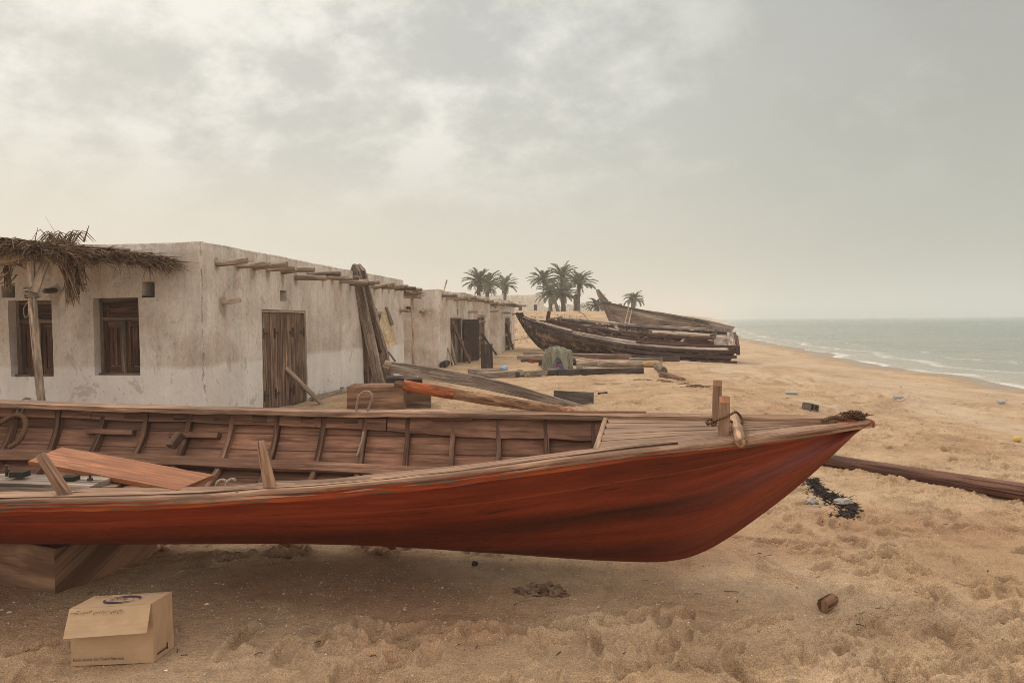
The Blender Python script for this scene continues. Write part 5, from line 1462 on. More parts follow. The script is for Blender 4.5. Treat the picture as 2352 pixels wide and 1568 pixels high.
for k in range(70):
    a = random.random()*6.28; L = random.uniform(.1, .33); p = c+Vector((random.gauss(0, .07), random.gauss(0, .07), -.08))
    m = p+Vector((math.cos(a)*L*.5, math.sin(a)*L*.3, L*.75)); e = m+Vector((math.cos(a)*L*.55, math.sin(a)*L*.4, -L*.45))
    mb.tube(cat_curve([p, m, e], 7), [.008, .008, .007, .006, .005, .004, .002], 4)
mb.leaf(c, c+Vector((-.2, 0, .35)), .02); mb.leaf(c+Vector((.3, 0, 0)), c+Vector((.38, 0, .22)), .03); mb.leaf(c+Vector((-.35, 0, 0)), c+Vector((-.3, 0, .2)), .02)
mb.build('frond_tuft', M['thatch'], aw)
# small canopy in the gap beside the middle house
sc_ = thing('brush_canopy', 'small brushwood canopy on one thin pole between the nearest and middle house', 'canopy', (-3.2, 22.6, 0))
mb = MB(); mb.tube([(P(948, 690, 22.3).x, 22.3, -.1), P(948, 760, 22.3), P(946.5, 682, 22.3)], .05, 8, .006); mb.build('post', M['viga'], sc_, True)
mb = MB(); mb.beam(P(915, 682, 22.2), P(968, 683, 22.2), .1, .08); mb.beam(P(915, 677, 22.35), P(957, 678, 22.35), .09, .1); mb.build('beam', M['viga'], sc_)
mb = MB()
for k in range(240):
    p = P(random.uniform(905, 955), random.uniform(667, 676), random.uniform(22, 22.9)); mb.leaf(p, p+Vector((random.uniform(.05, .4), random.uniform(-.2, .1), random.uniform(-.07, .03))), .03, .02)
mb.build('thatch', M['thatch'], sc_)
# ------------------------------------------------------------------ timbers leaning on the walls
def board(name, p0, p1, w, h, mat, label, cat='plank', up=(0, 0, 1), **k):
    mb = MB(); mb.beam(p0, p1, w, h, up, **k); return single(name, mb, M[mat], label, cat)
def gz(v, dz=0):
    v = Vector(v); return Vector((v.x, v.y, hz(v.x, v.y)+dz))
ly = board('leaning_plank', P(653, 842, 12.75), gz(P(742, 938, 13.0), .0), .115, .035, 'pale', 'pale narrow plank propping the plank double door of the nearest house shut', up=(1, -.3, .5))
def leanbeam(pa, pb, w, h, mat, label, extra=0):
    root = thing('leaning_timber', label, 'timber', pb)
    mb = MB(); mb.beam(pb, pa, w, h, (1, -.2, .3), jit=.008); top = mb.build('timber', M[mat], root)
    return root
leanbeam(P(815, 622, 16.2), gz(P(872, 888, 17.0), .0), .16, .24, 'grey', 'left one of two tall grey timbers leaning on the nearest house')
leanbeam(P(828, 622, 16.45), gz(P(898, 880, 17.7), .0), .15, .22, 'grey', 'right one of two tall grey timbers leaning on the nearest house')
for r_, x0, y0, D in ((bpy.data.objects['leaning_timber'], 815, 622, 16.2), (bpy.data.objects['leaning_timber.001'], 828, 622, 16.45)):
    mb = MB(); a = P(x0, y0, D); mb.beam(a, P(x0-1 if x0 < 820 else x0-5, 607, D-.05), .16, .22, (1, -.2, .3), w1=.1, h1=.07); mb.build('tapered_tip', M['grey'], r_)
board('leaning_plank', P(843, 712, 16.95), P(876, 808, 17.3), .17, .09, 'dark', 'short dark grooved board fixed beside the tall leaning timbers', up=(1, -.2, .3))
mb = MB(); mb.beam(P(858, 712, 17.5), P(866, 708, 17.9), .1, .1)
quad = [P(860, 712, 17.9), P(888, 800, 18.1), P(912, 790.5, 18.6), P(889.5, 704, 18.5)]
quadboard('plywood_panel', quad, .02, 'cream', 'cream plywood sheet hanging askew beside the tall leaning timbers', 'panel')
quadboard('broken_board', [P(885, 706, 18.35), P(900, 748, 18.45), P(905, 745.5, 18.5), P(890.5, 704, 18.4)], .03, 'grey', 'grey broken board strip on the edge of the cream plywood sheet', 'board')
board('thin_stick', P(892, 808, 18.1), P(908, 829, 18.0), .045, .045, 'grey', 'thin stick sloping below the cream plywood sheet', 'stick')
# rubble at the end of the white wall
for k, (x, y, s) in enumerate(((770, 905, .12), (786, 901, .10))):
    pass
mb = MB(); p = Gp(772, 903); mb.beam(p+Vector((-.12, 0, .06)), p+Vector((.14, .06, .07)), .16, .13, jit=.02); single('wood_offcut', mb, M['brown'], 'broken wood offcut at the foot of the white wall behind the big timber block', 'wood offcut')
# doors of the middle house: propping planks
def prop(pa, xb, yb, label, w=.10, h=.05, mat='grey', nb=0):
    pb = gz(Gp(xb, yb)); root = thing('leaning_plank', label, 'plank', pb)
    mb = MB(); mb.beam(pb, pa, w, h, (1, -.2, .2), jit=.006); mb.build('plank', M[mat], root)
    for k in range(nb):
        t = (.12, .5, .86)[k]; c = pb+(Vector(pa)-pb)*t; dd = (Vector(pa)-pb).normalized(); mb = MB(); mb.beam(c-dd*.08+Vector((.04, -.03, 0)), c+dd*.08+Vector((.04, -.03, 0)), w*1.6, h*1.2, (1, -.2, .2)); mb.build('cleat', M['brown'], root)
prop(P(1037, 738, 24.6), 1080, 834, 'long brown plank with three cleats propped across the open doorway of the middle house', .17, .06, 'brown', 3)
prop(P(1019, 772, 24.0), 1043, 842, 'thin pale slat leaning left of the open doorway of the middle house', .08, .035, 'pale')
prop(P(1031, 779, 24.4), 1046, 838, 'thick rounded grey log plank leaning left of the open doorway of the middle house', .24, .12, 'grey')
prop(P(1026, 800, 24.3), 1038, 838, 'short dark board leaning lowest beside the open doorway', .16, .05, 'dark')
prop(P(1107, 767, 28.9), 1141, 815, 'dark stick propped against the batten door of the middle house', .09, .06, 'dark')
prop(P(1161, 735, 35), 1178, 803, 'pair of brown slats propped against the half open door of the end house', .16, .07, 'brown', 3)
def log(name, pts, r, mat, label, cat='log', jit=.01, n=12, endc=None):
    mb = MB(); mb.tube(pts, r, n, jit); return single(name, mb, M[mat], label, cat, smooth=True)
a = Gp(1018, 845); b = Gp(1033, 835)
log('short_log', [a+Vector((0, -.1, .1)), a*.5+b*.5+Vector((0, 0, .12)), b+Vector((0, 0, .12))], [.125, .13, .12], 'dark', 'short dark split log at the corner foot of the middle house')
p = Gp(1058, 838); board('timber_offcut', p+Vector((-.3, .1, .02)), p+Vector((.45, -.1, .02)), .12, .02, 'pale', 'pale flat slat lying on the sand before the open doorway', 'slat')
# plank pricking up behind the middle house roof
mb = MB(); mb.beam(P(1019.5, 668, 24.5), P(1026.5, 643, 24.5), .13, .04, (1, 0, .2)); single('roof_plank', mb, M['cream'], 'pale plank sticking up from the roof of the middle house', 'plank')
# ------------------------------------------------------------------ things between the red boat and the houses
root = thing('timber_block', 'large light brown timber block behind the red boat with two sticks on top', 'timber block', (P(860, 930, 11.8).x, 12.2, 0))
D0 = 11.8; a = P(795, 889.5, D0); b = P(925, 887.5, D0); mb = MB()
z1 = a.z; mb.beam((a.x, D0+.33, z1/2-.06), (b.x, D0+.35, z1/2-.06), .62, z1+.14, jit=.008, ch=.02); mb.build('timber', M['block'], root)
root2 = thing('timber_block', 'darker lower timber block standing right of the light brown one', 'timber block', (P(955, 930, 12.2).x, 12.6, 0))
a = P(922, 899, 12.1); b = P(985, 905.5, 12.3); mb = MB(); mb.beam((a.x, 12.55, .10), (b.x, 12.6, .10), .6, b.z+.22, jit=.01, ch=.03); mb.build('timber', M['brown'], root2)
mb = MB(); mb.beam((a.x, 12.45, b.z+.25), (a.x+.32, 12.5, b.z+.25), .5, .07, jit=.008); mb.build('top_plate', M['dark'], root2)
board('wood_stick', P(831, 886.5, 12.05), P(868, 890, 12.0), .10, .045, 'pale', 'shorter front stick lying on the light brown timber block', 'stick')
board('wood_stick', P(850, 883.5, 12.35), P(886, 886, 12.3), .10, .045, 'pale', 'rear stick lying on the light brown timber block', 'stick')
# rough support under the grey beam
mb = MB(); q = P(912, 880, 12.9); mb.beam((q.x-.2, 12.9, .25), (q.x+.45, 13.0, .25), .35, .62, jit=.015); single('timber_block', mb, M['dark'], 'dark rough timber support under the left end of the long grey beam', 'timber block')
bm_ = thing('timber_beam', 'long grey weathered beam sloping down to the sand behind the red boat', 'timber', P(1120, 890, 12.2))
mb = MB(); rings = []; us = []
top = [(896, 830.5), (1000, 846), (1084, 861), (1180, 884), (1280, 914), (1362, 938.5)]; bot = [(896, 855), (1000, 874), (1084, 889), (1180, 909), (1280, 931.5), (1362, 943)]
for k in range(31):
    x = 896+(1362-896)*k/30; D = 12.0+.25*k/30
    t = P(x, lin(x, top), D); b = P(x, lin(x, bot), D); j = .008*float(pn(k*.7, 3)); th = .13*(1-.45*k/30)
    back = Vector((.02, th, 0))
    rings.append([b, b+back, t+back+Vector((0, 0, j)), t+Vector((0, 0, j*1.3)), (t*2+b)/3-Vector((0, .01+j, 0)), (t+b*2)/3-Vector((0, .008, 0))]); us.append(t.x)
mb.loft(rings, us, [0, .13, .33, .46, .53, .6, .67]); mb.build('timber', M['grey'], bm_)
mb = MB(); a = P(882.5, 836, 12.05); b = P(897, 841, 12.05); mb.beam(a, b, .13, .15, jit=.01); mb.build('tenon', M['pale'], bm_)
for x, y in ((939, 860), (960, 864)):
    mb = MB(); p = P(x, y, 11.985); mb.tube([p, p+Vector((0, -.012, 0))], .022, 10); mb.build('bolt', M['viga'], bm_)
pole = thing('painted_pole', 'round pole with a worn orange painted end resting on the timber blocks', 'pole', P(1140, 915, 11.5))
pp = [P(926, 884, 11.35), P(1041, 905, 11.45), P(1282, 941, 11.75), P(1380, 953, 11.9)]
mb = MB(); mb.tube(cat_curve([P(926, 884, 11.35), P(980, 894, 11.4), P(1042, 905, 11.45)], 10), [.093]*9+[.09], 14, .008); mb.build('painted_end', M['orangepaint'], pole, True)
mb = MB(); mb.tube([P(1042, 905, 11.45), P(1110, 916, 11.53), P(1200, 929, 11.65), P(1284, 940.5, 11.75)], [.088, .088, .082, .076], 14, .012); mb.build('bark', M['bark'], pole, True)
mb = MB(); mb.tube([P(1284, 940.5, 11.75), P(1380, 953, 11.9)], [.066, .06], 12, .006); mb.build('thin_end', M['wornorange'], pole, True)
mb = MB(); mb.tube([P(907, 881, 11.36), P(928, 884.3, 11.36)], [.062, .068], 10, .012); mb.build('stub', M['bark'], pole, True)
a = P(1272, 917, 12.75); b = P(1363, 921, 12.5)
board('dark_board', (a.x, 12.75, .11), (b.x, 12.5, .09), .05, .34, 'greydark', 'dark grey board standing on edge in the sand behind the red boat', 'board')
p = Gp(1383, 908); mb = MB(); mb.beam(p+Vector((-.08, 0, .03)), p+Vector((.1, 0, .04)), .06, .06, jit=.012); single('driftwood_bit', mb, M['dark'], 'small dark driftwood bit right of the dark grey board', 'driftwood')
g = Gp(1119, 848); t = P(1118, 790, g.y)
board('standing_board', (g.x, g.y, -.15), (t.x-.01, g.y+.06, t.z), .385, .07, 'dark', 'dark brown board standing upright in the sand before the end house', 'board', up=(0, 1, 0))
a = Gp(1078, 864); b = Gp(1153, 861); board('timber_beam', a+Vector((0, 0, .09)), b+Vector((0, 0, .09)), .25, .22, 'grey', 'short squared grey timber lying at the foot of the standing board', 'timber')
a = Gp(1096, 871); b = Gp(1182, 866.5); board('timber_beam', a+Vector((0, 0, .09)), b+Vector((0, 0, .09)), .16, .19, 'grey', 'left grey end of the long low timber line on the sand', 'timber')
a = Gp(1182, 867); b = Gp(1300, 862); board('timber_beam', a+Vector((0, .05, .07)), b+Vector((0, .05, .09)), .14, .17, 'dark', 'dark middle piece of the long low timber line behind the net crate', 'timber')
a = Gp(1217, 866); b = Gp(1275, 862); board('timber_beam', a+Vector((0, -.10, .10)), b+Vector((.1, -.12, .14)), .07, .16, 'grey', 'grey plank with a bolt hole lying on the long low timber line', 'timber')
a = Gp(1284, 863.5); b = Gp(1476, 858); board('timber_beam', a+Vector((0, 0, .10)), b+Vector((0, 0, .10)), .18, .18, 'dark', 'long dark charred beam lying right of the net crate', 'timber')
# crate with net
cg = Gp(1281, 852); cr = thing('blue_crate', 'pale blue plastic crate with a red letter half buried under a fishing net', 'crate', cg)
W_, Hh = .49, .44; mb = MB(); mb.box((cg.x, cg.y+.2, cg.z+Hh/2), (W_-.03, .36, Hh-.02)); mb.build('side_walls', M['bluecrate'], cr)
for k in range(5):
    mb = MB(); z = cg.z+.03+k*(Hh-.05)/4; mb.box((cg.x, cg.y+.2, z), (W_, .40, .022)); mb.build('rib', M['bluecrate'], cr)
for k in range(5):
    mb = MB(); x = cg.x-W_/2+.02+k*(W_-.04)/4; mb.box((x, cg.y+.2, cg.z+Hh/2), (.020, .395, Hh)); mb.build('rib', M['bluecrate'], cr)
mb = MB(); y = cg.y-.012
for (x0, z0, x1, z1) in ((-.03, .10, -.015, .29), (-.02, .20, .09, .27), (-.02, .20, .12, .10), (-.03, .285, .10, .285)):
    mb.beam((cg.x+x0, y, cg.z+z0), (cg.x+x1, y, cg.z+z1), .035, .012, (0, 1, 0))
mb.build('painted_letter', M['redpaint'], cr)
nt = thing('fishing_net', 'heap of pale green fishing net draped over the blue crate', 'net', cg)
mb = MB(); G = []; U = []; V = []
NA, NR = 72, 22
for i in range(NR+1):
    t = i/NR; row = []
    for j in range(NA+1):
        a = 2*math.pi*j/NA; rx = .40; ry = .36
        bulge = 1+.09*math.sin(a*7+2)+.06*math.sin(a*13+1)+.12*float(pn(math.cos(a)*3, math.sin(a)*3+t*2))
        r = math.sin(min(1, t/.6)*math.pi/2)
        front = max(0, -math.sin(a)); gap = math.exp(-((a-4.74)/.5)**2)
        low = (.30*t if t < .6 else .18+(t-.6)*(1.45+.45*abs(math.cos(a))))*(1-.76*gap)
        z = cg.z+.76-.12*t*t-low+.075*float(pn(math.cos(a)*3+t*3, math.sin(a)*3+9))
        row.append(Vector((cg.x+math.cos(a)*rx*r*bulge+(t-.6 > 0)*(t-.6)*.16*math.cos(a), cg.y+.2+math.sin(a)*ry*r*bulge-(t > .6)*.05*front, max(cg.z-.02, z))))
    G.append(row); U.append([j/NA*2.5 for j in range(NA+1)]); V.append([t*1.2]*(NA+1))
mb.surf(G, U, V); mb.build('net_heap', M['net'], nt, True)
mb = MB()
for k in range(95):
    a = random.random()*2*math.pi
    if abs(a-4.74) < .6 and random.random() < .85: a += 1.2
    pts = []
    t0 = random.uniform(0, .5); L = random.uniform(.35, .65)
    for m in range(9):
        t = min(1, t0+L*m/8); i = t*NR; jx = (a/(2*math.pi)*NA+2.2*math.sin(m*.9+k)) % NA
        p = G[int(i)][int(jx)]; c = Vector((cg.x, cg.y+.2, p.z)); pts.append(p+(p-c).normalized()*.02+Vector((0, 0, .012)))
    mb.tube(cat_curve(pts, 14), .013, 5)
mb.build('cords', M['net'], nt, True)
p = Gp(1195, 866); mb = MB(); mb.blob(p+Vector((0, -.05, .12)), (.13, .1, .11), .4, 2, 2); mb.blob(p+Vector((.22, -.05, .07)), (.12, .09, .08), .5, 2, 2); single('net_scrap', mb, M['ropewhite'], 'pale scrap of net caught on the long low timber line', 'net')
p = Gp(1158, 851); mb = MB(); mb.blob(p+Vector((0, 0, .07)), (.13, .08, .09), .35, 2, 2); single('plastic_bag', mb, M['bluecrate'], 'small pale blue plastic bag on the sand by the squared grey timber', 'bag', smooth=True)
p = Gp(1324, 853); mb = MB(); mb.tube([p+Vector((0, 0, .08)), p+Vector((.2, -.03, .08))], .1, 12, .01); mb.blob(p+Vector((.33, 0, .05)), (.12, .1, .08), .3, 2); single('rope_coil', mb, M['viga'], 'small tan reel lying between the net crate and the charred beam', 'reel')
# timber pile: d-space lines
pile = [((1204, 820), (1266, 818.5), .14, .12, 'grey', 'short grey board at the back left of the timber pile', .12),
 ((1188, 828.5), (1262, 828), .20, .14, 'grey', 'grey board with a pale face sticking out furthest left of the timber pile', .09),
 ((1196, 832), (1250, 832), .2, .12, 'dark', 'dark board under the furthest left board of the timber pile', .02),
 ((1215, 834), (1262, 833.5), .2, .13, 'orangepaint', 'orange painted board end at the left of the timber pile', .05),
 ((1237, 843.5), (1322, 842.5), .26, .22, 'dark', 'dark thick block end lying behind the blue crate', .10),
 ((1313, 829), (1450, 833), .10, .17, 'brown', 'long brown squared beam in the middle of the timber pile', .14),
 ((1445, 833.5), (1522, 834), .2, .15, 'grey', 'grey beam with sawn end right of the brown beam in the pile', .08),
 ((1518, 833), (1559, 832.5), .2, .17, 'dark', 'black stained stump end furthest right of the timber pile', .08),
 ((1305, 829), (1362, 838), .14, .05, 'pale', 'pale thin plank slanting over the pile beside the net', .16),
 ((1312, 836), (1420, 838), .16, .07, 'dark', 'thin dark plank low in the timber pile above the grey pole', .06),
 ((1370, 834), (1476, 835.5), .22, .08, 'grey', 'grey plank lying just above the grey pole in the pile', .05),
 ((1300, 820.5), (1445, 822.5), .16, .08, 'grey', 'thin grey plank along the back of the timber pile', .10),
 ((1412, 822.5), (1530, 826), .15, .08, 'dark', 'thin dark plank at the back right of the timber pile', .08),
 ((1290, 823.5), (1400, 826), .14, .06, 'pale', 'pale thin plank across the back of the timber pile', .17)]
for (xa, ya), (xb, yb), w, h, mt, lab, dz in pile:
    a = Gp(xa, ya); b = Gp(xb, yb); board('timber_beam' if h > .1 else 'plank', a+Vector((0, 0, dz+h*.3)), b+Vector((0, 0, dz+h*.3)), w, h, mt, lab, 'timber' if h > .1 else 'plank')
gp = thing('banded_pole', 'round grey pole with two bands lying along the front of the timber pile', 'pole', Gp(1400, 843))
a = Gp(1323, 843)+Vector((0, 0, .10)); b = Gp(1483, 842)+Vector((0, 0, .10)); d = b-a
mb = MB(); mb.tube([a, a+d*.3, a+d*.7, a+d*.97, b], [.10, .104, .104, .1, .095], 14, .006); mb.build('shaft', M['viga'], gp, True)
for t in (.31, .73):
    mb = MB(); mb.tube([a+d*(t-.012), a+d*(t+.012)], .112, 14); mb.build('band', M['pale'], gp, True)
c = Gp(1498, 843)+Vector((.0, 0, .11)); mb = MB(); mb.tube([c+Vector((-.34+.068*k, 0, 0)) for k in range(11)], [.012, .07, .10, .115, .12, .12, .12, .115, .1, .07, .012], 14); single('fender', mb, M['fender'], 'tan sausage shaped fender float at the right end of the grey pole', 'fender', smooth=True)
a = Gp(1510, 849); b = Gp(1524.5, 860)
log('driftwood_log', [a+Vector((0, .2, .10)), (a+b)/2+Vector((0, 0, .11)), b+Vector((0, 0, .105))], [.10, .115, .11], 'darkviga', 'thick short driftwood log with a sawn end right of the charred beam', endc=1)
a = Gp(1518, 866); b = Gp(1571, 876)
log('driftwood_log', [a+Vector((0, 0, .08)), (a+b)/2+Vector((0, .03, .07)), b+Vector((0, 0, .05))], [.075, .07, .05], 'brown', 'thin crooked driftwood branch lying below the thick short log', jit=.02)
def tangle(name, x0, x1, y0, y1, n, label, r=.012):
    mb = MB()
    for k in range(n):
        t = random.random(); x = x0+(x1-x0)*t+random.gauss(0, 3); y = y0+(y1-y0)*t+random.gauss(0, 1.0); p = Gp(x, y); pts = []
        a = random.random()*6.28
        for m in range(6):
            a += random.gauss(0, 1.0); pts.append(p+Vector((.11*m*math.cos(a)*random.random(), .2*m*.4*math.sin(a)*random.random(), .008+.02*random.random())))
        mb.tube(cat_curve(pts, 14), r, 5)
    single(name, mb, M['ropebrown'], label, 'rope')
tangle('rope_tangle', 1472, 1545, 872, 877, 11, 'brown frayed rope tangle on the sand left of the crooked branch', .006)
tangle('rope_tangle', 1565, 1615, 879, 893, 12, 'brown frayed rope tangle on the sand right of the crooked branch', .006)
for x0, y0, x1, y1, lab in ((1367, 882, 1390, 883.5, 'left one of two thin pale sticks lying flat on the sand'), (1407, 883, 1467, 887.5, 'longer right one of two thin pale sticks lying flat on the sand')):
    board('thin_stick', Gp(x0, y0)+Vector((0, 0, .02)), Gp(x1, y1)+Vector((0, 0, .02)), .05, .03, 'pale', lab, 'stick')
# ------------------------------------------------------------------ things on the open sand to the right
g = Gp(1866, 944); cb = thing('concrete_block', 'broken dark hollow concrete block lying alone on the open sand', 'concrete block', g)
mb = MB(); Rm = Matrix.Rotation(R(24), 3, 'Z') @ Matrix.Rotation(R(14), 3, 'Y')
for (cx, cy, sx, sy) in ((0, -.085, .25, .03), (0, .085, .25, .03), (-.11, 0, .03, .14), (.0, 0, .028, .14), (.11, 0, .03, .14)):
    mb.box(g+Vector((0, .08, .055))+Rm @ Vector((cx*.8, 0, cy*.62)), (sx*.8, .18, sy*.75), M=Rm)
mb.build('shell', M['concrete'], cb)
def bottle(x, y, L, r, label, mat='plastic', rz=0):
    p = Gp(x, y)+Vector((0, 0, r)); d = Vector((math.cos(rz), math.sin(rz), 0)); root = thing('plastic_bottle', label, 'bottle', p)
    mb = MB(); mb.tube([p+d*(L*t) for t in (-.5, -.48, -.2, 0, .25, .36, .42)], [r*.6, r, r, r*.93, r, r*.6, r*.35], 10, r*.12); mb.build('bottle', M[mat], root, True)
    mb = MB(); mb.tube([p+d*(L*.42), p+d*(L*.5)], r*.42, 8); mb.build('cap', M[mat], root, True)
bottle(1820, 906, .27, .036, 'clear plastic bottle nearest to the concrete block on the sand', rz=-.4)
bottle(2064, 916, .22, .04, 'clear plastic bottle on the sand in the middle of the open beach', rz=.1)
bottle(2301, 927, .19, .038, 'clear plastic bottle furthest right on the pale shell band', rz=.2)
p = Gp(2336, 1014); mb = MB(); d = Vector((.97, .2, 0)); r = .036
mb.tube([p+Vector((0, 0, r))+d*(.095*(t-.5)) for t in (0, .06, .16, .5, .84, .94, 1)], [r*.5, r*.85, r, r, r, r*.85, r*.5], 14); single('yellow_float', mb, M['yellow'], 'small yellow barrel shaped float on the sand at the right edge', 'float', smooth=True)
a = Gp(1905, 1071); b = Gp(2352, 1152); d = (b-a)
log('fallen_pole', [a-d*.35+Vector((0, 0, .07)), a+Vector((0, 0, .068)), a+d*.3+Vector((0, 0, .072)), a+d*.65+Vector((0, 0, .076)), b+Vector((0, 0, .08)), b+d*.5+Vector((0, 0, .085))], [.060, .064, .068, .073, .079, .083], 'redpole', 'long reddish brown round pole lying on the sand right of the red boat bow', 'pole', .006, 16)
def weed():
    mb = MB()
    pts = [(1845, 1105), (1868, 1110), (1878, 1130), (1905, 1143), (1930, 1150), (1950, 1165), (1960, 1180), (1938, 1186)]
    for k in range(1900):
        i = random.random()*(len(pts)-1); f = i-int(i); a, b = pts[int(i)], pts[min(int(i)+1, len(pts)-1)]
        sp = 4 if i < 3 else 8
        x = a[0]*(1-f)+b[0]*f+random.gauss(0, sp); y = a[1]*(1-f)+b[1]*f+random.gauss(0, sp*.55)
        if random.random() < .12: x -= random.random()*40; y += random.gauss(0, 6)
        p = Gp(x, y, 8); p.z = hs(p.x, p.y); s = random.uniform(.008, .028)
        mb.leaf(p+Vector((0, 0, .004)), p+Vector((random.gauss(0, s*1.6), random.gauss(0, s*1.6), random.uniform(0, .03))), s*.7, .0, 2)
    for k in range(420):
        i = random.choice([1.2, 2.5, 4.5, 5.2, 5.8, 6.1, 6.4])+random.gauss(0, .3); i = min(max(i, 0), 6.9); f = i-int(i); a, b = pts[int(i)], pts[int(i)+1]
        p = Gp(a[0]*(1-f)+b[0]*f+random.gauss(0, 7), a[1]*(1-f)+b[1]*f+random.gauss(0, 4)); p.z = hs(p.x, p.y); mb.blob(p+Vector((0, 0, .006)), (random.uniform(.006, .024), random.uniform(.006, .024), random.uniform(.005, .014)), .7, 1, 3)
    single('seaweed', mb, M['weed'], 'ragged strip of dry black seaweed on the sand right of the red bow', 'seaweed', kind='stuff')
weed()
def rock(x, y, r, label, mat='rock', amp=.35):
    p = Gp(x, y); mb = MB(); mb.blob(p+Vector((0, 0, r[2]*.55)), r, amp, 3, 1.6); return single('stone', mb, M[mat], label, 'stone', smooth=True)
rock(1864, 1157, (.052, .05, .036), 'round grey stone at the left of the black seaweed')
rock(1876, 1164, (.034, .03, .012), 'flat pale stone sliver below the round grey stone')
rock(1935, 1158, (.085, .06, .034), 'pale stone lying in the middle of the black seaweed')
rock(1858, 1106, (.07, .05, .03), 'grey stone at the upper end of the black seaweed')
p = Gp(1905, 1400); mb = MB(); mb.tube([p+Vector((-.048, -.03, .034)), p+Vector((-.044, -.028, .034)), p+Vector((.0, .01, .036)), p+Vector((.042, .05, .040)), p+Vector((.048, .055, .040))], [.034, .037, .036, .031, .026], 14, .004); single('wood_stump', mb, M['bark'], 'small sawn wooden stump end lying on the sand at lower right', 'wood offcut')
def clods():
    g = Gp(1245, 1362); root = thing('sand_clod', 'crumbled lump of moist sand below the red boat hull', 'sand lump', g)
    for dx, dy, r in ((-.07, .0, (.062, .045, .036)), (.0, .01, (.058, .05, .040)), (.085, -.02, (.065, .042, .032)), (-.13, .03, (.035, .035, .016))):
        mb = MB(); mb.blob(g+Vector((dx, dy, r[2]*.35)), r, .8, 3, 2.2); mb.build('lump', M['clod'], root, True)
clods()
def litter():
    mb = MB()
    for k in range(260):
        y = 3.2+16*random.random()**1.6; x = random.uniform(-.8, .95)*(y+.4)
        if x-float(shoreX(y)) > -2: continue
        z = hs(x, y)+.003; L = random.uniform(.008, .03)*(1+.12*y); a = random.gauss(.4, .9)
        if random.random() < .1: L *= 2.2
        d = Vector((math.cos(a)*L, math.sin(a)*L, random.uniform(-.003, .006))); p = Vector((x, y, z))
        mb.tube([p, p+d*.5+Vector((0, 0, random.uniform(0, .006))), p+d], random.uniform(.001, .002)*(1+.10*y), 4)
    single('dry_twigs', mb, M['dark'], 'tiny dark twigs and bits scattered over the sand', 'twigs', kind='stuff')
litter()
p = Gp(1091, 1297); mb = MB(); mb.blob(p+Vector((0, 0, .01)), (.02, .02, .018), .6, 2, 2); single('charcoal_bit', mb, M['weed'], 'small black charcoal bit on the sand below the hull', 'charcoal')
# ------------------------------------------------------------------ wrecked boats
def c4(x, y, D): return P(1148.4+x*.24414, 648.9+y*.24414, D)
wk = thing('wrecked_boat', 'long dark decayed wooden boat heeled over on the sand with broken deck rails', 'boat', (5.2, 30.5, 0))
S_ = [((165, 298, 36.5), (166, 298, 36.55), (168, 310, 36.5)), ((228, 330, 35.9), (240, 326, 36.1), (222, 425, 35.9)),
      ((300, 362, 35.2), (330, 360, 35.8), (345, 555, 35.2)), ((450, 410, 34), (560, 375, 35.2), (500, 640, 34.2)),
      ((700, 485, 31.8), (800, 390, 34), (790, 672, 33)), ((950, 535, 30.2), (1080, 415, 32.4), (1050, 692, 31.3)),
      ((1200, 580, 28.6), (1330, 430, 31.2), (1300, 706, 29.8)), ((1500, 612, 27.3), (1600, 445, 30), (1600, 728, 28)),
      ((1900, 635, 25.9), (1950, 470, 28.6), (1930, 758, 26.4)), ((2225, 640, 24.9), (2195, 487, 27.8), (2125, 742, 25.7))]
NS = 64
wN = cat_curve([c4(*s[0]) for s in S_], NS); wF = cat_curve([c4(*s[1]) for s in S_], NS); wB = cat_curve([c4(*s[2]) for s in S_], NS)
outn = Vector((-.85, -.5, 0)).normalized()
def wsec(i, v):
    a, b = wN[i], wB[i]; f = i/(NS-1)
    bul = .30*math.sin(math.pi*v)*(1-.6*f)*min(1, i/14)
    p = a+(b-a)*v; p = p+outn*bul*.6+Vector((0, 0, -.06*math.sin(math.pi*v)*min(1, i/14)))
    return p
mb = MB(); NVv = 14
G = [[wsec(i, j/NVv)+outn*(.012*float(pn(i*.6, j*1.1))) for j in range(NVv+1)] for i in range(NS)]
U = [[i*.18]*(NVv+1) for i in range(NS)]; V = [[j/NVv*1.35+.4 for j in range(NVv+1)] for i in range(NS)]
mb.surf(G, U, V)
G2 = [[wF[i]+(wB[i]+Vector((.9, .6, -.2))*min(1, i/18)*(1-.8*i/(NS-1))-wF[i])*(j/6) for j in range(7)] for i in range(NS)]
mb.surf(G2, [[i*.18]*7 for i in range(NS)], [[j/6 for j in range(7)] for i in range(NS)])
mb.surf([[wN[-1], wF[-1]], [wB[-1], wB[-1]+Vector((.18, .12, -.04))]], [[0, 2.6], [.1, 2.]], [[0, 0], [1, 1]])
mb.build('hull', M['wreck'], wk, True)
def wl(i, f, dz=0):     # across the deck: f 0 near rail, 1 far rail; i may be fractional
    i = min(max(i, 0), NS-1.001); k = int(i); t = i-k
    a = wN[k]*(1-t)+wN[k+1]*t; b = wF[k]*(1-t)+wF[k+1]*t; p = a+(b-a)*f
    upv = ((b-a).cross(wN[min(NS-1, k+1)]-wN[k])); upv = upv.normalized() if upv.length > 1e-9 else Vector((0, 0, 1))
    if upv.z < 0: upv = -upv
    if dz: p = p+(Vector((0, 0, .75))+upv*.25)*dz
    return p
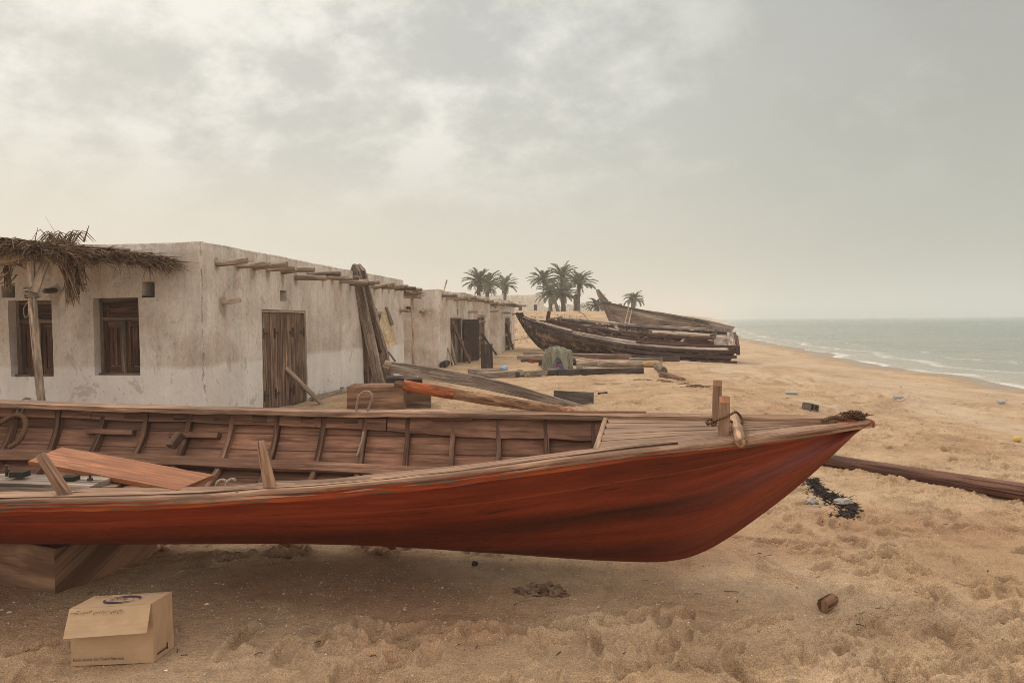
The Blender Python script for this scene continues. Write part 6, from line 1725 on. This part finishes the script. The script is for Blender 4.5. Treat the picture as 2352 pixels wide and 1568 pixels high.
def wstrip(name, i0, i1, f, dz, w, h, mat, n=40, parent=None, fj=0):
    parent = parent or wk; mb = MB(); rings = []; us = []
    for k in range(n+1):
        i = i0+(i1-i0)*k/n; ff = f(i) if callable(f) else f; p = wl(i, ff, dz); q = wl(i, min(1, ff+.05), dz); d = (q-p); d = d.normalized() if d.length > 1e-6 else Vector((0, 1, 0))
        j = .012*float(pn(k*.6+dz*9, w*50)); u = Vector((0, 0, 1))
        rings.append([p-d*w/2+u*(-h/2+j), p+d*w/2+u*(-h/2+j), p+d*w/2+u*(h/2+j), p-d*w/2+u*(h/2+j)]); us.append(i*.18)
    v0 = random.random()*20; mb.loft(rings, us, [v0, v0+w, v0+w+h, v0+2*w+h, v0+2*w+2*h]); return mb.build(name, M[mat], parent)
mb = MB()
# deck with an open gap amidships
def decksurf(i0, i1, f0, f1, n, m):
    G = [[wl(i0+(i1-i0)*a/n, f0+(f1-f0)*b/m, -.03-.02*float(pn(a*.9, b*2.))) for b in range(m+1)] for a in range(n+1)]
    mb.surf(G, [[(i0+(i1-i0)*a/n)*.18]*(m+1) for a in range(n+1)], [[(f0+(f1-f0)*b/m)*2.6 for b in range(m+1)] for a in range(n+1)])
decksurf(1, 24, 0, .26, 30, 4); decksurf(24, 63, 0, .30, 40, 4); decksurf(1, 63, .78, 1, 50, 3); decksurf(1, 21, .26, .78, 24, 5); decksurf(56, 63, .26, .78, 10, 5)
mb.build('deck', M['wreckdeck'], wk)
mb = MB(); G = [[wl(20+38*a/12, .22+.58*b/3, -.55) for b in range(4)] for a in range(13)]; mb.surf(G, [[a*.5]*4 for a in range(13)], [[b*.5 for b in range(4)] for a in range(13)]); mb.build('hold_floor', M['wreckdark'], wk)
wstrip('rail', 0, 63, 0., -.04, .12, .09, 'wreckdark', 60); wstrip('rail', 0, 63, 1., .0, .12, .12, 'wreckdark', 60)
wstrip('rubbing_strake', 1, 63, -.02, -.22, .08, .10, 'wreckdark', 60); wstrip('rubbing_strake', 38, 63, -.02, -.42, .10, .07, 'wreck', 30); wstrip('rubbing_strake', 44, 63, .02, .14, .10, .08, 'rust', 30)
wstrip('deck_plank', 16, 27, .12, .06, .28, .05, 'wreckdeck', 14); wstrip('deck_plank', 24, 46, .16, -.0, .22, .04, 'wreckdeck', 20); wstrip('deck_plank', 3, 16, .5, -.0, .2, .04, 'wreckdeck', 14)
# coamings with posts
fN = lambda i: .33+.03*math.sin(i*.1); fF = lambda i: .80
wstrip('coaming', 19.5, 58, fN, .24, .07, .11, 'rust', 44); wstrip('coaming', 19.5, 58, fN, -.02, .08, .14, 'rust', 44); wstrip('coaming', 19.5, 30, fN, .11, .05, .24, 'rust', 16); wstrip('coaming', 53, 58, fN, .11, .05, .22, 'rust', 10)
wstrip('coaming', 21, 58, fF, .27, .10, .09, 'wreckdeck', 44); wstrip('coaming', 21, 58, fF, .02, .08, .10, 'wreckdeck', 40); wstrip('coaming', 21, 31, fF, .13, .04, .2, 'greydark', 16)
for i in (19.6, 23, 30, 34, 38, 42, 46, 49.5, 53, 57.8):
    mb = MB(); a = wl(i, fN(i), -.1); b = wl(i, fN(i), .26); mb.beam(a, b, .10, .07); mb.build('post', M['rust'], wk)
for i in (22, 25.5, 29, 32, 35, 39, 43, 47, 51, 55, 57.8):
    mb = MB(); a = wl(i, fF(i), -.1); b = wl(i, fF(i), .28); mb.beam(a, b, .12, .08); mb.build('post', M['greydark' if i % 2 else 'wreckdeck'], wk)
for k in range(16):
    i = 31+k*.7+random.uniform(-.2, .2); mb = MB(); mb.tube([wl(i, .79, .0), wl(i, .79, .26)], .018, 5); mb.build('baluster', M['iron'], wk)
for i in (24, 30, 36, 44, 52):     # broken deck beams across the hold
    mb = MB(); mb.beam(wl(i, .33, -.06), wl(i+random.uniform(-1, 1), .80, -.05+random.uniform(-.2, .1)), .12, .10, jit=.012); mb.build('deck_beam', M['wreckdeck' if i != 36 else 'rust'], wk)
wstrip('loose_board', 46, 57, .62, .16, .35, .05, 'pale', 12); wstrip('loose_board', 36, 48, .52, .05, .25, .05, 'wreckdeck', 12)
for k in range(30):     # jumble of broken boards lying over the deck and hold
    i = random.uniform(22, 60); f = random.uniform(.36, .95); a = wl(i, f, .06+.10*random.random()); b = wl(i+random.uniform(-5, 5), min(1, max(.2, f+random.uniform(-.3, .3))), .05+.16*random.random())
    mb = MB(); mb.beam(a, b, random.uniform(.08, .2), .04, jit=.012); mb.build('broken_board', M[random.choice(['wreckdeck', 'grey', 'dark', 'rust', 'pale'])], wk)
# bow bulwark
mb = MB(); G = []
for side in (wN, wF):
    r_ = []
    for i in range(0, 7):
        b = side[i]; r_.append([b+Vector((0, 0, -.05)), b+Vector((-.03, 0, .02+.012*i)), b+Vector((-.05, -.02, .05+.030*i))])
    mb.surf(r_, [[i*.2]*3 for i in range(7)], [[0, .2, .4] for i in range(7)])
mb.build('bow_bulwark', M['rust'], wk)
mb = MB(); mb.beam(wl(0, 0, .06)+Vector((-.05, 0, 0)), c4(372, 590, 35.2)+Vector((-.05, -.1, 0)), .12, .16, (1, -.5, 0), bend=(-.02, 0, -.12)); mb.build('stem', M['wreckdark'], wk)
mb = MB(); mb.beam(c4(372, 590, 35.2), c4(600, 655, 33.9)+Vector((0, 0, -.05)), .16, .2, bend=(0, 0, -.1)); mb.build('keel', M['wreckdark'], wk)
mb = MB(); a = wl(19.3, .36, -.1); mb.beam(a, a+Vector((.12, .05, .72)), .22, .16, jit=.02, w1=.15); mb.build('bitt', M['rust'], wk)
mb = MB(); mb.beam(wl(20, .34, .24), wl(23, .66, .40), .16, .06); mb.build('fallen_board', M['wreckdeck'], wk)
mb = MB(); mb.hexa([wl(61.2, .05, .02), wl(63, .05, .02), wl(63, .97, .02), wl(61.2, .97, .02), wl(61.2, .05, .09), wl(63, .05, .09), wl(63, .97, .09), wl(61.2, .97, .09)]); mb.build('stern_deck', M['wreckdeck'], wk)
mb = MB(); mb.beam(wN[-1]+Vector((.05, -.03, -.05)), wF[-1]+Vector((.05, 0, -.02)), .12, .22, jit=.02); mb.beam(wN[-1]+Vector((.08, 0, .1)), wN[-1]*.5+wF[-1]*.5+Vector((.08, 0, .2)), .08, .12, jit=.01); mb.build('transom_rail', M['rust'], wk)
mb = MB(); p = c4(2140, 715, 25.3); mb.beam(p, c4(2020, 752, 25.7), .3, .12, jit=.03); mb.build('skeg', M['wreckdark'], wk)
mb = MB(); mb.beam(c4(545, 600, 33.8), c4(610, 650, 33.4), .14, .05, jit=.02); mb.build('sprung_plank', M['brown'], wk)
# ---- second wreck: the dhow with the tall stem
dh = thing('dhow_wreck', 'large grey broken dhow with a tall raked stem standing behind the dark wreck', 'boat', (9.5, 49, 0))
def c6(x, y, D): return P(1292+x*.17333, 677.5+y*.17333, D)
tN = [c6(545, 95, 50), c6(690, 122, 49.6), c6(870, 165, 49), c6(1060, 202, 48.4), c6(1240, 238, 47.8), c6(1480, 280, 47.2), c6(1700, 322, 46.6), c6(1900, 372, 46.2), c6(2020, 400, 46)]
bN_ = [c6(665, 400, 49.8), c6(760, 420, 49.3), c6(900, 450, 48.8), c6(1080, 480, 48.4), c6(1240, 500, 48), c6(1480, 520, 47.6), c6(1700, 530, 47.2), c6(1900, 530, 46.8), c6(2060, 525, 46.6)]
NT_ = 44; a_ = cat_curve(tN, NT_); b_ = cat_curve(bN_, NT_)
far = [Vector((.9, 1, 0)).normalized()*(3.2*math.sin(min(1, (k/(NT_-1))/.55)*math.pi/2)) for k in range(NT_)]
def dsec(i, v):
    p = a_[i]+(b_[i]-a_[i])*v
    return p+Vector((-.25, -.5, 0))*(.5*math.sin(math.pi*v)*min(1, i/12))
mb = MB(); G = [[dsec(i, j/16) for j in range(17)] for i in range(NT_)]; 
hole = [(1205, 1310, 365, 440)]
b = [p for r_ in G for p in r_]; fs = []; uv = []
iH = (23, 26); jH = (9, 13)
for i in range(NT_-1):
    for j in range(16):
        if iH[0] <= i < iH[1] and jH[0] <= j < jH[1]: continue
        if i >= NT_-9 and j < 3+ (i-(NT_-9))*.35 and (i*7+j*3) % 5 < 2: continue
        fs.append((i*17+j, (i+1)*17+j, (i+1)*17+j+1, i*17+j+1)); u0, u1 = i*.22, (i+1)*.22; v0, v1 = j/16*1.9, (j+1)/16*1.9
        uv.append([(u0, v0), (u1, v0), (u1, v1), (u0, v1)])
mb.add(b, fs, uv)
G2 = [[a_[i]+far[i]+(b_[i]+far[i]*.5-a_[i]-far[i])*(j/4)+Vector((0, 0, -.15)) for j in range(5)] for i in range(NT_)]
mb.surf(G2, [[i*.22]*5 for i in range(NT_)], [[j*.4 for j in range(5)] for i in range(NT_)]); mb.build('hull', M['dhow'], dh, True)
mb = MB(); G = [[a_[i]+far[i]*(j/3)+Vector((0, 0, -.55)) for j in range(4)] for i in range(NT_)]; mb.surf(G, [[i*.2]*4 for i in range(NT_)], [[j*.6 for j in range(4)] for i in range(NT_)]); mb.build('deck', M['dark'], dh)
mb = MB(); rings = []; us = []
L_ = [(1369, 664.5), (1371, 675), (1381, 697), (1391, 720), (1403, 748), (1410, 765)]; Rr_ = [(1374.5, 664), (1381, 672), (1399.5, 695.5), (1401, 715), (1409, 745), (1416, 765)]
Lc = cat_curve([P(x, y, 50.1) for x, y in L_], 22); Rc = cat_curve([P(x, y, 50.1) for x, y in Rr_], 22)
for l_, r_ in zip(Lc, Rc):
    rings.append([l_, r_, r_+Vector((.1, .35, 0)), l_+Vector((.1, .35, 0))]); us.append(l_.z)
mb.loft(rings, us, [0, .3, .6, .9, 1.2]); mb.build('stem', M['grey'], dh)
mb = MB(); rings = []; us = []
for k in range(NT_-4):
    p = a_[k]; rings.append([p+Vector((-.05, -.06, -.06)), p+Vector((.03, .06, -.06)), p+Vector((.03, .06, .05)), p+Vector((-.05, -.06, .04))]); us.append(k*.2)
mb.loft(rings, us, [0, .1, .2, .3, .4]); mb.build('gunwale', M['dark'], dh)
mb = MB(); mb.beam(c6(512, 112, 49.9), c6(560, 108, 49.7), .1, .12); mb.beam(c6(590, 98, 50.2), c6(640, 104, 50.3), .2, .15); mb.build('crosspiece', M['dark'], dh)
mb = MB(); mb.beam(c6(735, 140, 49.9), c6(740, 122, 49.9), .12, .1); mb.beam(c6(745, 138, 49.9), c6(786, 134, 49.9), .1, .25); mb.build('bitt', M['grey'], dh)
for x in (1225, 1272):
    mb = MB(); mb.beam(c6(x, 370, 47.9), c6(x+2, 445, 48), .1, .08); mb.build('frame_rib', M['grey'], dh)
for k in range(9):
    x = 1985+k*20; mb = MB(); mb.beam(c6(x, 500, 46.6), c6(x+4, 412+k*6-(8 if k == 8 else 0), 46.6), .06, .06); mb.build('frame_rib', M['grey'], dh)
mb = MB(); mb.beam(c6(1890, 430, 45.9), c6(2060, 495, 45.8), .3, .05, jit=.02); mb.beam(c6(1900, 470, 45.9), c6(2190, 495, 46.4), .25, .06, jit=.02); mb.beam(c6(1750, 335, 46.2), c6(1925, 372, 45.9), .1, .2, jit=.02); mb.build('broken_plank', M['dark'], dh)
mb = MB(); mb.beam(c6(640, 352, 48.9), c6(850, 398, 48.2), .4, .06, jit=.01); mb.build('loose_sheet', M['cream'], dh)
ld = thing('ladder', 'pale wooden ladder leaning against the side of the grey dhow', 'ladder', c6(848, 395, 48))
ra, rb_ = c6(820, 398, 47.9), c6(876, 172, 48.9); sa, sb = c6(874, 398, 47.9), c6(925, 174, 48.9)
for p, q in ((ra, rb_), (sa, sb)):
    mb = MB(); mb.beam(p-(q-p)*.06, q+(q-p)*.02, .08, .06, (0, -1, .3)); mb.build('side_rail', M['pale'], ld)
for k in range(10):
    t = (k+.5)/10; mb = MB(); mb.beam(ra+(rb_-ra)*t, sa+(sb-sa)*t, .05, .06, (0, -1, .3)); mb.build('rung', M['pale'], ld)
# dead palm frond and a rope line on the bank
mb = MB(); c = c6(280, 355, 44)
for k in range(90):
    p = c6(random.uniform(170, 275), random.uniform(300, 345), 44); mb.leaf(c, p+Vector((0, random.gauss(0, .3), 0)), .03, .0)
single('dead_frond', mb, M['dark'], 'dark dead palm frond lying on the bank above the dark wreck', 'palm frond')
mb = MB(); mb.tube([Vector((p.x, p.y, hz(p.x, p.y)+.05)) for p in [c6(150, 228, 66)+(c6(490, 360, 52)-c6(150, 228, 66))*(k/12) for k in range(13)]], .05, 6); single('long_stick', mb, M['grey'], 'long thin stick lying down the sandy bank', 'stick')
# ------------------------------------------------------------------ palms
def make_palm(name, label, loc, trunk, lean, r, L, nf, seed, droop=.9, upr=.3, skirt=8, wind=0.):
    random.seed(seed); root = thing(name, label, 'palm tree', loc, 'palm trees on the bank')
    o = Vector(loc); top = o+Vector((lean[0], lean[1], trunk))
    mb = MB(); n = 26; pts = []; rr = []
    for k in range(n+1):
        t = k/n; pts.append(o+Vector((lean[0]*t**1.6, lean[1]*t, trunk*t-.3*(1-t))))
        rr.append(r*(1.25-.35*min(1, t*3))*(1+.10*(k % 2))*(1+.35*float(sstep(.82, .97, t))))
    mb.tube(pts, rr, 10, r*.16)
    for k in range(46):            # leaf base stubs near the head
        t = random.uniform(.72, 1.); a = random.random()*6.28; c = o+Vector((lean[0]*t**1.6, lean[1]*t, trunk*t)); d = Vector((math.cos(a), math.sin(a), .7))
        mb.leaf(c+d*r*.8, c+d*(r*2.0), .09, 0)
    mb.build('trunk', M['palmtrunk'], root, True)
    mb = MB()
    def frond(az, el, Lf, dr, mbx, seg=11, dense=34):
        dirh = Vector((math.cos(az), math.sin(az), 0)); pts = []; p = top.copy(); e = el
        for k in range(seg+1):
            pts.append(p.copy()); d = dirh*math.cos(e)+Vector((wind*.05*k/seg, 0, math.sin(e))); p = p+d*(Lf/seg); e -= dr/seg*(.35+1.5*k/seg)
        mbx.tube(pts, [.022*(1-.8*k/seg) for k in range(seg+1)], 4)
        for k in range(dense):
            t = .16+.84*(k+random.random()*.6)/dense; i = min(int(t*seg), seg-1); f = t*seg-i; c = pts[i]*(1-f)+pts[i+1]*f; tg = (pts[i+1]-pts[i]).normalized()
            sd = tg.cross(Vector((0, 0, 1))); sd = sd.normalized() if sd.length > 1e-3 else Vector((1, 0, 0)); un = sd.cross(tg)
            ll = .52*(math.sin(math.pi*(t*.86+.1))**.6)*random.uniform(.75, 1.1)*Lf/2.2
            for s in (-1, 1):
                d = (tg*random.uniform(.65, .95)+sd*s*random.uniform(.6, .85)+un*random.uniform(.15, .5)).normalized()
                mbx.leaf(c, c+d*ll, .062*Lf/2.2+.012, ll*random.uniform(.1, .35), 2)
    nf = int(nf*1.25)
    for k in range(nf):
        g = (k+.5)/nf; el = 1.40-1.65*g**.9+random.gauss(0, .1)+upr*.0; az = k*2.39996+random.gauss(0, .2)
        frond(az, el, L*random.uniform(.85, 1.1)*(1 if g > .12 else .8), droop*random.uniform(.8, 1.25), mb)
    mb.build('crown', M['frond'], root)
    if skirt:
        mb = MB()
        for k in range(skirt): frond(random.random()*6.28, random.uniform(-1.3, -.7), L*random.uniform(.45, .75), .5, mb, 7, 14)
        mb.build('dead_fronds', M['dryfrond'], root)
    return root
def palm(xb, yb, yc, xc, D, L, r, nf, seed, label, name='date_palm', **k):
    b = P(xb, yb, D); t = P(xc, yc, D); g = hz(b.x, D)
    L *= .62 if xb == 1453 else .82
    make_palm(name, label, (b.x, D, g), t.z-g, (t.x-b.x, 0), r, L, nf, seed, **k)
palm(1098, 700, 647, 1101, 70, 2.25, .22, 30, 1, 'wide windswept date palm behind the roof of the middle house', droop=.75, skirt=10, wind=1)
palm(1117, 700, 652, 1121, 76, 2.3, .22, 26, 2, 'ragged date palm with hanging dead fronds right of the windswept one', skirt=22)
palm(1159.5, 700, 655, 1160, 92, 2.4, .23, 26, 3, 'upright date palm alone above the whitewashed house roof', droop=.7, skirt=14)
palm(1283, 720, 643, 1247, 84, 2.5, .2, 26, 4, 'upper left date palm of the big palm clump', skirt=6)
palm(1296, 720, 636, 1291, 84, 2.6, .22, 30, 5, 'tallest date palm in the middle of the big palm clump', skirt=6)
palm(1264, 721, 676, 1266, 73, 2.25, .23, 30, 6, 'low front left date palm of the big palm clump', droop=1.1, skirt=5)
palm(1292.5, 721, 676, 1294, 74, 2.25, .22, 28, 7, 'low front right date palm of the big palm clump', droop=.95, skirt=5)
palm(1329, 720, 651, 1330, 76, 2.5, .17, 28, 8, 'slim tall date palm at the right of the big palm clump', droop=.85, skirt=6)
palm(1372, 722, 703, 1371, 80, 1.9, .2, 26, 9, 'low date palm just left of the dhow stem', droop=1.0, skirt=4)
palm(1453, 735, 688, 1456, 95, 2.7, .3, 34, 10, 'round date palm rising behind the dhow by the ladder', droop=1.25, skirt=12)
b = P(1322.5, 720, 76.5); g = hz(b.x, 76.5); tr = thing('palm_stump', 'bare headless palm trunk beside the slim tall palm', 'palm stump', (b.x, 76.5, g))
tp = P(1322.5, 675, 76.5).z; mb = MB(); mb.tube([(b.x, 76.5, g-.3+(tp-g+.3)*k/16) for k in range(17)], [.24*(1+.1*(k % 2)) for k in range(14)]+[.26, .2, .08], 10, .04); mb.build('trunk', M['palmtrunk'], tr, True)
palm(1385, 724, 706, 1386, 90, 1.3, .2, 16, 12, 'small dark palm half hidden behind the dhow stem', droop=1.0, skirt=4)
def bush(x, y, D, r, n, label, seed):
    random.seed(seed); c = P(x, y, D); mb = MB(); g = hz(c.x, D); root = thing('bush', label, 'bush', (c.x, D, g))
    for k in range(n):
        a = random.random()*6.28; e = random.random()*1.4; q = random.random()**.4
        p = Vector((c.x+math.cos(a)*math.cos(e)*r*q, D+math.sin(a)*math.cos(e)*r*q, g+math.sin(e)*r*1.05*q)); mb.leaf(p, p+Vector((random.gauss(0, .12), random.gauss(0, .12), random.gauss(.06, .1))), .09)
    mb.build('foliage', M['frond'], root); mb = MB(); mb.tube([(c.x, D, g-.1), (c.x, D, g+r*.7)], .06, 6); mb.build('stem', M['palmtrunk'], root)
bush(1308, 712, 110, 1.6, 900, 'green bush behind the low white yard wall', 3); bush(1341, 706, 112, 2.0, 900, 'pale green bush behind the slim palm trunks', 4); bush(1280, 712, 112, 1.5, 600, 'green bush seen between the palm trunks', 5)
random.seed(99)
mb = MB(); 
for k in range(900):
    x = random.uniform(-1, 6.5); y = 46+13*random.random()
    if float(pn(x*.8, y*.8)) < .08: continue
    z = hz(x, y)
    for m in range(3):
        p = Vector((x+random.gauss(0, .12), y+random.gauss(0, .12), z)); mb.leaf(p, p+Vector((random.gauss(0, .12), random.gauss(0, .12), random.uniform(.04, .16))), .04)
single('dry_scrub', mb, M['scrub'], 'sparse dry scrub growing on the sandy bank', 'scrub', kind='stuff')
# ------------------------------------------------------------------ far shore
m_far = simple('far_concrete', (.22, .21, .20), .9, .2, .01)
mb = MB(); pts = []
for k in range(60):
    x = 1560+(2080-1560)*k/59; D = 3300; p = P(x, 727, D); pts.append((p.x, 3+4*abs(float(pn(k*.25, 1)))*(1-k/75)))
for (xa, ha), (xb, hb) in zip(pts[:-1], pts[1:]):
    mb.hexa([(xa, 3300, -2), (xb, 3300, -2), (xb, 3420, -2), (xa, 3420, -2), (xa, 3300, ha), (xb, 3300, hb), (xb, 3420, hb), (xa, 3420, ha)])
props(mb.build('far_shore', m_far), 'low hazy shore along the sea horizon', 'shore', kind='structure')
def tower(x, yt, D, w, label, name='tower_block'):
    p = P(x, 731, D); t = P(x, yt, D); root = thing(name, label, 'tower', (p.x, D, 0)); mb = MB()
    mb.box((p.x, D, t.z*.46), (w, w, t.z*.92)); mb.box((p.x, D, t.z*.94), (w*.8, w*.8, t.z*.12)); mb.build('wall', m_far, root)
    mb = MB(); mb.box((p.x, D, t.z*1.0), (w*.5, w*.5, t.z*.04)); mb.build('roof', m_far, root)
tower(1633, 716, 3250, 9, 'left one of the twin hazy towers on the horizon'); tower(1639.5, 716, 3250, 9, 'right one of the twin hazy towers on the horizon')
def pier(x0, x1, label):
    a = P(x0, 728, 3200); b = P(x1, 728, 3200); root = thing('harbour_works', label, 'harbour', (a.x, 3200, 0)); mb = MB()
    for k in range(7):
        x = a.x+(b.x-a.x)*k/6; h = random.uniform(6, 16); mb.box((x, 3200, h/2), (4, 8, h))
    mb.build('crane', m_far, root); mb = MB(); mb.box(((a.x+b.x)/2, 3200, 2), (b.x-a.x, 20, 4)); mb.build('quay', m_far, root)
pier(2040-110, 2064-110, 'faint cluster of harbour cranes on the sea horizon')
pier(2010, 2030, 'faint jetty structure right of the harbour cranes on the horizon')
